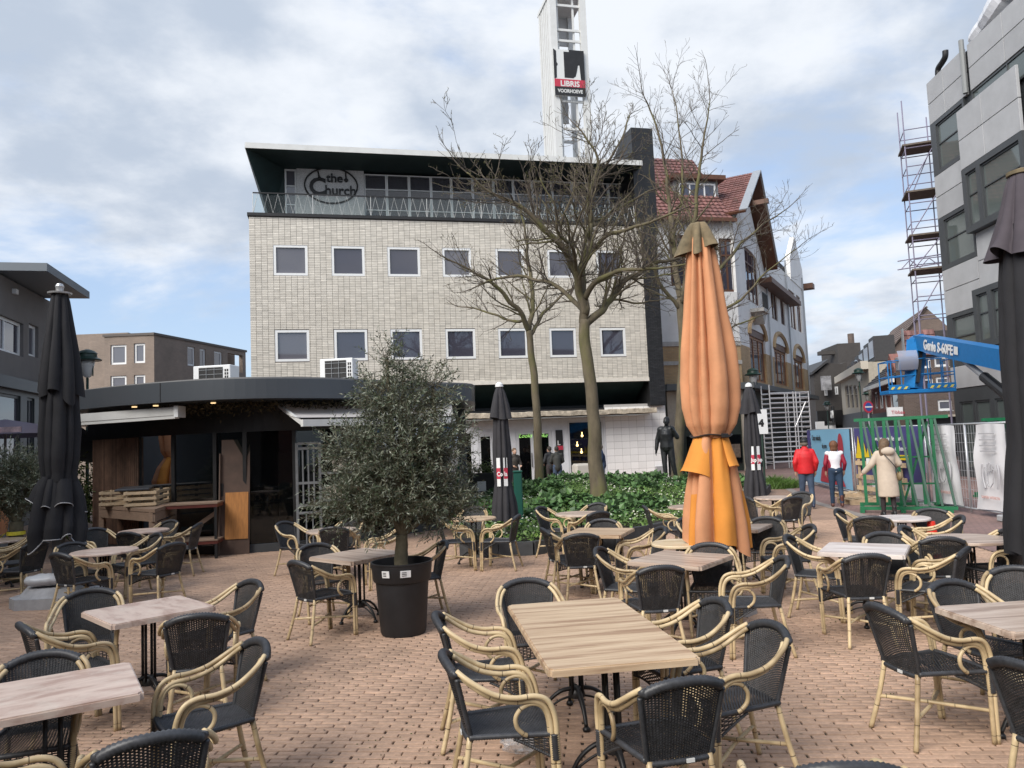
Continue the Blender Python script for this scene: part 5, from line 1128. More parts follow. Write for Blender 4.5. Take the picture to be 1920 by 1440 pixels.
# red steel shelf table
p = AT(364, 1010, 14.85); st = thing('steel_shelf_table', 'low red steel rack with timber shelf beside the leaning boards', 'rack', (p.x-.1, p.y+.1, 0), rad(8))
M_redm = mat('dull_red_steel', (.10, .022, .016), .5, var=.2)
for z in (.28, .98): mb = MB(); mb.box(-.66, .56, -.3, .3, z, z+.06); mb.build('rail_frame', M_redm, st); mb = MB(); mb.box(-.67, .57, -.31, .31, z+.062, z+.09); mb.build('shelf', M_tim, st)
for x in (-.63, .53):
    for y in (-.27, .27): mb = MB(); mb.box(x-.025, x+.025, y-.025, y+.025, 0, 1.4 if y > 0 else .979); mb.build('post', M_black, st)
mb = MB(); mb.beam((-.5, -.1, .2), (.45, .1, .85), .05, .08); o = mb.build('leaning_batten', M_tim, st)
# leaning panel with orange ply
q0 = G(438, 1040); lp = thing('leaning_panel', 'tall dark brown panel leaning on the pavilion glass', 'panel', (q0.x, q0.y, 0), rad(6))
Ml = Matrix.Rotation(rad(-5), 4, 'X')
wq = 52/FPX*q0.y
mb = MB(); mb.box(-wq*.46, wq*.54, 0, .03, 0, 2.28, Ml); mb.build('board', mat('dark_ply', (.085, .05, .035), .6, var=.25, vscale=3), lp)
mb = MB(); mb.box(-wq*.5, -wq*.46-.003, -.08, .05, 0, 2.0, Ml); mb.build('edge_strip', mat('strip_brown', (.12, .08, .06), .7), lp)
op = thing('plywood_sheet', 'orange-brown plywood sheet hung on the dark leaning panel', 'plywood', (q0.x, q0.y, 0), rad(6))
mb = MB(); mb.box(-wq*.30, wq*.50, -.022, -.004, .30, 1.22, Ml); mb.build('sheet', mat('orange_ply', (.40, .17, .045), .55, var=.2, vscale=5, stretch=(6, 6, .8)), op)
# grey steel rack behind the olive
q0 = AT(580, 1012, 15.5); rk = thing('steel_rack', 'tall grey steel rack with shelves of boxes behind the olive tree', 'rack', (q0.x, q0.y, 0), rad(4))
M_gst = mat('grey_steel', (.19, .20, .21), .5, metal=.3, var=.2)
for x in (-.22, .24):
    mb = MB(); mb.box(x-.025, x+.025, -.02, .03, 0, 2.15); mb.build('post', M_gst, rk)
for z in (.0, .7, .85, 1.3, 2.0, 2.1): mb = MB(); mb.box(-.194, .214, -.015, .015, z+.01, z+.06); mb.build('rail', M_gst, rk)
for k in range(3): mb = MB(); x = -.1+.11*k; mb.box(x-.015, x+.015, -.010, .010, .915, 1.998); mb.build('bar', M_gst, rk)
for k in range(2): mb = MB(); x = -.05+.13*k; mb.box(x-.012, x+.012, -.010, .010, .065, .705); mb.build('bar', M_gst, rk)
for z in (.95, 1.5): mb = MB(); mb.box(.27, 1.5, -.05, .45, z, z+.035); mb.build('shelf', M_gst, rk)
for x in (1.48,): mb = MB(); mb.box(x-.02, x+.02, .46, .5, 0, 1.9); mb.build('post', M_gst, rk)
for k, (x, w, h, col) in enumerate(((.12, .22, .26, (.56, .50, .42)), (.42, .28, .28, (.60, .54, .45)), (.75, .12, .22, (.2, .06, .05)), (.95, .1, .25, (.35, .3, .25)), (1.12, .12, .24, (.2, .16, .12)))):
    t = thing('shelf_box', ['small cream box beside the rack frame', 'cream printed box on the lower rack shelf', 'dark red upright book on the rack shelf', 'tan upright book on the rack shelf', 'dark brown upright book on the rack shelf'][k], 'box', (q0.x+x+.2, q0.y+.2, .987), .05)
    mb = MB(); mb.bbox(-w/2, w/2, -.12, .12, 0, h, .01); mb.build('box_body', mat('box%d' % k, col, .7), t)
    if k < 2: mb = MB(); mb.box(-w*.3, w*.3, -.124, -.1205, h*.25, h*.75); mb.build('print', mat('box_print', (.34, .30, .25), .7, var=.4, vscale=20), t)
for k in range(3):
    t = thing('shelf_box', ['pale box on the upper rack shelf beside a lamp', 'second pale box on the upper rack shelf', 'brown box at the upper shelf end'][k], 'box', (q0.x+.6+.36*k, q0.y+.25, 1.537), .05*k); mb = MB(); mb.bbox(-.14, .14, -.1, .1, 0, .3-.05*k, .01); mb.build('box_body', mat('box1', (.5, .4, .3)), t)
# ------------------------------------------------------------------ flower bed
KB = [G(862, 1046), G(935, 1043), G(1000, 1040), G(1110, 1025), G(1215, 1007)]
KB = [(p.x, p.y) for p in KB] + [(4.35, 17.3), (5.9, 20.3), (7.4, 23.0), (8.4, 25.5)]
BED = KB + [(8.6, 27.0), (6.5, 29.2), (1.0, 28.6), (-1.6, 27.5), (-1.9, 20.0)]
def inside(x, y, P=BED):
    c = False; j = len(P)-1
    for i in range(len(P)):
        if (P[i][1] > y) != (P[j][1] > y) and x < (P[j][0]-P[i][0])*(y-P[i][1])/(P[j][1]-P[i][1]) + P[i][0]: c = not c
        j = i
    return c
def edge_d(x, y):
    d = 99
    for i in range(len(BED)):
        a, b = Vector(BED[i]), Vector(BED[(i+1) % len(BED)]); p = Vector((x, y)); t = max(0, min(1, (p-a).dot(b-a)/max(1e-9, (b-a).length_squared))); d = min(d, (a+(b-a)*t-p).length)
    return d
def bed_z(x, y):
    if not inside(x, y): return 0.0
    return .16 + .36*min(1, edge_d(x, y)/3.5)**.8 + .05*noise.noise(Vector((x*.5, y*.5, 0)))
mb = MB(); nx, ny = 60, 70; V_ = {}; vs_, fs_ = [], []
for j in range(ny):
    for i in range(nx):
        x = -2.4 + 11.4*i/(nx-1); y = 12.6 + 17*j/(ny-1)
        if inside(x, y): V_[(i, j)] = len(vs_); vs_.append((x, y, bed_z(x, y)))
for j in range(ny-1):
    for i in range(nx-1):
        k = [(i, j), (i+1, j), (i+1, j+1), (i, j+1)]
        if all(q in V_ for q in k): fs_.append(tuple(V_[q] for q in k))
mb.add(vs_, fs_); tag(mb.build('bed_soil', mat('soil', (.045, .034, .025), .95, var=.4, vscale=6, bump=.8, bscale=30), None, True), kind='structure')
KE = thing('bed_kerb', 'dark low kerb of stone blocks edging the flower bed', 'kerb', (0, 0, 0))
M_kerb = mat('kerb_stone', (.055, .057, .06), .75, var=.3, vscale=5, objrand=.2)
for i in range(len(KB)-1):
    a, b = Vector((*KB[i], 0)), Vector((*KB[i+1], 0)); n_ = max(1, round((b-a).length/.8))
    for k in range(n_):
        p, q = a.lerp(b, k/n_), a.lerp(b, (k+1)/n_); d = (q-p).normalized()*.006; mb = MB(); mb.beam(p+d+Vector((0,0,.11)), q-d+Vector((0,0,.11)), .14, .25); mb.build('kerb_block', M_kerb, KE)
def leaf_cloud(name, n, pos, size, ratio, mats, seed, parent=None, fold=.25, up=.6):
    """n folded leaves (two quads each); pos(r) -> (point, normal bias)"""
    r = random.Random(seed); mb = MB(); mb.t = []
    for _ in range(n):
        c = pos(r)
        if c is None: continue
        d = Vector((r.gauss(0, 1), r.gauss(0, 1), r.gauss(.1, .5))).normalized(); w = d.cross(Vector((r.gauss(0, .5), r.gauss(0, .5), 1))).normalized(); nn = d.cross(w)
        s = size*r.uniform(.6, 1.35); a = d*s; b = w*s*ratio; f = nn*(s*ratio*fold)
        mb.tint = min(1, max(0, r.gauss(.5, .28)))
        mb.add([c, c+a*.45+b+f, c+a, c+a*.5, c+a*.45-b+f], [(0, 1, 2, 3), (0, 3, 2, 4)])
    return mb.build(name, mats, parent)
M_gc = mat('groundcover_leaf', (.14, .235, .055), .5, attr=.45, back=(.10, .18, .06), trans=.25)
M_gc2 = mat('broad_leaf', (.090, .180, .052), .45, attr=.45, back=(.09, .15, .07), trans=.2)
M_flw = mat('white_flower', (.62, .62, .50), .6, attr=.15)
def pos_gc(r):
    for _ in range(20):
        y = 12.9 + 16*r.random()**1.35; x = r.uniform(-2.2, 8.8)
        if inside(x, y):
            if noise.noise(Vector((x*.45+3, y*.45, 1.5))) > .32: return None
            return Vector((x, y, bed_z(x, y) + r.uniform(0, .16)))
    return None
tag(leaf_cloud('groundcover', 34000, pos_gc, .085, .34, M_gc, 4), 'low green ground cover filling the flower bed', 'ground cover', kind='stuff')
CL = []
rr = random.Random(21)
for _ in range(150):
    y = 13.2 + 14*rr.random(); x = rr.uniform(-1.8, 8.5)
    if inside(x, y) and edge_d(x, y) > .5 and noise.noise(Vector((x*.35, y*.35, 9.2))) > -.05: CL.append((x, y, rr.uniform(.35, .75)))
def pos_broad(r):
    x, y, R = r.choice(CL); a = r.random()*6.283; q = R*math.sqrt(r.random()); X, Y = x+q*math.cos(a), y+q*math.sin(a)
    if not inside(X, Y): return None
    return Vector((X, Y, bed_z(X, Y) + .05 + .26*(1-(q/R)**2) + r.uniform(-.06, .05)))
tag(leaf_cloud('broad_leaf_plants', 15000, pos_broad, .15, .42, M_gc2, 8), 'clumps of broad-leaved green plants in the flower bed', 'plants', kind='stuff')
def pos_fl(r):
    for _ in range(30):
        y = 13.0 + 12*r.random(); x = r.uniform(-1.8, 8)
        if inside(x, y) and (noise.noise(Vector((x*.5+7, y*.5, 4))) > .05 or edge_d(x, y) < 1.0 and r.random() < .5): return Vector((x, y, bed_z(x, y) + r.uniform(.12, .24)))
    return None
tag(leaf_cloud('white_blossom', 2600, pos_fl, .042, .5, M_flw, 31), 'small white blossoms scattered over the ground cover', 'blossom', kind='stuff')
# tall grass at the right end of the bed, behind the tables
def grass_tuft(c, R, h, n, label, seed):
    r = random.Random(seed); mb = MB(); mb.t = []
    for _ in range(n):
        a = r.random()*6.283; q = R*math.sqrt(r.random()); b = Vector((c[0]+q*math.cos(a), c[1]+q*math.sin(a)*.8, c[2])); hh = h*r.uniform(.5, 1.1)*(1.1-.5*q/R); L = Vector((r.gauss(0, .35), r.gauss(0, .35), 1)); w = Vector((r.gauss(0, 1), r.gauss(0, 1), 0)).normalized()*.008
        m = b + L*hh*.55; t = b + Vector((L.x*1.9, L.y*1.9, .9))*hh; mb.tint = r.random(); mb.add([b-w, b+w, m+w*.8, t, m-w*.8], [(0, 1, 2, 3, 4)])
    o = mb.build('grass_tuft', mat('grass_blade', (.11, .20, .04), .5, attr=.4, trans=.3)); tag(o, label, 'grass')
p = G(1450, 915); grass_tuft((p.x, p.y, 0), .9, .55, 1800, 'bright green grass tuft behind the dark closed parasol', 5)
p = AT(1290, 892, 24.5); grass_tuft((p.x, p.y, .4), .5, .4, 700, 'small green grass tuft beside the statue plinth', 6)
# ------------------------------------------------------------------ bare spring trees
M_bark = mat('mossy_bark', (.105, .085, .055), .9, var=.35, vscale=5, bump=1.0, bscale=22, dirt=.9, dscale=1.6, dcol=(.125, .13, .03), stretch=(1, 1, .35))
M_twig = mat('twig_bark', (.085, .068, .052), .85, var=.3, vscale=3)
M_bud = mat('young_leaf', (.20, .19, .06), .6, attr=.4, trans=.3)
def bare_tree(label, trunk, limbs, Y, seed, twig_n, bud=.6, r_end=.012, lvl=3, spread=1.0):
    """trunk/limbs: lists of (px,py,radius[,dy]) surveyed at distance Y; twigs are grown from them"""
    r = random.Random(seed)
    def P3(q): return AT(q[0], q[1], Y + (q[3] if len(q) > 3 else 0))
    base = P3(trunk[0]); t = thing('bare_tree', label, 'tree', base); mw = MB()
    TP = [P3(q) for q in trunk]; Pt = smooth_path(TP, 4); rt = np.interp(np.linspace(0, 1, len(Pt)), np.linspace(0, 1, len(trunk)), [q[2] for q in trunk])
    Pt = [p - base + Vector((noise.noise(p*1.3)*.05, noise.noise(p*1.3+Vector((9, 0, 0)))*.05, 0)) for p in Pt]
    mw.tube([Pt[0]-Vector((0, 0, .5))] + Pt, [rt[0]*1.5] + list(rt), 14)
    tw = MB(); bd = MB(); bd.t = []; segs = []
    def grow(p, d, L, rad0, level):
        n = max(3, int(L/.22)); pts = [p]; rs_ = [rad0]; q = p.copy(); dd = d.normalized(); st = L/n
        for i in range(n):
            dd = (dd + Vector((r.gauss(0, .16), r.gauss(0, .16), r.gauss(.035, .13)))).normalized(); q = q + dd*st; pts.append(q.copy()); rs_.append(max(.0055, rad0*(1-.72*(i+1)/n)))
        (mw if rad0 > .03 else tw).tube(pts, rs_, 7 if rad0 > .03 else (4 if rad0 > .01 else 3), False)
        if level < lvl:
            k = int(L*(4.6 if level == 1 else 5.5)*twig_n)
            for _ in range(k):
                i = r.randrange(1, n+1); side = dd.cross(Vector((r.gauss(0, 1), r.gauss(0, 1), r.gauss(0, 1)))).normalized(); nd = (pts[i]-pts[i-1]).normalized()*.75 + side*.75*spread + Vector((0, 0, .28)); grow(pts[i], nd, L*r.uniform(.28, .52)*(1.1-.5*i/n), rs_[i]*.55, level+1)
        if level >= 2:
            for i in range(1, len(pts)):
                if r.random() < bud:
                    c = pts[i] + Vector((r.gauss(0, .015), r.gauss(0, .015), r.gauss(0, .015))); d2 = Vector((r.gauss(0, 1), r.gauss(0, 1), r.gauss(.5, 1))).normalized()*r.uniform(.02, .045); w = d2.orthogonal().normalized()*.010; bd.tint = r.random(); bd.add([c-w, c+d2*.6-w*.2, c+d2, c+w+d2*.3], [(0, 1, 2, 3)])
    for lb in limbs:
        Q = [P3(q)-base for q in lb]; ra = [q[2] for q in lb]; Pl = smooth_path(Q, 5); rl_ = np.interp(np.linspace(0, 1, len(Pl)), np.linspace(0, 1, len(Q)), ra)
        Pl = [p + Vector((noise.noise(p*1.7+Vector((seed, 0, 0))), noise.noise(p*1.7+Vector((0, seed, 0))), noise.noise(p*1.7+Vector((0, 0, seed)))))*.09*(1 if i else 0) for i, p in enumerate(Pl)]
        mw.tube(Pl, list(rl_), 9)
        tot = sum((Pl[i+1]-Pl[i]).length for i in range(len(Pl)-1)); k = int(tot*4.6*twig_n)
        for _ in range(k):
            i = r.randrange(max(1, int(len(Pl)*.18)), len(Pl)); dv = (Pl[i]-Pl[i-1]).normalized(); side = dv.cross(Vector((r.gauss(0, 1), r.gauss(0, 1), r.gauss(0, 1)))).normalized(); f = i/len(Pl)
            grow(Pl[i], dv*.7 + side*.8*spread + Vector((0, 0, .25)), min(3.0, tot*.5)*r.uniform(.35, .9)*(1.1-.45*f), max(.008, rl_[i]*.42), 1)
        grow(Pl[-1], Pl[-1]-Pl[-3], tot*.22, rl_[-1], 2)
    mw.build('trunk', M_bark, t, True); tag(tw.build('crown', M_twig, t), kind='stuff')
    tag(bd.build('buds', M_bud, t), kind='stuff'); return t
bare_tree('bare spreading tree with mossy trunk in the flower bed', [(1122, 944, .26), (1120, 915, .215), (1117, 860, .175), (1112, 770, .155), (1104, 690, .15), (1098, 640, .145), (1097, 600, .13)],
 [[(1097, 610, .12), (1089, 560, .11, 0), (1082, 512, .10, -.3), (1060, 475, .085, -.6), (1030, 438, .07, -.9), (995, 400, .055, -1.1), (945, 370, .04, -1.3), (902, 347, .028, -1.4), (872, 325, .018, -1.5)],
  [(1096, 590, .115), (1094, 510, .10, .3), (1105, 475, .09, .5), (1107, 425, .075, .6), (1107, 375, .06, .7), (1117, 335, .05, .8), (1124, 300, .038, .9), (1102, 262, .026, 1.0), (1080, 235, .016, 1.1)],
  [(1098, 612, .11), (1128, 585, .095, .3), (1160, 545, .08, .8), (1195, 512, .07, 1.2), (1230, 495, .055, 1.6), (1280, 482, .04, 2.0), (1340, 465, .022, 2.3)],
  [(1096, 560, .08), (1115, 530, .07, -.4), (1145, 516, .06, -.8), (1182, 507, .045, -1.1), (1230, 505, .03, -1.4), (1290, 495, .016, -1.6)],
  [(1105, 478, .06, .5), (1132, 442, .055, .1), (1170, 430, .045, -.2), (1220, 414, .035, -.5), (1270, 396, .022, -.7)],
  [(1108, 425, .05, .6), (1130, 410, .045, 1.0), (1170, 385, .035, 1.4), (1225, 358, .022, 1.7)],
  [(1093, 585, .07), (1065, 552, .06, .6), (1020, 528, .05, 1.2), (960, 520, .04, 1.7), (900, 530, .025, 2.1)],
  [(1117, 335, .04, .8), (1140, 300, .035, 1.2), (1165, 260, .025, 1.5), (1180, 215, .015, 1.7)],
  [(1082, 512, .05, -.3), (1075, 470, .045, -1.0), (1050, 440, .035, -1.6), (1035, 385, .022, -2.0), (1010, 330, .014, -2.2)]], 19.0, 5, 1.3, .75)
bare_tree('slender bare tree in front of the shop doors', [(1012, 902, .17), (1010, 860, .15), (1008, 800, .14), (1003, 720, .13), (996, 660, .12), (992, 620, .11)],
 [[(992, 622, .10), (975, 585, .085, -.4), (945, 552, .07, -.8), (905, 520, .05, -1.2), (865, 498, .035, -1.5), (830, 480, .02, -1.7)],
  [(992, 620, .09), (1000, 565, .08, .3), (992, 500, .065, .6), (985, 440, .045, .8), (975, 385, .025, 1.0)],
  [(994, 630, .07), (1018, 590, .06, .6), (1045, 560, .045, 1.0), (1075, 540, .025, 1.3)],
  [(985, 600, .06), (960, 600, .05, .5), (915, 585, .035, 1.0), (860, 575, .02, 1.4)]], 26.0, 9, .95)
bare_tree('tall bare tree behind the orange parasol', [(1270, 890, .22), (1272, 840, .19), (1277, 760, .18), (1281, 680, .17), (1280, 620, .16), (1275, 560, .14)],
 [[(1275, 565, .13), (1268, 500, .11, .4), (1258, 420, .09, .8), (1250, 330, .065, 1.1), (1232, 240, .04, 1.3), (1205, 175, .02, 1.4)],
  [(1276, 570, .12), (1290, 500, .10, -.4), (1300, 420, .085, -.7), (1310, 330, .06, -.9), (1322, 250, .035, -1.0), (1330, 190, .018, -1.1)],
  [(1279, 600, .09), (1320, 540, .075, .5), (1370, 480, .06, 1.0), (1420, 430, .04, 1.4), (1470, 395, .02, 1.7)],
  [(1281, 640, .07), (1330, 600, .06, -.6), (1390, 560, .045, -1.2), (1450, 500, .025, -1.7), (1495, 465, .014, -2.0)],
  [(1275, 580, .08), (1240, 530, .065, -.5), (1210, 470, .05, -1.0), (1190, 400, .03, -1.4)],
  [(1262, 450, .06, .6), (1280, 360, .05, 1.2), (1275, 260, .032, 1.6), (1262, 170, .016, 1.8)],
  [(1282, 660, .06), (1330, 640, .05, .8), (1380, 610, .035, 1.4), (1430, 590, .02, 1.9)]], 28.5, 13, .8, bud=.35)
# ------------------------------------------------------------------ potted olive trees
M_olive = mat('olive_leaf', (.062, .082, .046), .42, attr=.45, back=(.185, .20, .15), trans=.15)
M_obark = mat('olive_bark', (.115, .10, .065), .9, var=.3, vscale=7, bump=.9, bscale=30, dirt=.5, dscale=3, dcol=(.08, .09, .03))
M_pot = mat('black_pot', (.014, .014, .016), .5, var=.3, vscale=4)
def olive(label, base, trunk_h, trunk_r, blobs, nleaf, seed, z0=0.0, ls=.058):
    r = random.Random(seed); t = thing('olive_tree', label, 'tree', (base[0], base[1], z0)); mb = MB()
    P = [Vector((noise.noise(Vector((i*.6, seed, 0)))*.04, 0, trunk_h*i/8)) for i in range(9)]; mb.tube(P, [trunk_r*(1.15 if i == 0 else 1-.03*i) for i in range(9)], 12); top = P[-1]
    lm = MB(); lm.t = []; n_tot = 0
    W_t = sum(b[2] for b in blobs)
    for (c, R, w) in blobs:
        c = Vector(c); mb.tube(smooth_path([top, top.lerp(c, .5)+Vector((r.gauss(0, .06), r.gauss(0, .06), .05)), c], 4), [trunk_r*.5*(1-.07*i) for i in range(9)], 6, False)
        k = int(nleaf*w/W_t/14)
        for _ in range(k):
            u = Vector((r.gauss(0, 1), r.gauss(0, 1), r.gauss(0, 1))).normalized(); rad_ = r.random()**.42; s = c + Vector((u.x*R[0], u.y*R[1], u.z*R[2]))*rad_*.85
            d = (Vector((u.x, u.y, u.z*.6+.35)) + Vector((r.gauss(0, .4), r.gauss(0, .4), r.gauss(0, .4)))).normalized(); L = r.uniform(.16, .36); tip = s + d*L + Vector((0, 0, -.25*L*L))
            mb.tube([s-d*.1, s+d*L*.5, tip], [.0035, .0028, .0015], 3, False)
            for q in range(14):
                f = (q+r.random())/14; p = s.lerp(tip, f); a = d.orthogonal().normalized(); a.rotate(Matrix.Rotation(q*2.4, 3, d)); ld = (d*.75 + a*.8 + Vector((0, 0, r.gauss(0, .2)))).normalized(); w_ = ld.cross(Vector((r.gauss(0, 1), r.gauss(0, 1), r.gauss(0, 1)))).normalized()*ls*.12; l = ld*ls*r.uniform(.6, 1.25)
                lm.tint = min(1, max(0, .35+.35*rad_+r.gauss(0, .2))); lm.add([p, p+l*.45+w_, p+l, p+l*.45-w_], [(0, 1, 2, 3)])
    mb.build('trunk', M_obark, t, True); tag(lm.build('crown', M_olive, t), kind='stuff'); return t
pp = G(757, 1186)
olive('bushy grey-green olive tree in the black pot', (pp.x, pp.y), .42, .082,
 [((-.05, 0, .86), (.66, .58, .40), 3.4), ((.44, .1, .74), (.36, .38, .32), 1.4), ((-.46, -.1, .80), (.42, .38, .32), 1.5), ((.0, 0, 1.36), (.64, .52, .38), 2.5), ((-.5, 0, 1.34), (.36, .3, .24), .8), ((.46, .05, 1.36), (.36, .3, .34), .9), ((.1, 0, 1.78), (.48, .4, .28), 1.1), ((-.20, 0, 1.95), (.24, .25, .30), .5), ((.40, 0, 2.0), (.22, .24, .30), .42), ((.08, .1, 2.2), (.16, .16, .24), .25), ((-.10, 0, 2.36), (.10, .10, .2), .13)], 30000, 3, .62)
PT = thing('plant_pot', 'large black plastic pot with rim and white labels', 'pot', (pp.x, pp.y, 0))
mb = MB(); mb.lathe([(.01, 0), (.235, 0), (.245, .03), (.285, .56), (.305, .565), (.312, .575), (.328, .745), (.335, .752), (.335, .765), (.318, .765), (.305, .62), (.01, .62)], 40, cap=False); mb.build('pot_body', M_pot, PT, 'auto')
mb = MB(); mb.ball((0, 0, .60), (.30, .30, .05), 20, 6); mb.build('potting_soil', mat('soil', (.04, .03, .02)), PT)
for a, w in ((-112, .085), (-75, .11)):
    an = rad(a); mb = MB(); c = Vector((.327*math.cos(an), .327*math.sin(an), .67)); Mx = Matrix.Translation(c) @ Matrix.Rotation(an+rad(90), 4, 'Z') @ Matrix.Rotation(rad(7), 4, 'X'); mb.box(-w/2, w/2, -.006, .002, -.035, .035, Mx); lb = mb.build('price_label', mat('label_white', (.72, .72, .72), .5), PT)
    for k in range(3): mb = MB(); mb.box(-w*.35, w*.1, -.008, -.0065, -.02+.017*k, -.013+.017*k, Mx); mb.build('label_print', M_black, lb)
mb = MB(); mb.box(-.02, .1, -.05, .05, .642, .665, Matrix.Rotation(.4, 4, 'Z') @ Matrix.Translation((.06, -.12, 0))); o = mb.build('bark_chip', mat('bark_chip', (.42, .30, .17), .8), PT)
p2 = AT(30, 1000, 12.9)
olive('rounded olive tree with a yellow ribbon beside the black parasol', (p2.x, p2.y), 1.0, .13, [((0, 0, 1.55), (.62, .6, .50), 3), ((-.5, 0, 1.5), (.45, .5, .4), 1.5), ((.35, 0, 1.75), (.4, .4, .35), 1), ((-.1, 0, 1.95), (.5, .5, .32), 1.2)], 15000, 17, 0.0, .06)
mb = MB(); mb.lathe([(.138, .0), (.138, .06)], 14, cap=False); rb = mb.build('yellow_ribbon', mat('yellow_ribbon', (.7, .6, .05), .5), None, False, (p2.x, p2.y, .78)); tag(rb, 'yellow ribbon tied round the olive trunk', 'ribbon')
mb = MB(); mb.tube([(-.15, -.05, .03), (-.22, -.06, -.02), (-.24, -.05, -.12)], [.03, .025, .03], 5, True, False, .25); mb.build('ribbon_end', mat('yellow_ribbon', (.7, .6, .05)), rb)
# shrub by the pavilion corner
def pos_sh(r):
    q = AT(175, 900, 17.6); return Vector((q.x+r.gauss(0, .5), q.y+r.gauss(0, .3), max(.3, r.gauss(1.25, .5))))
sh = leaf_cloud('feathery_shrub', 2600, pos_sh, .16, .12, mat('shrub_leaf', (.10, .13, .04), .6, attr=.4, trans=.3), 77); tag(sh, 'feathery green shrub between the black parasol and the pavilion', 'shrub')
# ------------------------------------------------------------------ closed parasols
def fold_fn(n, seed):
    r = random.Random(seed); ph = [0]; 
    for _ in range(n): ph.append(ph[-1] + r.uniform(.6, 1.4))
    ph = [p/ph[-1]*2*math.pi for p in ph]; amp = [r.uniform(.55, 1.25) for _ in range(n)]; skew = [r.uniform(.35, .65) for _ in range(n)]
    def f(th):
        th = th % (2*math.pi); k = 0
        while k < n-1 and ph[k+1] <= th: k += 1
        t = (th-ph[k])/(ph[k+1]-ph[k]); s = skew[k]; q = t/s if t < s else (1-t)/(1-s)
        return amp[k]*(math.sin(q*math.pi/2)**.62) - .6, k
    return f
def canopy_part(t, name, prof, n, seed, amp, mats, hem=0.0, twist=0.0, pick=None, nth=168, nz=46, lean=(0, 0), wr=.012, arc=None):
    """pleated cloth hanging round the pole; prof = [(z, radius)] from top to bottom"""
    f = fold_fn(n, seed); r = random.Random(seed+1); hem_k = [r.uniform(-1, 1) for _ in range(n)]
    zs = [p[0] for p in prof]; s = np.linspace(0, 1, len(prof)); mb = MB(); ks = []
    def fn(u, v):
        th = u*2*math.pi if arc is None else arc[0]+(arc[1]-arc[0])*u; z = float(np.interp(v, s, zs)); R = float(np.interp(v, s, [p[1] for p in prof])); a = float(np.interp(v, s, amp)) if isinstance(amp, (list, tuple)) else amp
        g, k = f(th + twist*v); rr_ = R*(1+a*g) + wr*noise.noise(Vector((math.cos(th)*3, math.sin(th)*3, z*2.2+seed)))
        z2 = z + hem*hem_k[k]*v**4*(.5+g)
        return Vector((rr_*math.cos(th)+lean[0]*v, rr_*math.sin(th)+lean[1]*v, z2))
    mb.grid(fn, nth, nz, arc is None); me = mb.mesh(name, mats, True)
    if pick:
        for i, p in enumerate(me.polygons):
            j, c = divmod(i, nth); k = f((c+.5)/nth*2*math.pi + twist*j/nz)[1]; p.material_index = pick(k, j/nz, c/nth)
    return link(name, me, t), fn
def base_slab(t, w, h, m):
    mb = MB(); mb.prism([(-w, -w*.6), (-w*.6, -w), (w*.6, -w), (w, -w*.6), (w, w*.6), (w*.6, w), (-w*.6, w), (-w, w*.6)], (0, h*.55), 'z'); mb.lathe([(w*.95, h*.551), (w*.75, h)], 24); mb.build('base', m, t)
M_oran = mat('faded_orange_cloth', (.64, .30, .15), .85, var=.10, vscale=3, bump=.25, bscale=90, dirt=.22, dscale=2.2, dcol=(.36, .19, .10), trans=.12)
M_oran2 = mat('bright_orange_cloth', (.68, .27, .045), .85, var=.08, vscale=3, bump=.25, bscale=90, trans=.12)
M_cap = mat('mildewed_cloth', (.17, .13, .075), .9, var=.35, vscale=9, dirt=.5, dscale=5, dcol=(.07, .075, .05))
M_blk = mat('black_cloth', (.014, .014, .017), .85, var=.2, vscale=5, bump=.2, bscale=80)
M_blk2 = mat('washed_black_cloth', (.028, .027, .031), .85, var=.2, vscale=5, bump=.2, bscale=80)
M_purp = mat('purple_grey_cloth', (.060, .050, .060), .85, var=.15, vscale=5)
M_concb = mat('base_concrete', (.36, .36, .37), .85, var=.15, vscale=8)
M_silver = mat('silver_piping', (.42, .42, .43), .4)
# the orange one
c = AT(1338, 900, 8.75); OP = thing('orange_parasol', 'tall closed faded orange parasol tied with a black strap', 'parasol', (c.x, c.y, 0))
canopy_part(OP, 'canopy', [(4.40, .07), (4.25, .12), (3.9, .15), (3.4, .20), (2.95, .255), (2.6, .285), (2.3, .285), (2.1, .25), (1.985, .19), (1.95, .18)], 9, 3, [.3, .6, .68, .66, .6, .5, .42, .36, .3, .3], [M_oran], 0, .25)
canopy_part(OP, 'skirt', [(1.985, .18), (1.9, .195), (1.6, .24), (1.3, .285), (1.0, .32), (.70, .335)], 8, 8, [.3, .4, .5, .55, .58, .55], [M_oran, M_oran2], .17, .2, lambda k, v, c: 1 if (k in (2, 6) or (v > .55 and k % 2 == 0)) else 0)
canopy_part(OP, 'skirt_flap', [(1.97, .19), (1.85, .23), (1.65, .285), (1.50, .32)], 5, 12, [.2, .3, .4, .45], [M_oran2], .25, .1, None, 40, 14, arc=(rad(178), rad(248)))
canopy_part(OP, 'skirt_flap', [(1.97, .19), (1.85, .225), (1.70, .27), (1.60, .30)], 6, 19, [.2, .3, .4, .45], [M_oran2], .2, .1, None, 40, 14, arc=(rad(292), rad(352)))
canopy_part(OP, 'top_flap', [(4.47, .015), (4.46, .09), (4.38, .13), (4.25, .17), (4.13, .20)], 7, 5, [.1, .2, .45, .75, 1.0], [M_cap], .13, 0, None, 112, 14)
mb = MB(); mb.tube([(.215*math.cos(a*math.pi/16), .215*math.sin(a*math.pi/16), 1.975+.012*math.sin(a*math.pi/5)) for a in range(33)], .026, 6, True, False, .45); mb.build('strap', M_black, OP); mb = MB(); mb.bbox(.06, .14, -.235, -.2, 1.945, 1.995, .008); mb.build('buckle', M_black, OP)
mb = MB(); mb.bar((0, 0, .05), (0, 0, 4.4), .032, 12); mb.build('pole', mat('grey_pole', (.45, .45, .45), .4), OP, True); base_slab(OP, .34, .13, M_concb)
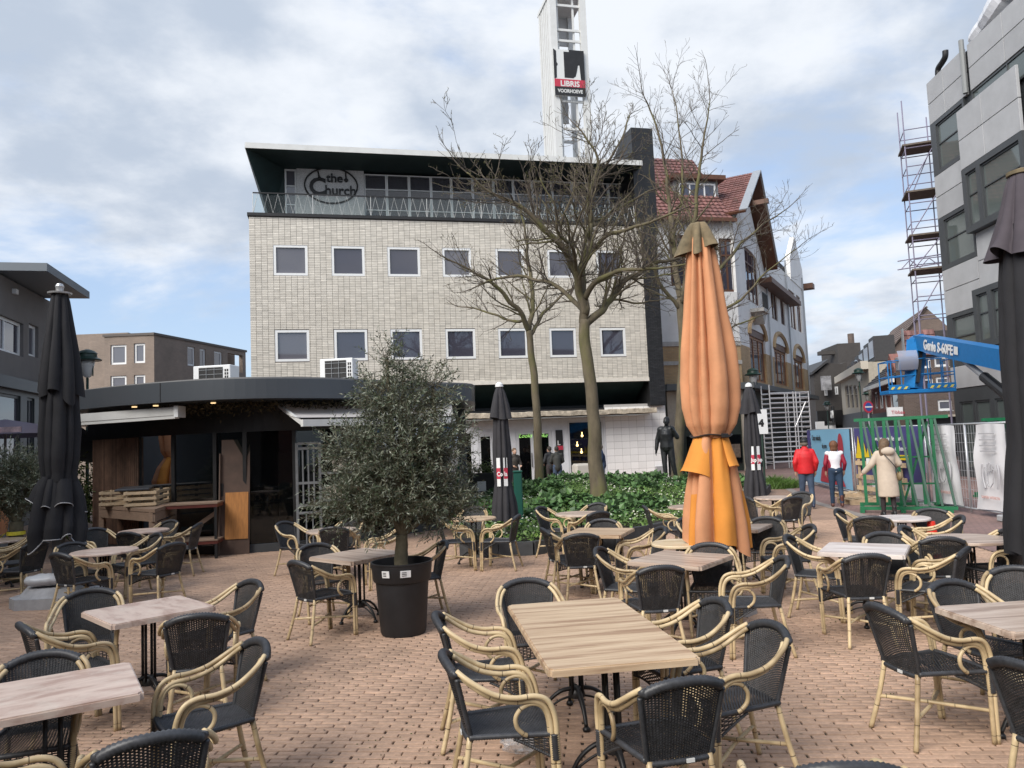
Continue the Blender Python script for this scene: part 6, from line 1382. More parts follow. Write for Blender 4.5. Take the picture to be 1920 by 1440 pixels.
# the left black one
c = AT(110, 1000, 10.9)
LP = thing('black_parasol', 'tall closed black parasol with silver piping beside the olive', 'parasol', (c.x, c.y, 0))
canopy_part(LP, 'upper_canopy', [(4.42, .10), (4.3, .12), (3.9, .165), (3.5, .215), (3.15, .25), (2.95, .26)], 9, 15, [.1, .2, .3, .36, .38, .4], [M_blk], .18, .1)
canopy_part(LP, 'canopy', [(3.3, .19), (2.9, .215), (2.4, .235), (2.05, .23), (1.82, .205), (1.70, .20)], 10, 22, [.25, .3, .3, .28, .26, .26], [M_blk], 0, .2)
o, fn = canopy_part(LP, 'skirt', [(1.78, .20), (1.6, .235), (1.3, .275), (1.05, .305), (.90, .295)], 9, 31, [.3, .42, .5, .5, .45], [M_blk], .2, .3)
mb = MB(); mb.tube([fn(i/120, 1.0) for i in range(121)], .008, 5); mb.build('piping', M_silver, LP)
o, fn = canopy_part(LP, 'skirt_flap', [(1.74, .21), (1.6, .25), (1.42, .28), (1.3, .29)], 6, 35, [.3, .5, .6, .65], [M_blk], .2, .1, None, 120, 12)
mb = MB(); mb.tube([fn(i/120, 1.0) for i in range(121)], .006, 5); mb.build('piping', M_silver, LP)
mb = MB(); mb.lathe([(.02, 4.40), (.155, 4.405), (.16, 4.43), (.05, 4.45), (.05, 4.49), (.0601, 4.52), (.04, 4.56), (.01, 4.57)], 20); mb.build('finial', mat('aluminium', (.5, .5, .5), .35, metal=.6), LP, 'auto')
mb = MB(); mb.box(-.06, .06, -.06, .06, .2, 4.38); mb.build('pole', mat('grey_post', (.16, .17, .18), .5), LP); base_slab(LP, .50, .26, M_concb)
sb = thing('sandbag', 'white filled sandbag lying on the parasol base', 'sandbag', (c.x-.02, c.y-.25, .275), rad(12))
mb = MB(); mb.grid(lambda u, v: Vector(((v-.5)*.56, .15*math.cos(u*2*math.pi)*(1-abs(2*v-1)**3.2)**.6, .085+.085*math.sin(u*2*math.pi)*(1-abs(2*v-1)**3.2)**.6 + .02*noise.noise(Vector((v*7, u*5, 0))))), 20, 18, True); mb.build('bag', mat('bag_plastic', (.52, .53, .55), .4, bump=.6, bscale=14), sb, True)
mb = MB(); mb.tube([(.25, 0, .085), (.31, .02, .10), (.33, 0, .07)], [.03, .025, .045], 7, True, False, .5); mb.build('bag_neck', mat('bag_plastic', (.5, .5, .5)), sb)
# narrow black ones with red-white straps
def narrow(px, py, Y, ztop, zbot, label, letter, seed, base=True):
    c = AT(px, py, Y); t = thing('narrow_parasol', label, 'parasol', (c.x, c.y, 0)); H_ = ztop-zbot
    z = lambda f: ztop-H_*f
    canopy_part(t, 'canopy', [(z(0), .06), (z(.05), .09), (z(.3), .135), (z(.5), .165), (z(.66), .165), (z(.72), .15), (z(.76), .165), (z(.88), .21), (z(1), .235)], 9, seed, [.2, .35, .4, .4, .35, .3, .35, .42, .4], [M_blk2], .04, .2, None, 126, 40)
    canopy_part(t, 'top_flap', [(z(-.01), .05), (z(.04), .10), (z(.14), .155), (z(.24), .19)], 6, seed+4, [.1, .3, .4, .5], [M_blk2], .05, 0, None, 96, 12)
    mb = MB(); mb.lathe([(.05, z(.0)), (.075, z(-.005)), (.07, z(-.025)), (.03, z(-.04)), (.01, z(-.042))], 16); mb.build('cap', M_winf, t, 'auto')
    for k, an in enumerate((-112, -72)):
        a = rad(an); R = .178; Mx = Matrix.Rotation(a+rad(90), 4, 'Z'); u = Matrix.Translation((R*math.cos(a), R*math.sin(a), 0)) @ Mx
        mb = MB(); mb.box(-.034, .034, -.01, .006, z(.74), z(.53), u); s = mb.build('strap', M_winf, t)
        mb = MB(); mb.box(-.036, .036, -.014, -.0105, z(.685), z(.605), u); mb.build('strap_band', MATS['sign_red'], s)
        text_mesh(letter[k], .11, 'strap_lettering', M_winf, s, u @ facing(-.03, -.016, z(.665)), .002, .003, sx=.8)
    mb = MB(); mb.bar((0, 0, .05), (0, 0, ztop), .024, 10); mb.build('pole', MATS['grey_pole'], t, True)
    if base: mb = MB(); mb.lathe([(.36, 0), (.40, .04), (.38, .09), (.28, .12), (.24, .09), (.12, .09), (.10, .05)], 28); mb.build('base', M_concb, t, 'auto')
    return t
narrow(943, 900, 13.9, 3.0, .58, 'narrow closed black parasol with red and white straps before the bed', ('Co', 'la'), 41)
narrow(1415, 900, 16.2, 2.95, .58, 'narrow closed black parasol behind the orange one', ('Jup', 'Jup'), 47)
# right edge: black with purple-grey valance
c = AT(1950, 700, 7.3); RP = thing('valanced_parasol', 'tall closed black parasol with faded purple top cut by the picture edge', 'parasol', (c.x, c.y, 0))
canopy_part(RP, 'upper_canopy', [(4.42, .10), (4.3, .14), (4.0, .21), (3.75, .28), (3.6, .33)], 8, 51, [.15, .25, .35, .4, .45], [M_purp], .12, .1)
canopy_part(RP, 'canopy', [(3.9, .20), (3.3, .25), (2.7, .28), (2.2, .29), (1.8, .29), (1.4, .33), (1.0, .37), (.7, .38)], 10, 56, [.25, .3, .3, .28, .28, .36, .42, .42], [M_blk], .12, .2)
mb = MB(); mb.lathe([(.02, 4.40), (.13, 4.405), (.13, 4.44), (.04, 4.47), (.01, 4.48)], 18); mb.build('finial', M_cap, RP, 'auto'); mb = MB(); mb.box(-.05, .05, -.05, .05, .1, 4.3); mb.build('pole', MATS['grey_post'], RP); base_slab(RP, .5, .2, M_concb)
# far left orange
c = AT(-42, 930, 14.4); FO = thing('orange_parasol', 'closed orange parasol at the left picture edge by the olive', 'parasol', (c.x, c.y, 0))
canopy_part(FO, 'canopy', [(4.3, .08), (3.6, .2), (2.6, .33), (2.1, .28), (1.95, .2)], 10, 61, [.3, .4, .35, .28, .3], [M_oran]); canopy_part(FO, 'skirt', [(1.97, .2), (1.7, .36), (1.4, .44), (1.0, .43), (.65, .40)], 9, 63, [.3, .4, .45, .45, .4], [M_oran, M_oran2], .1, 0, lambda k, v, c: k % 2)
mb = MB(); mb.bar((0, 0, .05), (0, 0, 4.3), .03, 10); mb.build('pole', MATS['grey_pole'], FO, True); base_slab(FO, .4, .14, M_concb)
# open lilac parasol by the grey block
c = AT(10, 815, 18.5); OL = thing('open_parasol', 'open lilac parasol with printed valance by the grey block', 'parasol', (c.x, c.y, 0))
mb = MB(); mb.grid(lambda u, v: Vector((1.75*v*math.cos(u*2*math.pi)/max(abs(math.cos(u*2*math.pi)), abs(math.sin(u*2*math.pi)), .75), 1.75*v*math.sin(u*2*math.pi)/max(abs(math.cos(u*2*math.pi)), abs(math.sin(u*2*math.pi)), .75), 3.05-.42*v)), 32, 6, True); mb.build('canopy', mat('lilac_cloth', (.19, .16, .20), .85, trans=.15), OL)
mb = MB(); mb.bar((0, 0, 0), (0, 0, 3.05), .03, 10); mb.build('pole', MATS['grey_pole'], OL); mb = MB(); q = Vector((.9, -1.55, 2.62)); mb.box(.5, 1.5, -1.72, -1.70, 2.66, 2.78); mb.build('print', mat('print_pink', (.6, .45, .48), .7, var=.5, vscale=5), OL); mb = MB(); mb.lathe([(.3, 0), (.3, .08)], 20); mb.build('base', M_concb, OL)
# black tarpaulin at the pavilion corner
tp = thing('black_tarpaulin', 'black tarpaulin sloping from the pavilion corner behind the parasol', 'tarpaulin', (0, 0, 0))
A, B, C_, D = AT(150, 800, 17.6), AT(182, 822, 16.9), AT(182, 868, 16.9), AT(120, 862, 18.4)
mb = MB(); mb.add([A, B, C_, D, A+Vector((0, .03, 0)), B+Vector((0, .03, 0)), C_+Vector((0, .03, 0)), D+Vector((0, .03, 0))], [(0,1,2,3),(7,6,5,4),(0,4,5,1),(1,5,6,2),(2,6,7,3),(3,7,4,0)]); mb.build('sheet', M_black, tp)
mb = MB(); mb.bar(Vector((D.x, D.y, 0)), D, .03, 6); mb.build('pole', M_black, tp)
# ------------------------------------------------------------------ people and statue
def blob(name, prims, m, parent, voxel=.016, smooth=6):
    mb = MB()
    for q in prims:
        if q[0] == 'c':
            _, a, b, r0, r1 = q; a, b = Vector(a), Vector(b); L = (b-a).length; d = (b-a)/max(L, 1e-6)
            P = [a - d*r0*.9, a - d*r0*.5] + [a.lerp(b, i/4) for i in range(5)] + [b + d*r1*.5, b + d*r1*.9]
            R = [r0*.4, r0*.85] + [r0+(r1-r0)*i/4 for i in range(5)] + [r1*.85, r1*.4]; mb.tube(P, R, 12)
        elif q[0] == 't':
            S_ = q[1]; n_ = 20; vs_ = [Vector((c[0]+rx*math.cos(2*math.pi*i/n_), c[1]+ry*math.sin(2*math.pi*i/n_), c[2])) for c, rx, ry in S_ for i in range(n_)]
            mb.add(vs_, [(j*n_+i, j*n_+(i+1) % n_, (j+1)*n_+(i+1) % n_, (j+1)*n_+i) for j in range(len(S_)-1) for i in range(n_)] + [tuple(range(n_-1, -1, -1)), tuple((len(S_)-1)*n_+i for i in range(n_))])
        else: mb.ball(q[1], q[2], 16, 12)
    me = mb.mesh('tmp'); o = bpy.data.objects.new('tmp', me); COL.objects.link(o)
    md = o.modifiers.new('r', 'REMESH'); md.mode = 'VOXEL'; md.voxel_size = voxel
    sm = o.modifiers.new('s', 'SMOOTH'); sm.factor = .5; sm.iterations = smooth
    bpy.context.view_layer.update(); me2 = bpy.data.meshes.new_from_object(o.evaluated_get(bpy.context.evaluated_depsgraph_get())); bpy.data.objects.remove(o)
    me2.materials.clear(); me2.materials.append(m); me2.polygons.foreach_set('use_smooth', [True]*len(me2.polygons)); me2.name = name
    return link(name, me2, parent)
def skeleton(h, stride=.0, armL=None, armR=None, lean=0.0):
    k = h/1.75
    J = dict(hipL=(-.09, 0, .92), hipR=(.09, 0, .92), kneeL=(-.10, .06*stride/.3 if stride else 0, .50), kneeR=(.10, -.02*stride/.3 if stride else 0, .50), ankL=(-.10, .5*stride, .08), ankR=(.10, -.5*stride, .10 if stride else .08),
             pel=(0, 0, .95), waist=(0, 0, 1.08), chest=(0, .01+lean*.3, 1.28), neck=(0, .0+lean*.5, 1.47), head=(0, .02+lean*.7, 1.625), shL=(-.165, 0+lean*.4, 1.41), shR=(.165, 0+lean*.4, 1.41))
    J['elL'], J['haL'] = armL or ((-.25, -.03, 1.14), (-.24, .03, .90)); J['elR'], J['haR'] = armR or ((.25, -.03, 1.14), (.24, .03, .90))
    return {a: Vector(b)*k for a, b in J.items()}, k
def fingers(J, k, s, prims):
    h = J['ha'+s]; e = J['el'+s]; d = (h-e).normalized(); side = d.cross(Vector((0, 1, 0))); side = side.normalized() if side.length > .01 else Vector((1, 0, 0)); fw_ = side.cross(d).normalized(); sg = -1 if s == 'L' else 1
    prims.append(('c', h+d*.02*k, h+d*.085*k, .032*k, .034*k))
    for i in range(4):
        o = fw_*((i-1.5)*.019*k); l = (.062, .072, .068, .052)[i]*k; a = h+d*.10*k+o; m = a+d*l*.6; prims.append(('c', a, m, .0095*k, .009*k)); prims.append(('c', m, m+d*l*.5-side*.018*k*sg, .009*k, .0075*k))
    a = h+d*.05*k+fw_*.032*k; prims.append(('c', a, a+d*.045*k+fw_*.022*k, .012*k, .0095*k)); prims.append(('c', a+d*.045*k+fw_*.022*k, a+d*.08*k+fw_*.022*k, .0095*k, .008*k))
def base_body(J, k):
    P = [('e', J['head'], (.078*k, .098*k, .118*k)), ('e', J['head']+Vector((0, .035*k, -.06*k)), (.055*k, .06*k, .055*k)), ('c', J['neck']-Vector((0, 0, .03*k)), J['head']-Vector((0, 0, .06*k)), .056*k, .053*k),
         ('e', J['head']+Vector((0, .105*k, -.012*k)), (.014*k, .022*k, .026*k)), ('e', J['head']+Vector((.08*k, 0, -.01*k)), (.014*k, .022*k, .032*k)), ('e', J['head']+Vector((-.08*k, 0, -.01*k)), (.014*k, .022*k, .032*k)),
         ('c', J['chest'], J['waist'], .105*k, .09*k), ('c', J['waist'], J['pel'], .09*k, .095*k), ('c', J['shL'], J['shR'], .06*k, .06*k)]
    for s in 'LR':
        P += [('c', J['sh'+s], J['el'+s], .05*k, .04*k), ('c', J['el'+s], J['ha'+s], .04*k, .028*k), ('c', J['hip'+s], J['knee'+s], .08*k, .052*k), ('c', J['knee'+s], J['ank'+s], .05*k, .036*k), ('c', J['ank'+s]-Vector((0, .03*k, .03*k)), J['ank'+s]+Vector((0, .14*k, -.045*k)), .036*k, .03*k)]
        fingers(J, k, s, P)
    return P
M_skin = mat('skin', (.48, .30, .22), .55)
def legs_cloth(J, k, r=1.0, top=.98):
    P = [('c', Vector((-.05*k, 0, top*k)), Vector((.05*k, 0, top*k)), .128*k*r, .128*k*r)]
    for s in 'LR': P += [('c', J['hip'+s], J['knee'+s], .094*k*r, .066*k*r), ('c', J['knee'+s], J['ank'+s]+Vector((0, 0, .03*k)), .064*k*r, .05*k*r)]
    return P
def shoes(J, k, h=.0):
    P = []
    for s in 'LR':
        a = J['ank'+s]; P += [('c', a-Vector((0, .035*k, .035*k)), a+Vector((0, .15*k, -.045*k)), .042*k, .036*k), ('c', a, a+Vector((0, 0, .02*k+h)), .046*k, .05*k)]
    return P
def person(label, base, head_deg, h, stride, armL=None, armR=None, lean=0.0, name='person', z=0.0):
    t = None; J, k = skeleton(h, stride, armL, armR, lean)
    b = blob(name, base_body(J, k), M_skin, None, .012, 3); b.location = (base[0], base[1], z); b.rotation_euler = (0, 0, -rad(head_deg)); tag(b, label, 'person'); return b, J, k
# man in the red jacket, walking away
p = G(1516, 953); b, J, k = person('person in red jacket, jeans and dark cap walking away along the fence', (p.x, p.y), 12, 1.78, .30, ((-.255, -.05, 1.15), (-.235, .05, .92)), ((.255, -.05, 1.15), (.235, .06, .92)))
M_redj = mat('red_jacket', (.55, .012, .018), .6, var=.12, vscale=9, bump=.4, bscale=18)
V3 = Vector
blob('jacket', [('t', [((0, 0*k, 0.86*k), 0.195*k, 0.145*k), ((0, 0*k, 0.92*k), 0.2*k, 0.15*k), ((0, -0.005*k, 1.1*k), 0.19*k, 0.15*k), ((0, -0.01*k, 1.28*k), 0.205*k, 0.155*k), ((0, -0.01*k, 1.38*k), 0.2*k, 0.135*k), ((0, 0*k, 1.46*k), 0.12*k, 0.095*k)]), ('c', J['shL'], J['shR'], .08*k, .08*k), ('c', J['neck']-V3((0, 0, .05*k)), J['neck']+V3((0, -.01, .025*k)), .095*k, .08*k), ('e', J['neck']+V3((0, -.07*k, -.03*k)), (.10*k, .05*k, .07*k))] + [('c', J['sh'+s], J['el'+s], .076*k, .066*k) for s in 'LR'] + [('c', J['el'+s], J['ha'+s]+V3((0, 0, .03*k)), .066*k, .05*k) for s in 'LR'], M_redj, b)
M_jean = mat('blue_jeans', (.040, .062, .105), .85, var=.25, vscale=8, bump=.3, bscale=40)
blob('jeans', legs_cloth(J, k, 1.12), M_jean, b); blob('shoes', shoes(J, k), mat('dark_shoe', (.02, .025, .05), .5), b)
blob('cap', [('e', J['head']+V3((0, 0, .045*k)), (.098*k, .112*k, .09*k)), ('e', J['head']+V3((0, .11*k, .05*k)), (.06*k, .06*k, .018*k))], M_black, b); blob('hair', [('e', J['head']+V3((0, -.03*k, -.02*k)), (.09*k, .092*k, .07*k))], mat('grey_hair', (.12, .10, .08), .8), b)
# woman in the white and burgundy sports jacket
p = G(1571, 951); b, J, k = person('person in white and burgundy sports jacket with jeans and brown boots', (p.x, p.y), 14, 1.68, .22, ((-.245, -.04, 1.15), (-.225, .06, .94)), ((.245, -.04, 1.15), (.225, .06, .94)))
M_wj = mat('white_sports_jacket', (.70, .69, .74), .6, bump=.3, bscale=20); M_bur = mat('burgundy_panel', (.25, .008, .03), .6)
blob('jacket', [('t', [((0, 0*k, 0.93*k), 0.172*k, 0.135*k), ((0, 0*k, 1.02*k), 0.165*k, 0.13*k), ((0, 0*k, 1.12*k), 0.15*k, 0.125*k), ((0, -0.005*k, 1.28*k), 0.17*k, 0.135*k), ((0, -0.005*k, 1.38*k), 0.165*k, 0.12*k), ((0, 0*k, 1.46*k), 0.1*k, 0.085*k)]), ('c', J['shL'], J['shR'], .07*k, .07*k), ('c', J['neck']-V3((0, 0, .05*k)), J['neck']+V3((0, 0, .03*k)), .088*k, .075*k)], M_wj, b)
for s in 'LR':
    sg = -1 if s == 'L' else 1
    blob('sleeve', [('c', J['sh'+s]+V3((.01*sg, 0, -.03)), J['el'+s], .066*k, .056*k), ('c', J['el'+s], J['ha'+s]+V3((0, 0, .03*k)), .056*k, .043*k)], M_bur, b); blob('side_panel', [('c', V3((sg*.115*k, -.02*k, 1.24*k)), V3((sg*.105*k, -.02*k, 1.06*k)), .066*k, .072*k)], M_bur, b)
    blob('shoulder_panel', [('e', J['sh'+s]+V3((0, 0, .015)), (.074*k, .08*k, .066*k))], M_wj, b)
blob('jeans', legs_cloth(J, k, 1.08), mat('dark_jeans', (.018, .040, .080), .85, var=.2, vscale=8), b)
blob('boots', shoes(J, k, .16), mat('brown_boot', (.09, .028, .018), .5), b)
blob('hair', [('e', J['head']+V3((0, -.02*k, .02*k)), (.115*k, .118*k, .125*k)), ('e', J['head']+V3((0, -.04*k, -.09*k)), (.105*k, .085*k, .08*k))], mat('auburn_hair', (.13, .055, .025), .7, var=.4, vscale=20, bump=.6, bscale=40), b)
# woman in the long beige coat
p = G(1668, 968); b, J, k = person('person in long hooded beige winter coat with bag strap', (p.x, p.y), 8, 1.72, .10, ((-.30, .02, 1.18), (-.44, .14, 1.00)), ((.29, .0, 1.18), (.20, .18, 1.10)))
M_coat = mat('beige_coat', (.50, .42, .335), .75, var=.08, vscale=8, bump=.45, bscale=14)
blob('coat', [('t', [((0.02, -0.01*k, 0.44*k), 0.225*k, 0.175*k), ((0.02, -0.01*k, 0.6*k), 0.225*k, 0.18*k), ((0.01, -0.01*k, 0.8*k), 0.215*k, 0.175*k), ((0, 0*k, 1.0*k), 0.2*k, 0.165*k), ((0, 0*k, 1.15*k), 0.195*k, 0.16*k), ((0, -0.01*k, 1.3*k), 0.205*k, 0.155*k), ((0, -0.01*k, 1.4*k), 0.195*k, 0.13*k), ((0, 0*k, 1.47*k), 0.12*k, 0.095*k)]), ('c', J['shL'], J['shR'], .085*k, .085*k)] + [('c', J['sh'+s], J['el'+s], .082*k, .074*k) for s in 'LR'] + [('c', J['el'+s], J['ha'+s], .074*k, .058*k) for s in 'LR'], M_coat, b)
blob('hood', [('e', J['neck']+V3((.03, -.12*k, .0)), (.155*k, .10*k, .10*k)), ('e', J['neck']+V3((.02, -.05*k, .03*k)), (.14*k, .11*k, .07*k))], M_coat, b)
blob('trousers', legs_cloth(J, k, 1.0, .9), mat('dark_trousers', (.025, .018, .02), .8), b); blob('boots', shoes(J, k, .1), M_black, b)
blob('hair', [('e', J['head']+V3((0, -.02*k, .02*k)), (.118*k, .128*k, .13*k)), ('c', J['head']+V3((-.03*k, -.06*k, -.03*k)), J['head']+V3((-.09*k, -.09*k, -.24*k)), .11*k, .065*k)], mat('brown_hair', (.12, .075, .042), .7, var=.4, vscale=20, bump=.6, bscale=40), b)
mb = MB(); mb.tube(smooth_path([J['shL']+V3((.06, -.08*k, .06*k)), V3((0, -.225*k, 1.30*k)), V3((.14*k, -.19*k, 1.12*k)), V3((.24*k, -.10*k, .98*k))], 4), .014, 6, True, False, .5); mb.build('bag_strap', M_black, b)
blob('shoulder_bag', [('e', V3((.255*k, -.06*k, .90*k)), (.06*k, .12*k, .11*k))], mat('tan_bag', (.20, .15, .08), .6), b)
# people at the shop
def shopper(px, py, Y, label, hd, coat, trou, hair, h=1.75, feet=None):
    q = AT(px, py, Y); b, J, k = person(label, (q.x, q.y), hd, h, .0, ((-.25, .05, 1.16), (-.17, .2, 1.08)), ((.25, .05, 1.16), (.17, .2, 1.08)), .05)
    blob('coat', [('c', J['chest'], J['waist'], .165*k, .155*k), ('c', J['waist'], V3((0, 0, .92*k)), .155*k, .165*k), ('c', J['shL'], J['shR'], .082*k, .082*k), ('c', J['neck']-V3((0, 0, .05)), J['neck']+V3((0, 0, .02)), .1*k, .085*k)] + [('c', J['sh'+s], J['el'+s], .07*k, .06*k) for s in 'LR'] + [('c', J['el'+s], J['ha'+s], .06*k, .045*k) for s in 'LR'], coat, b, .02, 4)
    blob('trousers', legs_cloth(J, k, 1.08), trou, b, .02, 4); blob('shoes', shoes(J, k), M_black, b, .02, 3); blob('hair', [('e', J['head']+V3((0, -.02*k, .03*k)), (.09*k, .108*k, .11*k))], hair, b, .02, 3); return b
shopper(1047, 915, 29.6, 'person in dark grey jacket and jeans facing the shop doors', -8, mat('charcoal_jacket', (.032, .033, .03), .8), M_jean, mat('dark_hair', (.03, .025, .02), .8))
shopper(1034, 915, 30.1, 'person in dark coat half hidden beside the charcoal jacket', -30, mat('dark_coat', (.018, .02, .024), .8), mat('dark_trousers', (.02, .02, .02)), mat('dark_hair', (.03, .025, .02)))
shopper(966, 915, 29.4, 'person in dark jacket coming out of the shop', 150, mat('dark_brown_coat', (.04, .034, .028), .8), mat('dark_trousers', (.02, .02, .02)), mat('brown_hair', (.1, .07, .04)))
shopper(1131, 912, 29.8, 'person in blue jacket behind the mossy tree trunk', -90, mat('navy_jacket', (.02, .035, .075), .8), M_jean, mat('grey_hair', (.1, .1, .1)))
# bronze statue on its plinth
p = AT(1254, 900, 25.0); zpl = p.z
M_brz = mat('dark_bronze', (.028, .030, .032), .42, metal=.35, var=.5, vscale=6, bump=.6, bscale=25)
sp_ = thing('statue_plinth', 'low grey stone plinth under the bronze statue', 'plinth', (p.x+.15, p.y, 0), rad(5))
mb = MB(); mb.bbox(-.75, .75, -.5, .5, .1, zpl-.10, .02); mb.build('block', mat('plinth_stone', (.13, .13, .135), .8, var=.15), sp_); mb = MB(); mb.bbox(-.55, .5, -.4, .4, zpl-.098, zpl-.02, .01); mb.build('bronze_base', M_brz, sp_)
J, k = skeleton(2.08, 0.0, ((-.29, -.04, 1.18), (-.22, .08, 1.38)), ((.26, .0, 1.13), (.29, .04, .87)))
J['ankR'] = Vector((.06, .06, .08))*k; J['kneeR'] = Vector((.075, .05, .5))*k; J['ankL'] = Vector((-.20, -.02, .08))*k; J['kneeL'] = Vector((-.15, .02, .5))*k; J['head'] = J['head'] + Vector((-.04, .02, 0))
P = base_body(J, k) + [('t', [((0, 0, .90*k), .20*k, .15*k), ((0, 0, 1.1*k), .18*k, .14*k), ((0, 0, 1.3*k), .205*k, .155*k), ((0, 0, 1.4*k), .19*k, .13*k), ((0, 0, 1.47*k), .1*k, .09*k)])] + legs_cloth(J, k, 1.12) + shoes(J, k) + [('c', J['chest'], J['waist'], .175*k, .165*k), ('c', J['waist'], V3((0, 0, .92*k)), .165*k, .175*k), ('c', J['shL'], J['shR'], .09*k, .09*k)] + [('c', J['sh'+s], J['el'+s], .075*k, .066*k) for s in 'LR'] + [('c', J['el'+s], J['ha'+s], .066*k, .05*k) for s in 'LR'] + [('e', J['head']+V3((0, -.03*k, .04*k)), (.088*k, .1*k, .1*k))]
stt = blob('bronze_statue', P, M_brz, None, .014, 3); stt.location = (p.x, p.y, zpl-.02-.0); stt.rotation_euler = (0, 0, rad(180-28)); tag(stt, 'dark bronze standing man statue on the low plinth', 'statue')
# ------------------------------------------------------------------ street furniture, site fence, lift, scaffolds
M_green = mat('rack_green', (.010, .135, .055), .45, var=.2, vscale=5); M_greend = mat('rack_green_dark', (.008, .060, .035), .5)
def a_rack(px0, px1, n, ytop, ybot, label, Y=None, base_rot=0.0):
    a, b = G(px0, ybot), G(px1, ybot)
    if Y: a, b = AT(px0, ybot, Y), AT(px1, ybot, Y); a.z = b.z = 0
    H_ = AT(px0, ytop, a.y).z; d = (b-a); L = d.length; t = thing('glass_rack', label, 'rack', (a.x, a.y, 0), math.atan2(d.y, d.x), 'green steel glass racks')
    for i in range(n):
        x = L*i/(n-1)
        mb = MB(); mb.beam((x, 0, .14), (x, .04, H_-.04), .09, .07); mb.build('post', M_green, t)
        mb = MB(); mb.beam((x+.06, -.06, H_-.05), (x+.30, -.5, .14), .07, .05); mb.build('front_post', M_greend, t)
    for z, y in ((H_, .03), (.10, -.5), (.10, .6)): mb = MB(); mb.beam((-.15, y, z), (L+.35, y, z), .08, .075); mb.build('rail', M_green, t)
    for z in (.62, 1.25): mb = MB(); mb.beam((0, .10, z), (L, .10, z), .025, .04); mb.build('tie', M_green, t)
    for x in (-.1, L/2, L+.2): mb = MB(); mb.beam((x, -.62, .03), (x, .72, .03), .10, .06); mb.build('foot', M_green, t)
    mb = MB(); mb.beam((L*.1, .14, H_-.1), (L*.32, .14, .9), .04, .05); mb.build('brace', M_green, t); mb = MB(); mb.beam((L*.95, .14, H_-.1), (L*.55, .16, .2), .04, .05); mb.build('brace', M_green, t)
    mb = MB(); mb.box(.06, .22, -.06, -.045, 1.0, 1.25); mb.build('paper_tag', M_tag, t)
a_rack(1626, 1760, 7, 787, 957, 'green steel glass rack standing empty beside the beige coat')
a_rack(1868, 1960, 5, 786, 955, 'green steel glass rack half hidden behind the white banners', 20.0)
# site fence
M_galv = mat('galvanised', (.45, .46, .48), .4, metal=.5)
def fence(pa, pb, name_label, mesh=True, H_=2.0, foot=True):
    a, b = Vector((*pa, 0)), Vector((*pb, 0)); d = b-a; L = d.length; t = thing('site_fence', name_label, 'fence', a, math.atan2(d.y, d.x), 'site fence panels along the street')
    for x in (0, L/2, L): mb = MB(); mb.bar((x, 0, .03), (x, 0, H_), .022, 8); mb.build('post', M_galv, t, True)
    for z in (.12, H_-.02): mb = MB(); mb.bar((0, 0, z), (L, 0, z), .02, 8); mb.build('rail', M_galv, t, True)
    if mesh:
        mb = MB()
        for k in range(1, int(L/.10)): mb.bar((L*k/int(L/.10), 0, .12), (L*k/int(L/.10), 0, H_-.02), .0035, 4)
        for k in range(1, 9): mb.bar((0, .006, .12+(H_-.14)*k/9), (L, .006, .12+(H_-.14)*k/9), .0045, 4)
        tag(mb.build('wire_mesh', M_galv, t), kind='stuff')
    for x in ((0, L) if foot else ()): mb = MB(); mb.bbox(x-.11, x+.11, -.32, .32, 0, .13, .02); mb.build('fence_foot', M_concb, t)
    return t, L
def banner(t, x0, x1, z0, z1, m, y=-.035, wave=.02, seed=0, taper=0.0):
    mb = MB(); mb.grid(lambda u, v: Vector((x0+(x1-x0)*u + taper*(u-.5)*(1-v), y + wave*noise.noise(Vector((u*3+seed, v*2.5, seed))), z0+(z1-z0)*v + .02*math.sin(u*3.1))), 16, 14); mb2 = MB(); mb2.v = mb.v + [(x, yy+.004, z) for x, yy, z in mb.v]; n_ = len(mb.v); mb2.f = mb.f + [tuple(i+n_ for i in reversed(f)) for f in mb.f]; return mb2.build('banner', m, t, True)
M_bnA = mat('banner_lightblue', (.20, .42, .60), .6); M_bnB = mat('banner_violet', (.055, .050, .17), .6, var=.1); M_bnW = mat('banner_white', (.62, .62, .64), .6, bump=.4, bscale=6); M_bnY = mat('banner_yellow', (.65, .47, .015), .6)
f0, f1, f2, f3 = G(1512, 893), G(1603, 940), G(1748, 955), G(1893, 978)
f0 = AT(1520, 890, 27.5); f1 = AT(1606, 930, 22.3); f2 = AT(1744, 940, 18.6); f3 = AT(1905, 975, 15.4)
fn1, L1 = fence((f0.x, f0.y), (f1.x, f1.y), 'site fence panel with light blue banner behind the walkers', False)
bn = banner(fn1, L1*.10, L1*.97, .16, 1.96, M_bnA); bn2 = banner(fn1, .02, L1*.09, .3, 1.96, M_bnB)
text_mesh('Onze winkels', .26, 'banner_lettering', M_black, bn, facing(L1*.16, -.075, 1.62), .003, .002, sx=.8); text_mesh('zijn open', .2, 'banner_lettering', M_black, bn, facing(L1*.4, -.075, 1.38), .003, .002, sx=.8)
mb = MB(); mb.prism([(L1*.80+.28*math.cos(a*math.pi/12), 1.42+.42*math.sin(a*math.pi/12)) for a in range(24)], (-.066, -.06)); mb.build('red_print', mat('print_red', (.36, .03, .05), .6), bn)
mb = MB(); mb.prism([(L1*.3, .25), (L1*.85, .22), (L1*.72, .8), (L1*.5, .95), (L1*.36, .7)], (-.066, -.06)); mb.build('red_print', mat('print_red', (.36, .03, .05)), bn)
fn2, L2 = fence((f1.x+.05, f1.y-.05), (f2.x, f2.y), 'site fence panel with violet banner and yellow stripe behind the green rack', False)
bn = banner(fn2, .05, L2-.03, .55, 1.97, M_bnB); bw = banner(fn2, .9, L2-.03, .15, .548, M_bnW, wave=.01)
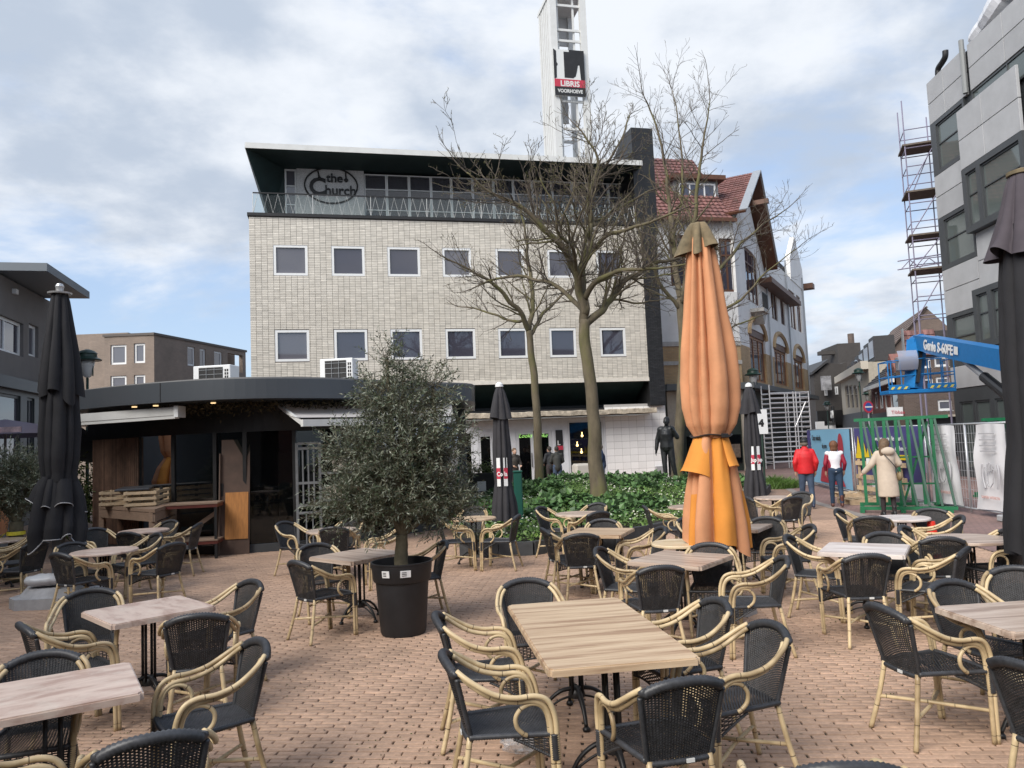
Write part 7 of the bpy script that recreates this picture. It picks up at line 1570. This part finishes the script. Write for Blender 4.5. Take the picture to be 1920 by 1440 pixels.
mb = MB(); mb.box(.15, L2*.82, -.075, -.068, 1.12, 1.25); mb.build('yellow_print', M_bnY, bn)
for i in range(3): mb = MB(); x = .2+.3*i; mb.prism([(x, 1.252), (x+.28, 1.252), (x+.14, 1.75-.1*i)], (-.075, -.068)); mb.build('yellow_print', M_bnY, bn)
for z, s_ in ((1.62, 'weten door de markt'), (1.36, 't winkelen om de hoek'), (.95, 'onder')): text_mesh(s_, .17, 'banner_lettering', M_winf, bn, facing(L2*.36, -.078, z), .002, .002)
for z in (.3, .62, 1.0): mb = MB(); mb.box(.25, L2*.8, -.16, -.12, z-.07, z+.05); o = mb.build('timber_rail', M_crate, fn2)
for x in (.3, L2*.42, L2*.7): mb = MB(); mb.box(x, x+.1, -.118, -.08, .0, 1.1); mb.build('timber_post', M_crate, fn2)
fn3, L3 = fence((f2.x+.05, f2.y-.1), (f3.x, f3.y), 'open wire site fence panel with hanging white banners', True, 2.0)
for i, (x, w) in enumerate(((.25, .95), (L3*.66, 1.0))):
    b_ = banner(fn3, x, x+w, .14, 1.95, M_bnW, -.06, .10, 3+i*5, .35)
    M_gp = mat('print_grey', (.38, .38, .40), .7)
    mb = MB(); cx_ = x+w*.55
    hand = [(-.12, .75), (-.14, 1.0), (-.16, 1.12), (-.13, 1.14), (-.09, 1.02), (-.085, 1.22), (-.055, 1.23), (-.045, 1.03), (-.03, 1.27), (.0, 1.27), (.005, 1.03), (.03, 1.23), (.06, 1.22), (.05, 1.0), (.085, 1.1), (.11, 1.08), (.08, .9), (.06, .72), (-.02, .60), (-.09, .64)]
    mb.tube([(cx_+px*1.2, -.13, .2+pz*.75) for px, pz in hand+[hand[0]]], .011, 5); mb.build('hand_print', M_gp, b_)
    for s_ in (-1, 1): mb = MB(); mb.tube([(cx_+s_*(.22+.07*math.sin(a*.5)), -.13, .62+a*.1) for a in range(6)], .022, 5); mb.build('arc_print', M_gp, b_)
    for z in (1.75, 1.62, 1.5, 1.38): mb = MB(); mb.box(cx_-.3, cx_+.25, -.135, -.13, z, z+.025); mb.build('line_print', M_gp, b_)
    text_mesh('SAMEN WERKEN', .085, 'banner_lettering', mat('print_salmon', (.55, .30, .26), .6), b_, facing(cx_-.38, -.135, .40), .002, .0)
# pallets and timber beside the rack
for i, (px, py, rz, lab) in enumerate(((1636, 935, .1, 'rough timber pallet at the fence corner'), (1652, 948, .05, 'low timber pallet in front of the fence corner'))):
    q = G(px, py); t = thing('timber_pallet', lab, 'pallet', (q.x, q.y+.8, 0), rz, 'pallets by the fence')
    for k in range(5): mb = MB(); mb.box(-.6+.25*k, -.48+.25*k, -.4, .4, .12, .14); mb.build('deck_board', M_crate, t)
    for y in (-.35, 0, .35): mb = MB(); mb.box(-.6, .52, y-.05, y+.05, .0, .119); mb.build('bearer', M_crate, t)
# boom lift
M_gblue = mat('lift_blue', (.010, .15, .40), .35, var=.08); M_hyd = mat('hydraulic_black', (.015, .015, .016), .3)
tipc = AT(1722, 641, 27.0); endc = AT(1905, 677, 20.0); dirb = (endc-tipc).normalized(); base_ = endc + dirb*6.6
BL = thing('boom_lift', 'blue boom lift with basket and white lettering in front of the houses', 'boom lift', (base_.x, base_.y, 0)); bo = Vector((base_.x, base_.y, 0))
def tapered(a, b, w0, h0, w1, h1):
    a, b = Vector(a), Vector(b); tt = (b-a).normalized(); x = tt.cross(Vector((0, 0, 1))).normalized(); y = x.cross(tt).normalized(); vs_ = []
    for p_, w, h in ((a, w0, h0), (b, w1, h1)): vs_ += [p_-x*w/2-y*h/2, p_+x*w/2-y*h/2, p_+x*w/2+y*h/2, p_-x*w/2+y*h/2]
    return vs_, [(3,2,1,0),(4,5,6,7),(0,1,5,4),(1,2,6,5),(2,3,7,6),(3,0,4,7)]
mid = tipc + dirb*1.2
mb = MB(); mb.add(*tapered(tipc-bo, mid-bo, .36, .50, .38, .52)); mb.build('boom_tip', M_gblue, BL)
mb = MB(); mb.add(*tapered(mid-bo, endc-bo+dirb*6.4, .42, .56, .46, .60)); boom = mb.build('boom', M_gblue, BL)
xs__ = dirb.cross(Vector((0, 0, 1))).normalized(); yu = xs__.cross(dirb).normalized()
if xs__.dot(CAMP-tipc) < 0: sgn = -1
else: sgn = 1
Nf = xs__*sgn
Rm = Matrix((tuple(dirb if dirb.cross(yu).dot(Nf) > 0 else -dirb), tuple(yu), tuple(Nf))).transposed().to_4x4()
rd = dirb if dirb.x > 0 else -dirb
def bpos(px):
    a, b = 0.0, 9.0
    for _ in range(40):
        m_ = (a+b)/2
        if PROJ(mid + dirb*m_)[0] < px: a = m_
        else: b = m_
    return a
def boom_text(s, size, px0, px1, vo, bold):
    a, b = bpos(px0), bpos(px1); pos = mid-bo + dirb*a + Nf*.24 + yu*vo; M_ = Matrix.Translation(pos) @ Matrix((tuple(dirb), tuple(yu), tuple(Nf))).transposed().to_4x4()
    o = text_mesh(s, size, 'boom_lettering', M_winf, boom, M_, .004, bold); w = o.dimensions.x; o.scale = (o.scale[0]*(b-a)/w, 1, 1)
boom_text('Genie', .46, 1738, 1769, -.14, .016); boom_text('S-60FE', .44, 1772, 1802, -.14, .014)
mb = MB(); a_, b_ = bpos(1804), bpos(1812); q = mid-bo+Nf*.242
mb.add([q+dirb*a_-yu*.1, q+dirb*b_-yu*.1, q+dirb*b_+yu*.15, q+dirb*a_+yu*.15], [(0, 1, 2, 3)]); mb.build('decal', M_winf, boom)
jb = AT(1712, 730, 26.8); mb = MB(); mb.add(*tapered(tipc-bo+Vector((-.05, 0, .05)), jb-bo, .45, .50, .42, .42)); mb.build('jib', M_gblue, BL); mb = MB(); mb.beam(tipc-bo+Vector((-.1, -.27, -.3)), jb-bo+Vector((0, -.27, .2)), .2, .1); mb.build('jib_cover', M_hyd, BL)
mb = MB(); mb.bar(tipc-bo+Vector((0, -.22, 0)), tipc-bo+Vector((0, .22, 0)), .26, 14); mb.build('knuckle', M_gblue, BL)
c0 = endc-bo-dirb*3.2-yu*.32; c1 = endc-bo+dirb*2.0-yu*1.6
mb = MB(); mb.tube([c0, c0.lerp(c1, .55)], .09, 12); mb.build('cylinder_rod', M_galv, BL); mb = MB(); mb.tube([c0.lerp(c1, .25), c1], .15, 12); mb.build('cylinder', M_hyd, BL)
# basket
bc_ = AT(1716, 735, 27.0)-bo; rot = Matrix.Rotation(rad(-6), 4, 'Z'); Bm = Matrix.Translation(bc_) @ rot
mb = MB(); mb.bbox(-1.05, 1.2, -.45, .45, -.06, .08, .02, Bm); mb.build('basket_floor', M_gblue, BL)
mb = MB(); mb.box(-1.05, -.35, -.46, -.44, .09, .26, Bm); tb = mb.build('toe_board', M_gblue, BL); mb = MB(); mb.box(.25, 1.2, -.46, -.44, .09, .26, Bm); tb2 = mb.build('toe_board', M_gblue, BL)
for tb_, xs0, n_ in ((tb, -1.0, 3), (tb2, .32, 4)):
    for i in range(n_): mb = MB(); x = xs0+.22*i; mb.prism([(x, .10), (x+.09, .10), (x+.16, .19), (x+.07, .19)], (-.468, -.462), 'y', Bm); mb.build('hazard_stripe', mat('hazard_yellow', (.6, .5, .1), .5), tb_)
for x in (-1.03, -.6, .3, .75, 1.18):
    for y in (-.43, .43): mb = MB(); mb.tube([Bm @ V3((x, y, .08)), Bm @ V3((x, y, 1.12))], .022, 6); mb.build('basket_post', M_gblue, BL)
for z in (.55, 1.1):
    for y in (-.43, .43): mb = MB(); mb.tube([Bm @ V3((-1.03, y, z)), Bm @ V3((1.18, y, z+.1))], .022, 6); mb.build('basket_rail', M_gblue, BL)
    for x in (-1.03, 1.18): mb = MB(); mb.tube([Bm @ V3((x, -.43, z)), Bm @ V3((x, .43, z))], .022, 6); mb.build('basket_rail', M_gblue, BL)
mb = MB(); mb.grid(lambda u, v: Bm @ V3((-.72+.66*v, -.52+.28*math.sin(u*math.pi)*0 - .12*math.sin(u*math.pi), 1.45-.68*u)), 10, 8); mb.build('control_cover', mat('clear_plastic', (.30, .33, .42), .15, alpha=.75), BL, True); mb = MB(); mb.bbox(-.66, -.12, -.42, -.15, .75, 1.25, .03, Bm); mb.build('control_box', mat('control_grey', (.2, .2, .22), .5), BL)
# turret and chassis stand behind the purple-topped parasol
mb = MB(); mb.bbox(-.9, .9, -.8, 1.0, .75, 2.4, .06); mb.build('turret', M_gblue, BL); mb = MB(); mb.bbox(-.95, .95, -1.2, 1.3, .35, .74, .05); mb.build('chassis', mat('chassis_grey', (.12, .12, .13), .6), BL)
for x in (-.95, .95):
    for y in (-.85, .95): mb = MB(); mb.lathe([(.2, -.15), (.42, -.15), (.45, -.08), (.45, .08), (.42, .15), (.2, .15)], 20); w = mb.build('wheel', M_black, BL); w.rotation_euler = (0, rad(90), 0); w.location = (x, y, .45)
# scaffold towers
def scaffold(label, c, rz, xs, ys, z0, z1, rungs, decks, m, braces, r=.026):
    t = thing('scaffold_tower', label, 'scaffold', (c[0], c[1], 0), rz, 'scaffold towers')
    for x in xs:
        for y in ys: mb = MB(); mb.bar((x, y, z0), (x, y, z1 + (.4 if x == xs[0] else 0)), r, 6); mb.build('standard', m, t)
    for z in rungs:
        for y in ys: mb = MB(); mb.bar((xs[0], y, z), (xs[-1], y, z), r*.85, 5); mb.build('ledger', m, t)
        for x in (xs[0], xs[-1]): mb = MB(); mb.bar((x, ys[0], z-.05), (x, ys[-1], z-.05), r*.8, 5); mb.build('transom', m, t)
    for z in decks: mb = MB(); mb.box(xs[0]-.1, xs[-1], ys[0]-.05, ys[-1]+.05, z, z+.07); mb.build('deck', mat('deck_ply', (.13, .105, .085), .8, var=.2), t)
    for a, b in braces: mb = MB(); mb.bar(a, b, r*.85, 5); mb.build('brace', m, t)
    return t
M_alu = mat('scaffold_alu', (.52, .52, .53), .4, metal=.4); M_lil = mat('scaffold_steel', (.24, .22, .30), .45, metal=.3)
SF = Frame(AT(1450, 850, 39.5), 8.0); h = lambda px, py: SF.at(px, py)
zz0, zz1 = 0.02, h(1460, 735)[1]; w1, w2 = h(1491, 800)[0], h(1520, 800)[0]
rg = [zz0+.35+(zz1-zz0-.4)*i/14 for i in range(15)]
scaffold('aluminium access tower against the white corner house', SF.p, SF.a, [0, w1, w1+.15, w2], [0, .9], zz0, zz1, rg, [], M_alu, [((w1, -.02, rg[7]), (w2-.2, -.02, rg[12])), ((w1-.3, -.02, rg[0]), (w2, -.02, rg[5]))], .035)
SR = Frame(AT(1730, 400, 30.6), -20.0); h = lambda px, py: SR.at(px, py)
zt_, zb_2 = h(1702, 205)[1], h(1725, 592)[1]; x0, x1 = h(1707, 400)[0], h(1763, 400)[0]
dk = [h(1735, q)[1] for q in (268, 357, 440, 505)]; rg = []
zq = zb_2
while zq < zt_-.2: rg.append(zq); zq += .78
br = [((x0, -.03, dk[i+1]+.1), (x1, -.03, dk[i]-.1)) for i in range(3)] + [((x0, -.03, zb_2), (x1, -.03, dk[3]-.1)), ((x0+.2, 1.2, dk[1]), (x1, 1.2, dk[0]))]
sc = scaffold('tall steel scaffold rising beside the grey panelled block', SR.p, SR.a, [x0, x1, x1+1.4], [0, 1.25], zb_2, zt_, rg, dk, M_lil, br)
q0 = h(1683, 490), h(1683, 506)
for q in q0: mb = MB(); mb.bar((q[0], 0, q[1]), (x1, 0, q[1]+.1), .025, 5); mb.build('lattice_chord', M_lil, sc)
for i in range(4): mb = MB(); xx = q0[0][0]+.1+i*.35; mb.bar((xx, 0, q0[0][1] if i % 2 else q0[1][1]), (xx+.35, 0, q0[1][1] if i % 2 else q0[0][1]), .02, 5); mb.build('lattice_web', M_lil, sc)
for x in (x0, x1):
    for y in (0, 1.25): mb = MB(); mb.bar((x, y, 0), (x, y, zb_2-.004), .04, 6); mb.build('lower_standard', M_lil, sc)
# lamps
M_lgrn = mat('lamp_green', (.012, .035, .025), .45); M_lglass = mat('lamp_glass', (.55, .57, .58), .2, alpha=.8)
def lamp(px, py, Y, label, s=1.0):
    p = AT(px, py, Y); t = thing('street_lamp', label, 'lamp', (p.x, p.y, 0), 0, 'green street lamps'); z = p.z
    mb = MB(); mb.tube([(0, 0, 0), (0, 0, .8), (0, 0, .85), (0, 0, z-.95*s)], [.09, .08, .055, .04], 10); mb.build('post', M_lgrn, t, True)
    mb = MB(); mb.lathe([(.05*s, z-.95*s), (.12*s, z-.9*s), (.20*s, z-.55*s), (.22*s, z-.38*s)], 14); mb.build('lantern_glass', M_lglass, t, True)
    mb = MB(); mb.lathe([(.42*s, z-.38*s), (.44*s, z-.35*s), (.30*s, z-.27*s), (.28*s, z-.17*s), (.31*s, z-.15*s), (.22*s, z-.06*s), (.06*s, z)], 18); mb.build('lantern_hood', M_lgrn, t, 'auto')
    mb = MB(); mb.bar((.18*s, 0, z-.9*s), (.18*s, 0, z-.38*s), .02*s, 6); mb.build('bracket', M_lgrn, t)
lamp(164, 655, 25.0, 'green street lamp in front of the brick flats', 1.0); lamp(1411, 690, 40.0, 'green street lamp above the dark closed parasol', 1.0); lamp(1609, 690, 52.0, 'green street lamp in the far street near the flue', 1.0); lamp(1626, 731, 56.0, 'green street lamp over the no-entry sign', .9); lamp(1550, 752, 60.0, 'small hanging lamp deep in the far street', .8)
p = AT(1628, 763, 40.0); ts = thing('traffic_sign', 'round red and blue traffic sign on a post in the street', 'sign', (p.x, p.y, 0)); mb = MB(); mb.bar((0, .05, 0), (0, .05, p.z+.3), .04, 8); mb.build('post', M_galv, ts)
mb = MB(); mb.lathe([(.32, -.02), (.32, .02)], 24); dsc = mb.build('disc', MATS['sign_red'], ts); dsc.rotation_euler = (rad(90), 0, rad(20)); dsc.location = (0, 0, p.z)
mb = MB(); mb.lathe([(.22, .022), (.22, .03)], 24); mb.build('disc_face', mat('sign_blue', (.02, .07, .3), .5), dsc); mb = MB(); mb.box(-.25, .25, -.035, .035, .031, .04); mb.build('bar', M_winf, dsc)
p = AT(1428, 791, 22.0); nt_ = thing('notice_board', 'white notice board behind the dark closed parasol', 'sign', (p.x, p.y, 0)); mb = MB(); mb.box(-.15, .17, 0, .04, p.z-.35, p.z+.36); bd_ = mb.build('board', M_winf, nt_); mb = MB(); mb.bar((0, .06, 0), (0, .06, p.z+.3), .03, 6); mb.build('post', M_lgrn, nt_); text_mesh('4', .26, 'lettering', M_black, bd_, facing(-.08, -.004, p.z-.12), .002, .02)
# traffic cone, bin, planters
p = G(1754, 1078); tc_ = thing('traffic_cone', 'red traffic cone with white band between the tables', 'cone', (p.x, p.y, 0))
M_cone = mat('cone_red', (.72, .03, .012), .5); mb = MB(); mb.bbox(-.19, .19, -.19, .19, 0, .03, .01); mb.build('foot', M_cone, tc_)
Hc = AT(1754, 977, p.y).z
prof = [(.145, .031), (.14, .05), (.045, Hc)]
mb = MB(); mb.lathe(prof, 24); mb.build('body', M_cone, tc_, 'auto'); ri = lambda z: .14 + (.045-.14)*(z-.05)/(Hc-.05)
for a, b in ((.42, .56), (.18, .28)): mb = MB(); mb.lathe([(ri(Hc*a)+.004, Hc*a), (ri(Hc*b)+.004, Hc*b)], 24, cap=False); mb.build('white_band', M_winf, tc_, True)
p = AT(972, 925, 15.2); bn_ = thing('green_bin', 'slim dark green bin behind the narrow parasol', 'bin', (p.x, p.y, .15)); mb = MB(); mb.bbox(-.085, .085, -.085, .085, 0, AT(972, 886, 15.2).z-.15, .02); mb.build('body', mat('bin_green', (.008, .075, .055), .45), bn_); mb = MB(); mb.bbox(-.095, .095, -.095, .095, AT(972, 886, 15.2).z-.149, AT(972, 886, 15.2).z-.11, .01); mb.build('lid', mat('bin_green', (.01, .08, .06)), bn_)
def pos_pl(px, Y, w, z):
    q = AT(px, 880, Y)
    def f(r): return Vector((q.x+r.uniform(-w, w), q.y+r.gauss(0, .1), z+abs(r.gauss(0, .16))))
    return f
for px, lab in ((902, 'black planter box with grassy plants before the shop windows'),):
    q = AT(px, 890, 24.0); t = thing('planter_box', lab, 'planter', (q.x, q.y, 0)); mb = MB(); mb.bbox(-.45, .45, -.2, .2, 0, q.z+.05, .015); mb.build('box', M_black, t); mb = MB(); mb.box(-.12, .15, -.206, -.201, q.z-.5, q.z-.2); mb.build('notice', M_tag, t)
    pl = leaf_cloud('planting', 500, pos_pl(px, 24.0, .4, q.z+.05), .14, .12, mat('shrub_leaf', (.1, .13, .04)), 5, None); pl.parent = t; pl.location = (-q.x, -q.y, 0)
p = G(1003, 1434); cb = thing('plastic_bag', 'crumpled clear plastic bag under the near left chair', 'bag', (p.x-.06, p.y+.12, 0)); mb = MB(); mb.grid(lambda u, v: Vector((.13*math.cos(u*6.283)*math.sin(math.pi*(.08+.9*v)), .1*math.sin(u*6.283)*math.sin(math.pi*(.08+.9*v)), .055-.055*math.cos(math.pi*(.05+.95*v))))*(1+.5*noise.noise(Vector((math.cos(u*6.283)*3, math.sin(u*6.283)*3, v*5)))) + Vector((0, 0, .03)), 26, 14, True); mb.build('film', mat('clear_film', (.55, .56, .58), .12, alpha=.35), cb)
# litter and fallen bits on the pavers
rl2 = random.Random(40); LIT = MB(); LIT.t = []
for _ in range(420):
    y = 4.3 + 10*rl2.random(); x = rl2.uniform(-.65, .65)*y; a = rl2.random()*6.283; s = rl2.uniform(.004, .016); LIT.tint = rl2.random(); d = Vector((math.cos(a), math.sin(a), .1))*s; w = Vector((-math.sin(a), math.cos(a), 0))*s*.5; c = Vector((x, y, .004)); LIT.add([c-d, c+w, c+d, c-w], [(0, 1, 2, 3)])
tag(LIT.build('fallen_debris', mat('debris', (.15, .11, .07), .9, attr=.9)), 'tiny fallen leaf scraps scattered on the pavers', 'debris', kind='stuff')
rl3 = random.Random(44); MO = MB(); MO.t = []
for _ in range(6500):
    y = 4.2 + 7*rl3.random(); x = rl3.uniform(-.65, .65)*y
    if noise.noise(Vector((x*.9, y*.9, 2))) < .12: continue
    # moss sits in the joints between rows
    v = Matrix.Rotation(-GR, 2) @ Vector((x, y)); v.y = (round(v.y/.061-.5)+.5)*.061 + rl3.gauss(0, .002); w_ = Matrix.Rotation(GR, 2) @ v; c = Vector((w_.x, w_.y, -.004)); s = rl3.uniform(.004, .010); MO.tint = rl3.random(); a = rl3.random()*6.283; d = Vector((math.cos(a), math.sin(a), 0))*s; e = Vector((0, 0, s)); MO.add([c-d, c+d, c+d*.3+e], [(0, 1, 2)])
tag(MO.build('joint_moss', mat('moss', (.07, .09, .025), .9, attr=.4)), 'green moss growing in the joints of the pavers', 'moss', kind='stuff')
# ------------------------------------------------------------------ the other side of the square, behind the viewpoint (seen only mirrored in glass)
for i, (x, w, hgt, wm, lab) in enumerate(((-19, 12, 7.5, M_tbr, 'taupe brick house across the square'), (-5.5, 14, 8.5, M_bbr, 'brown brick house across the square'), (9.5, 14, 8.0, M_rbr, 'red brick house across the square'), (25, 15, 9.5, M_tbr, 'tall taupe house at the far end across the square'))):
    fr = Frame((x+w/2, -14.0), 180.0); B = bthing('square_house', lab, fr); B['group'] = 'houses across the square'
    ww = [(-w/2-w/2+1.2+q*3.0+w/2, -w/2+1.2+q*3.0+1.4, z, z+1.6) for q in range(int((w-1.5)//3)) for z in (1.0, 4.3)]
    ww = [(a+w/2, a+w/2+1.4, z, z+1.6) for a, _, z, _ in [(-w/2+.9+q*3.0, 0, z, 0) for q in range(int((w-1.5)//3)) for z in (1.0, 4.3)]]
    mb = MB(); holes_wall(mb, 0, w, 0, hgt, ww, 0, .3); mb.build('wall', wm, B); mb = MB(); mb.box(.02, w-.02, .31, 8, 0, hgt-.02); mb.build('core', wm, B)
    for q in ww: window(B, q[0]+.005, q[1]-.005, q[2]+.005, q[3]-.005, .08, M_winf, M_gl, .09, .08)
    mb = MB(); mb.prism([(-.4, hgt), (4, hgt+3.2), (8.4, hgt)], (-.05, w+.05), 'x'); mb.build('roof', M_btile, B)
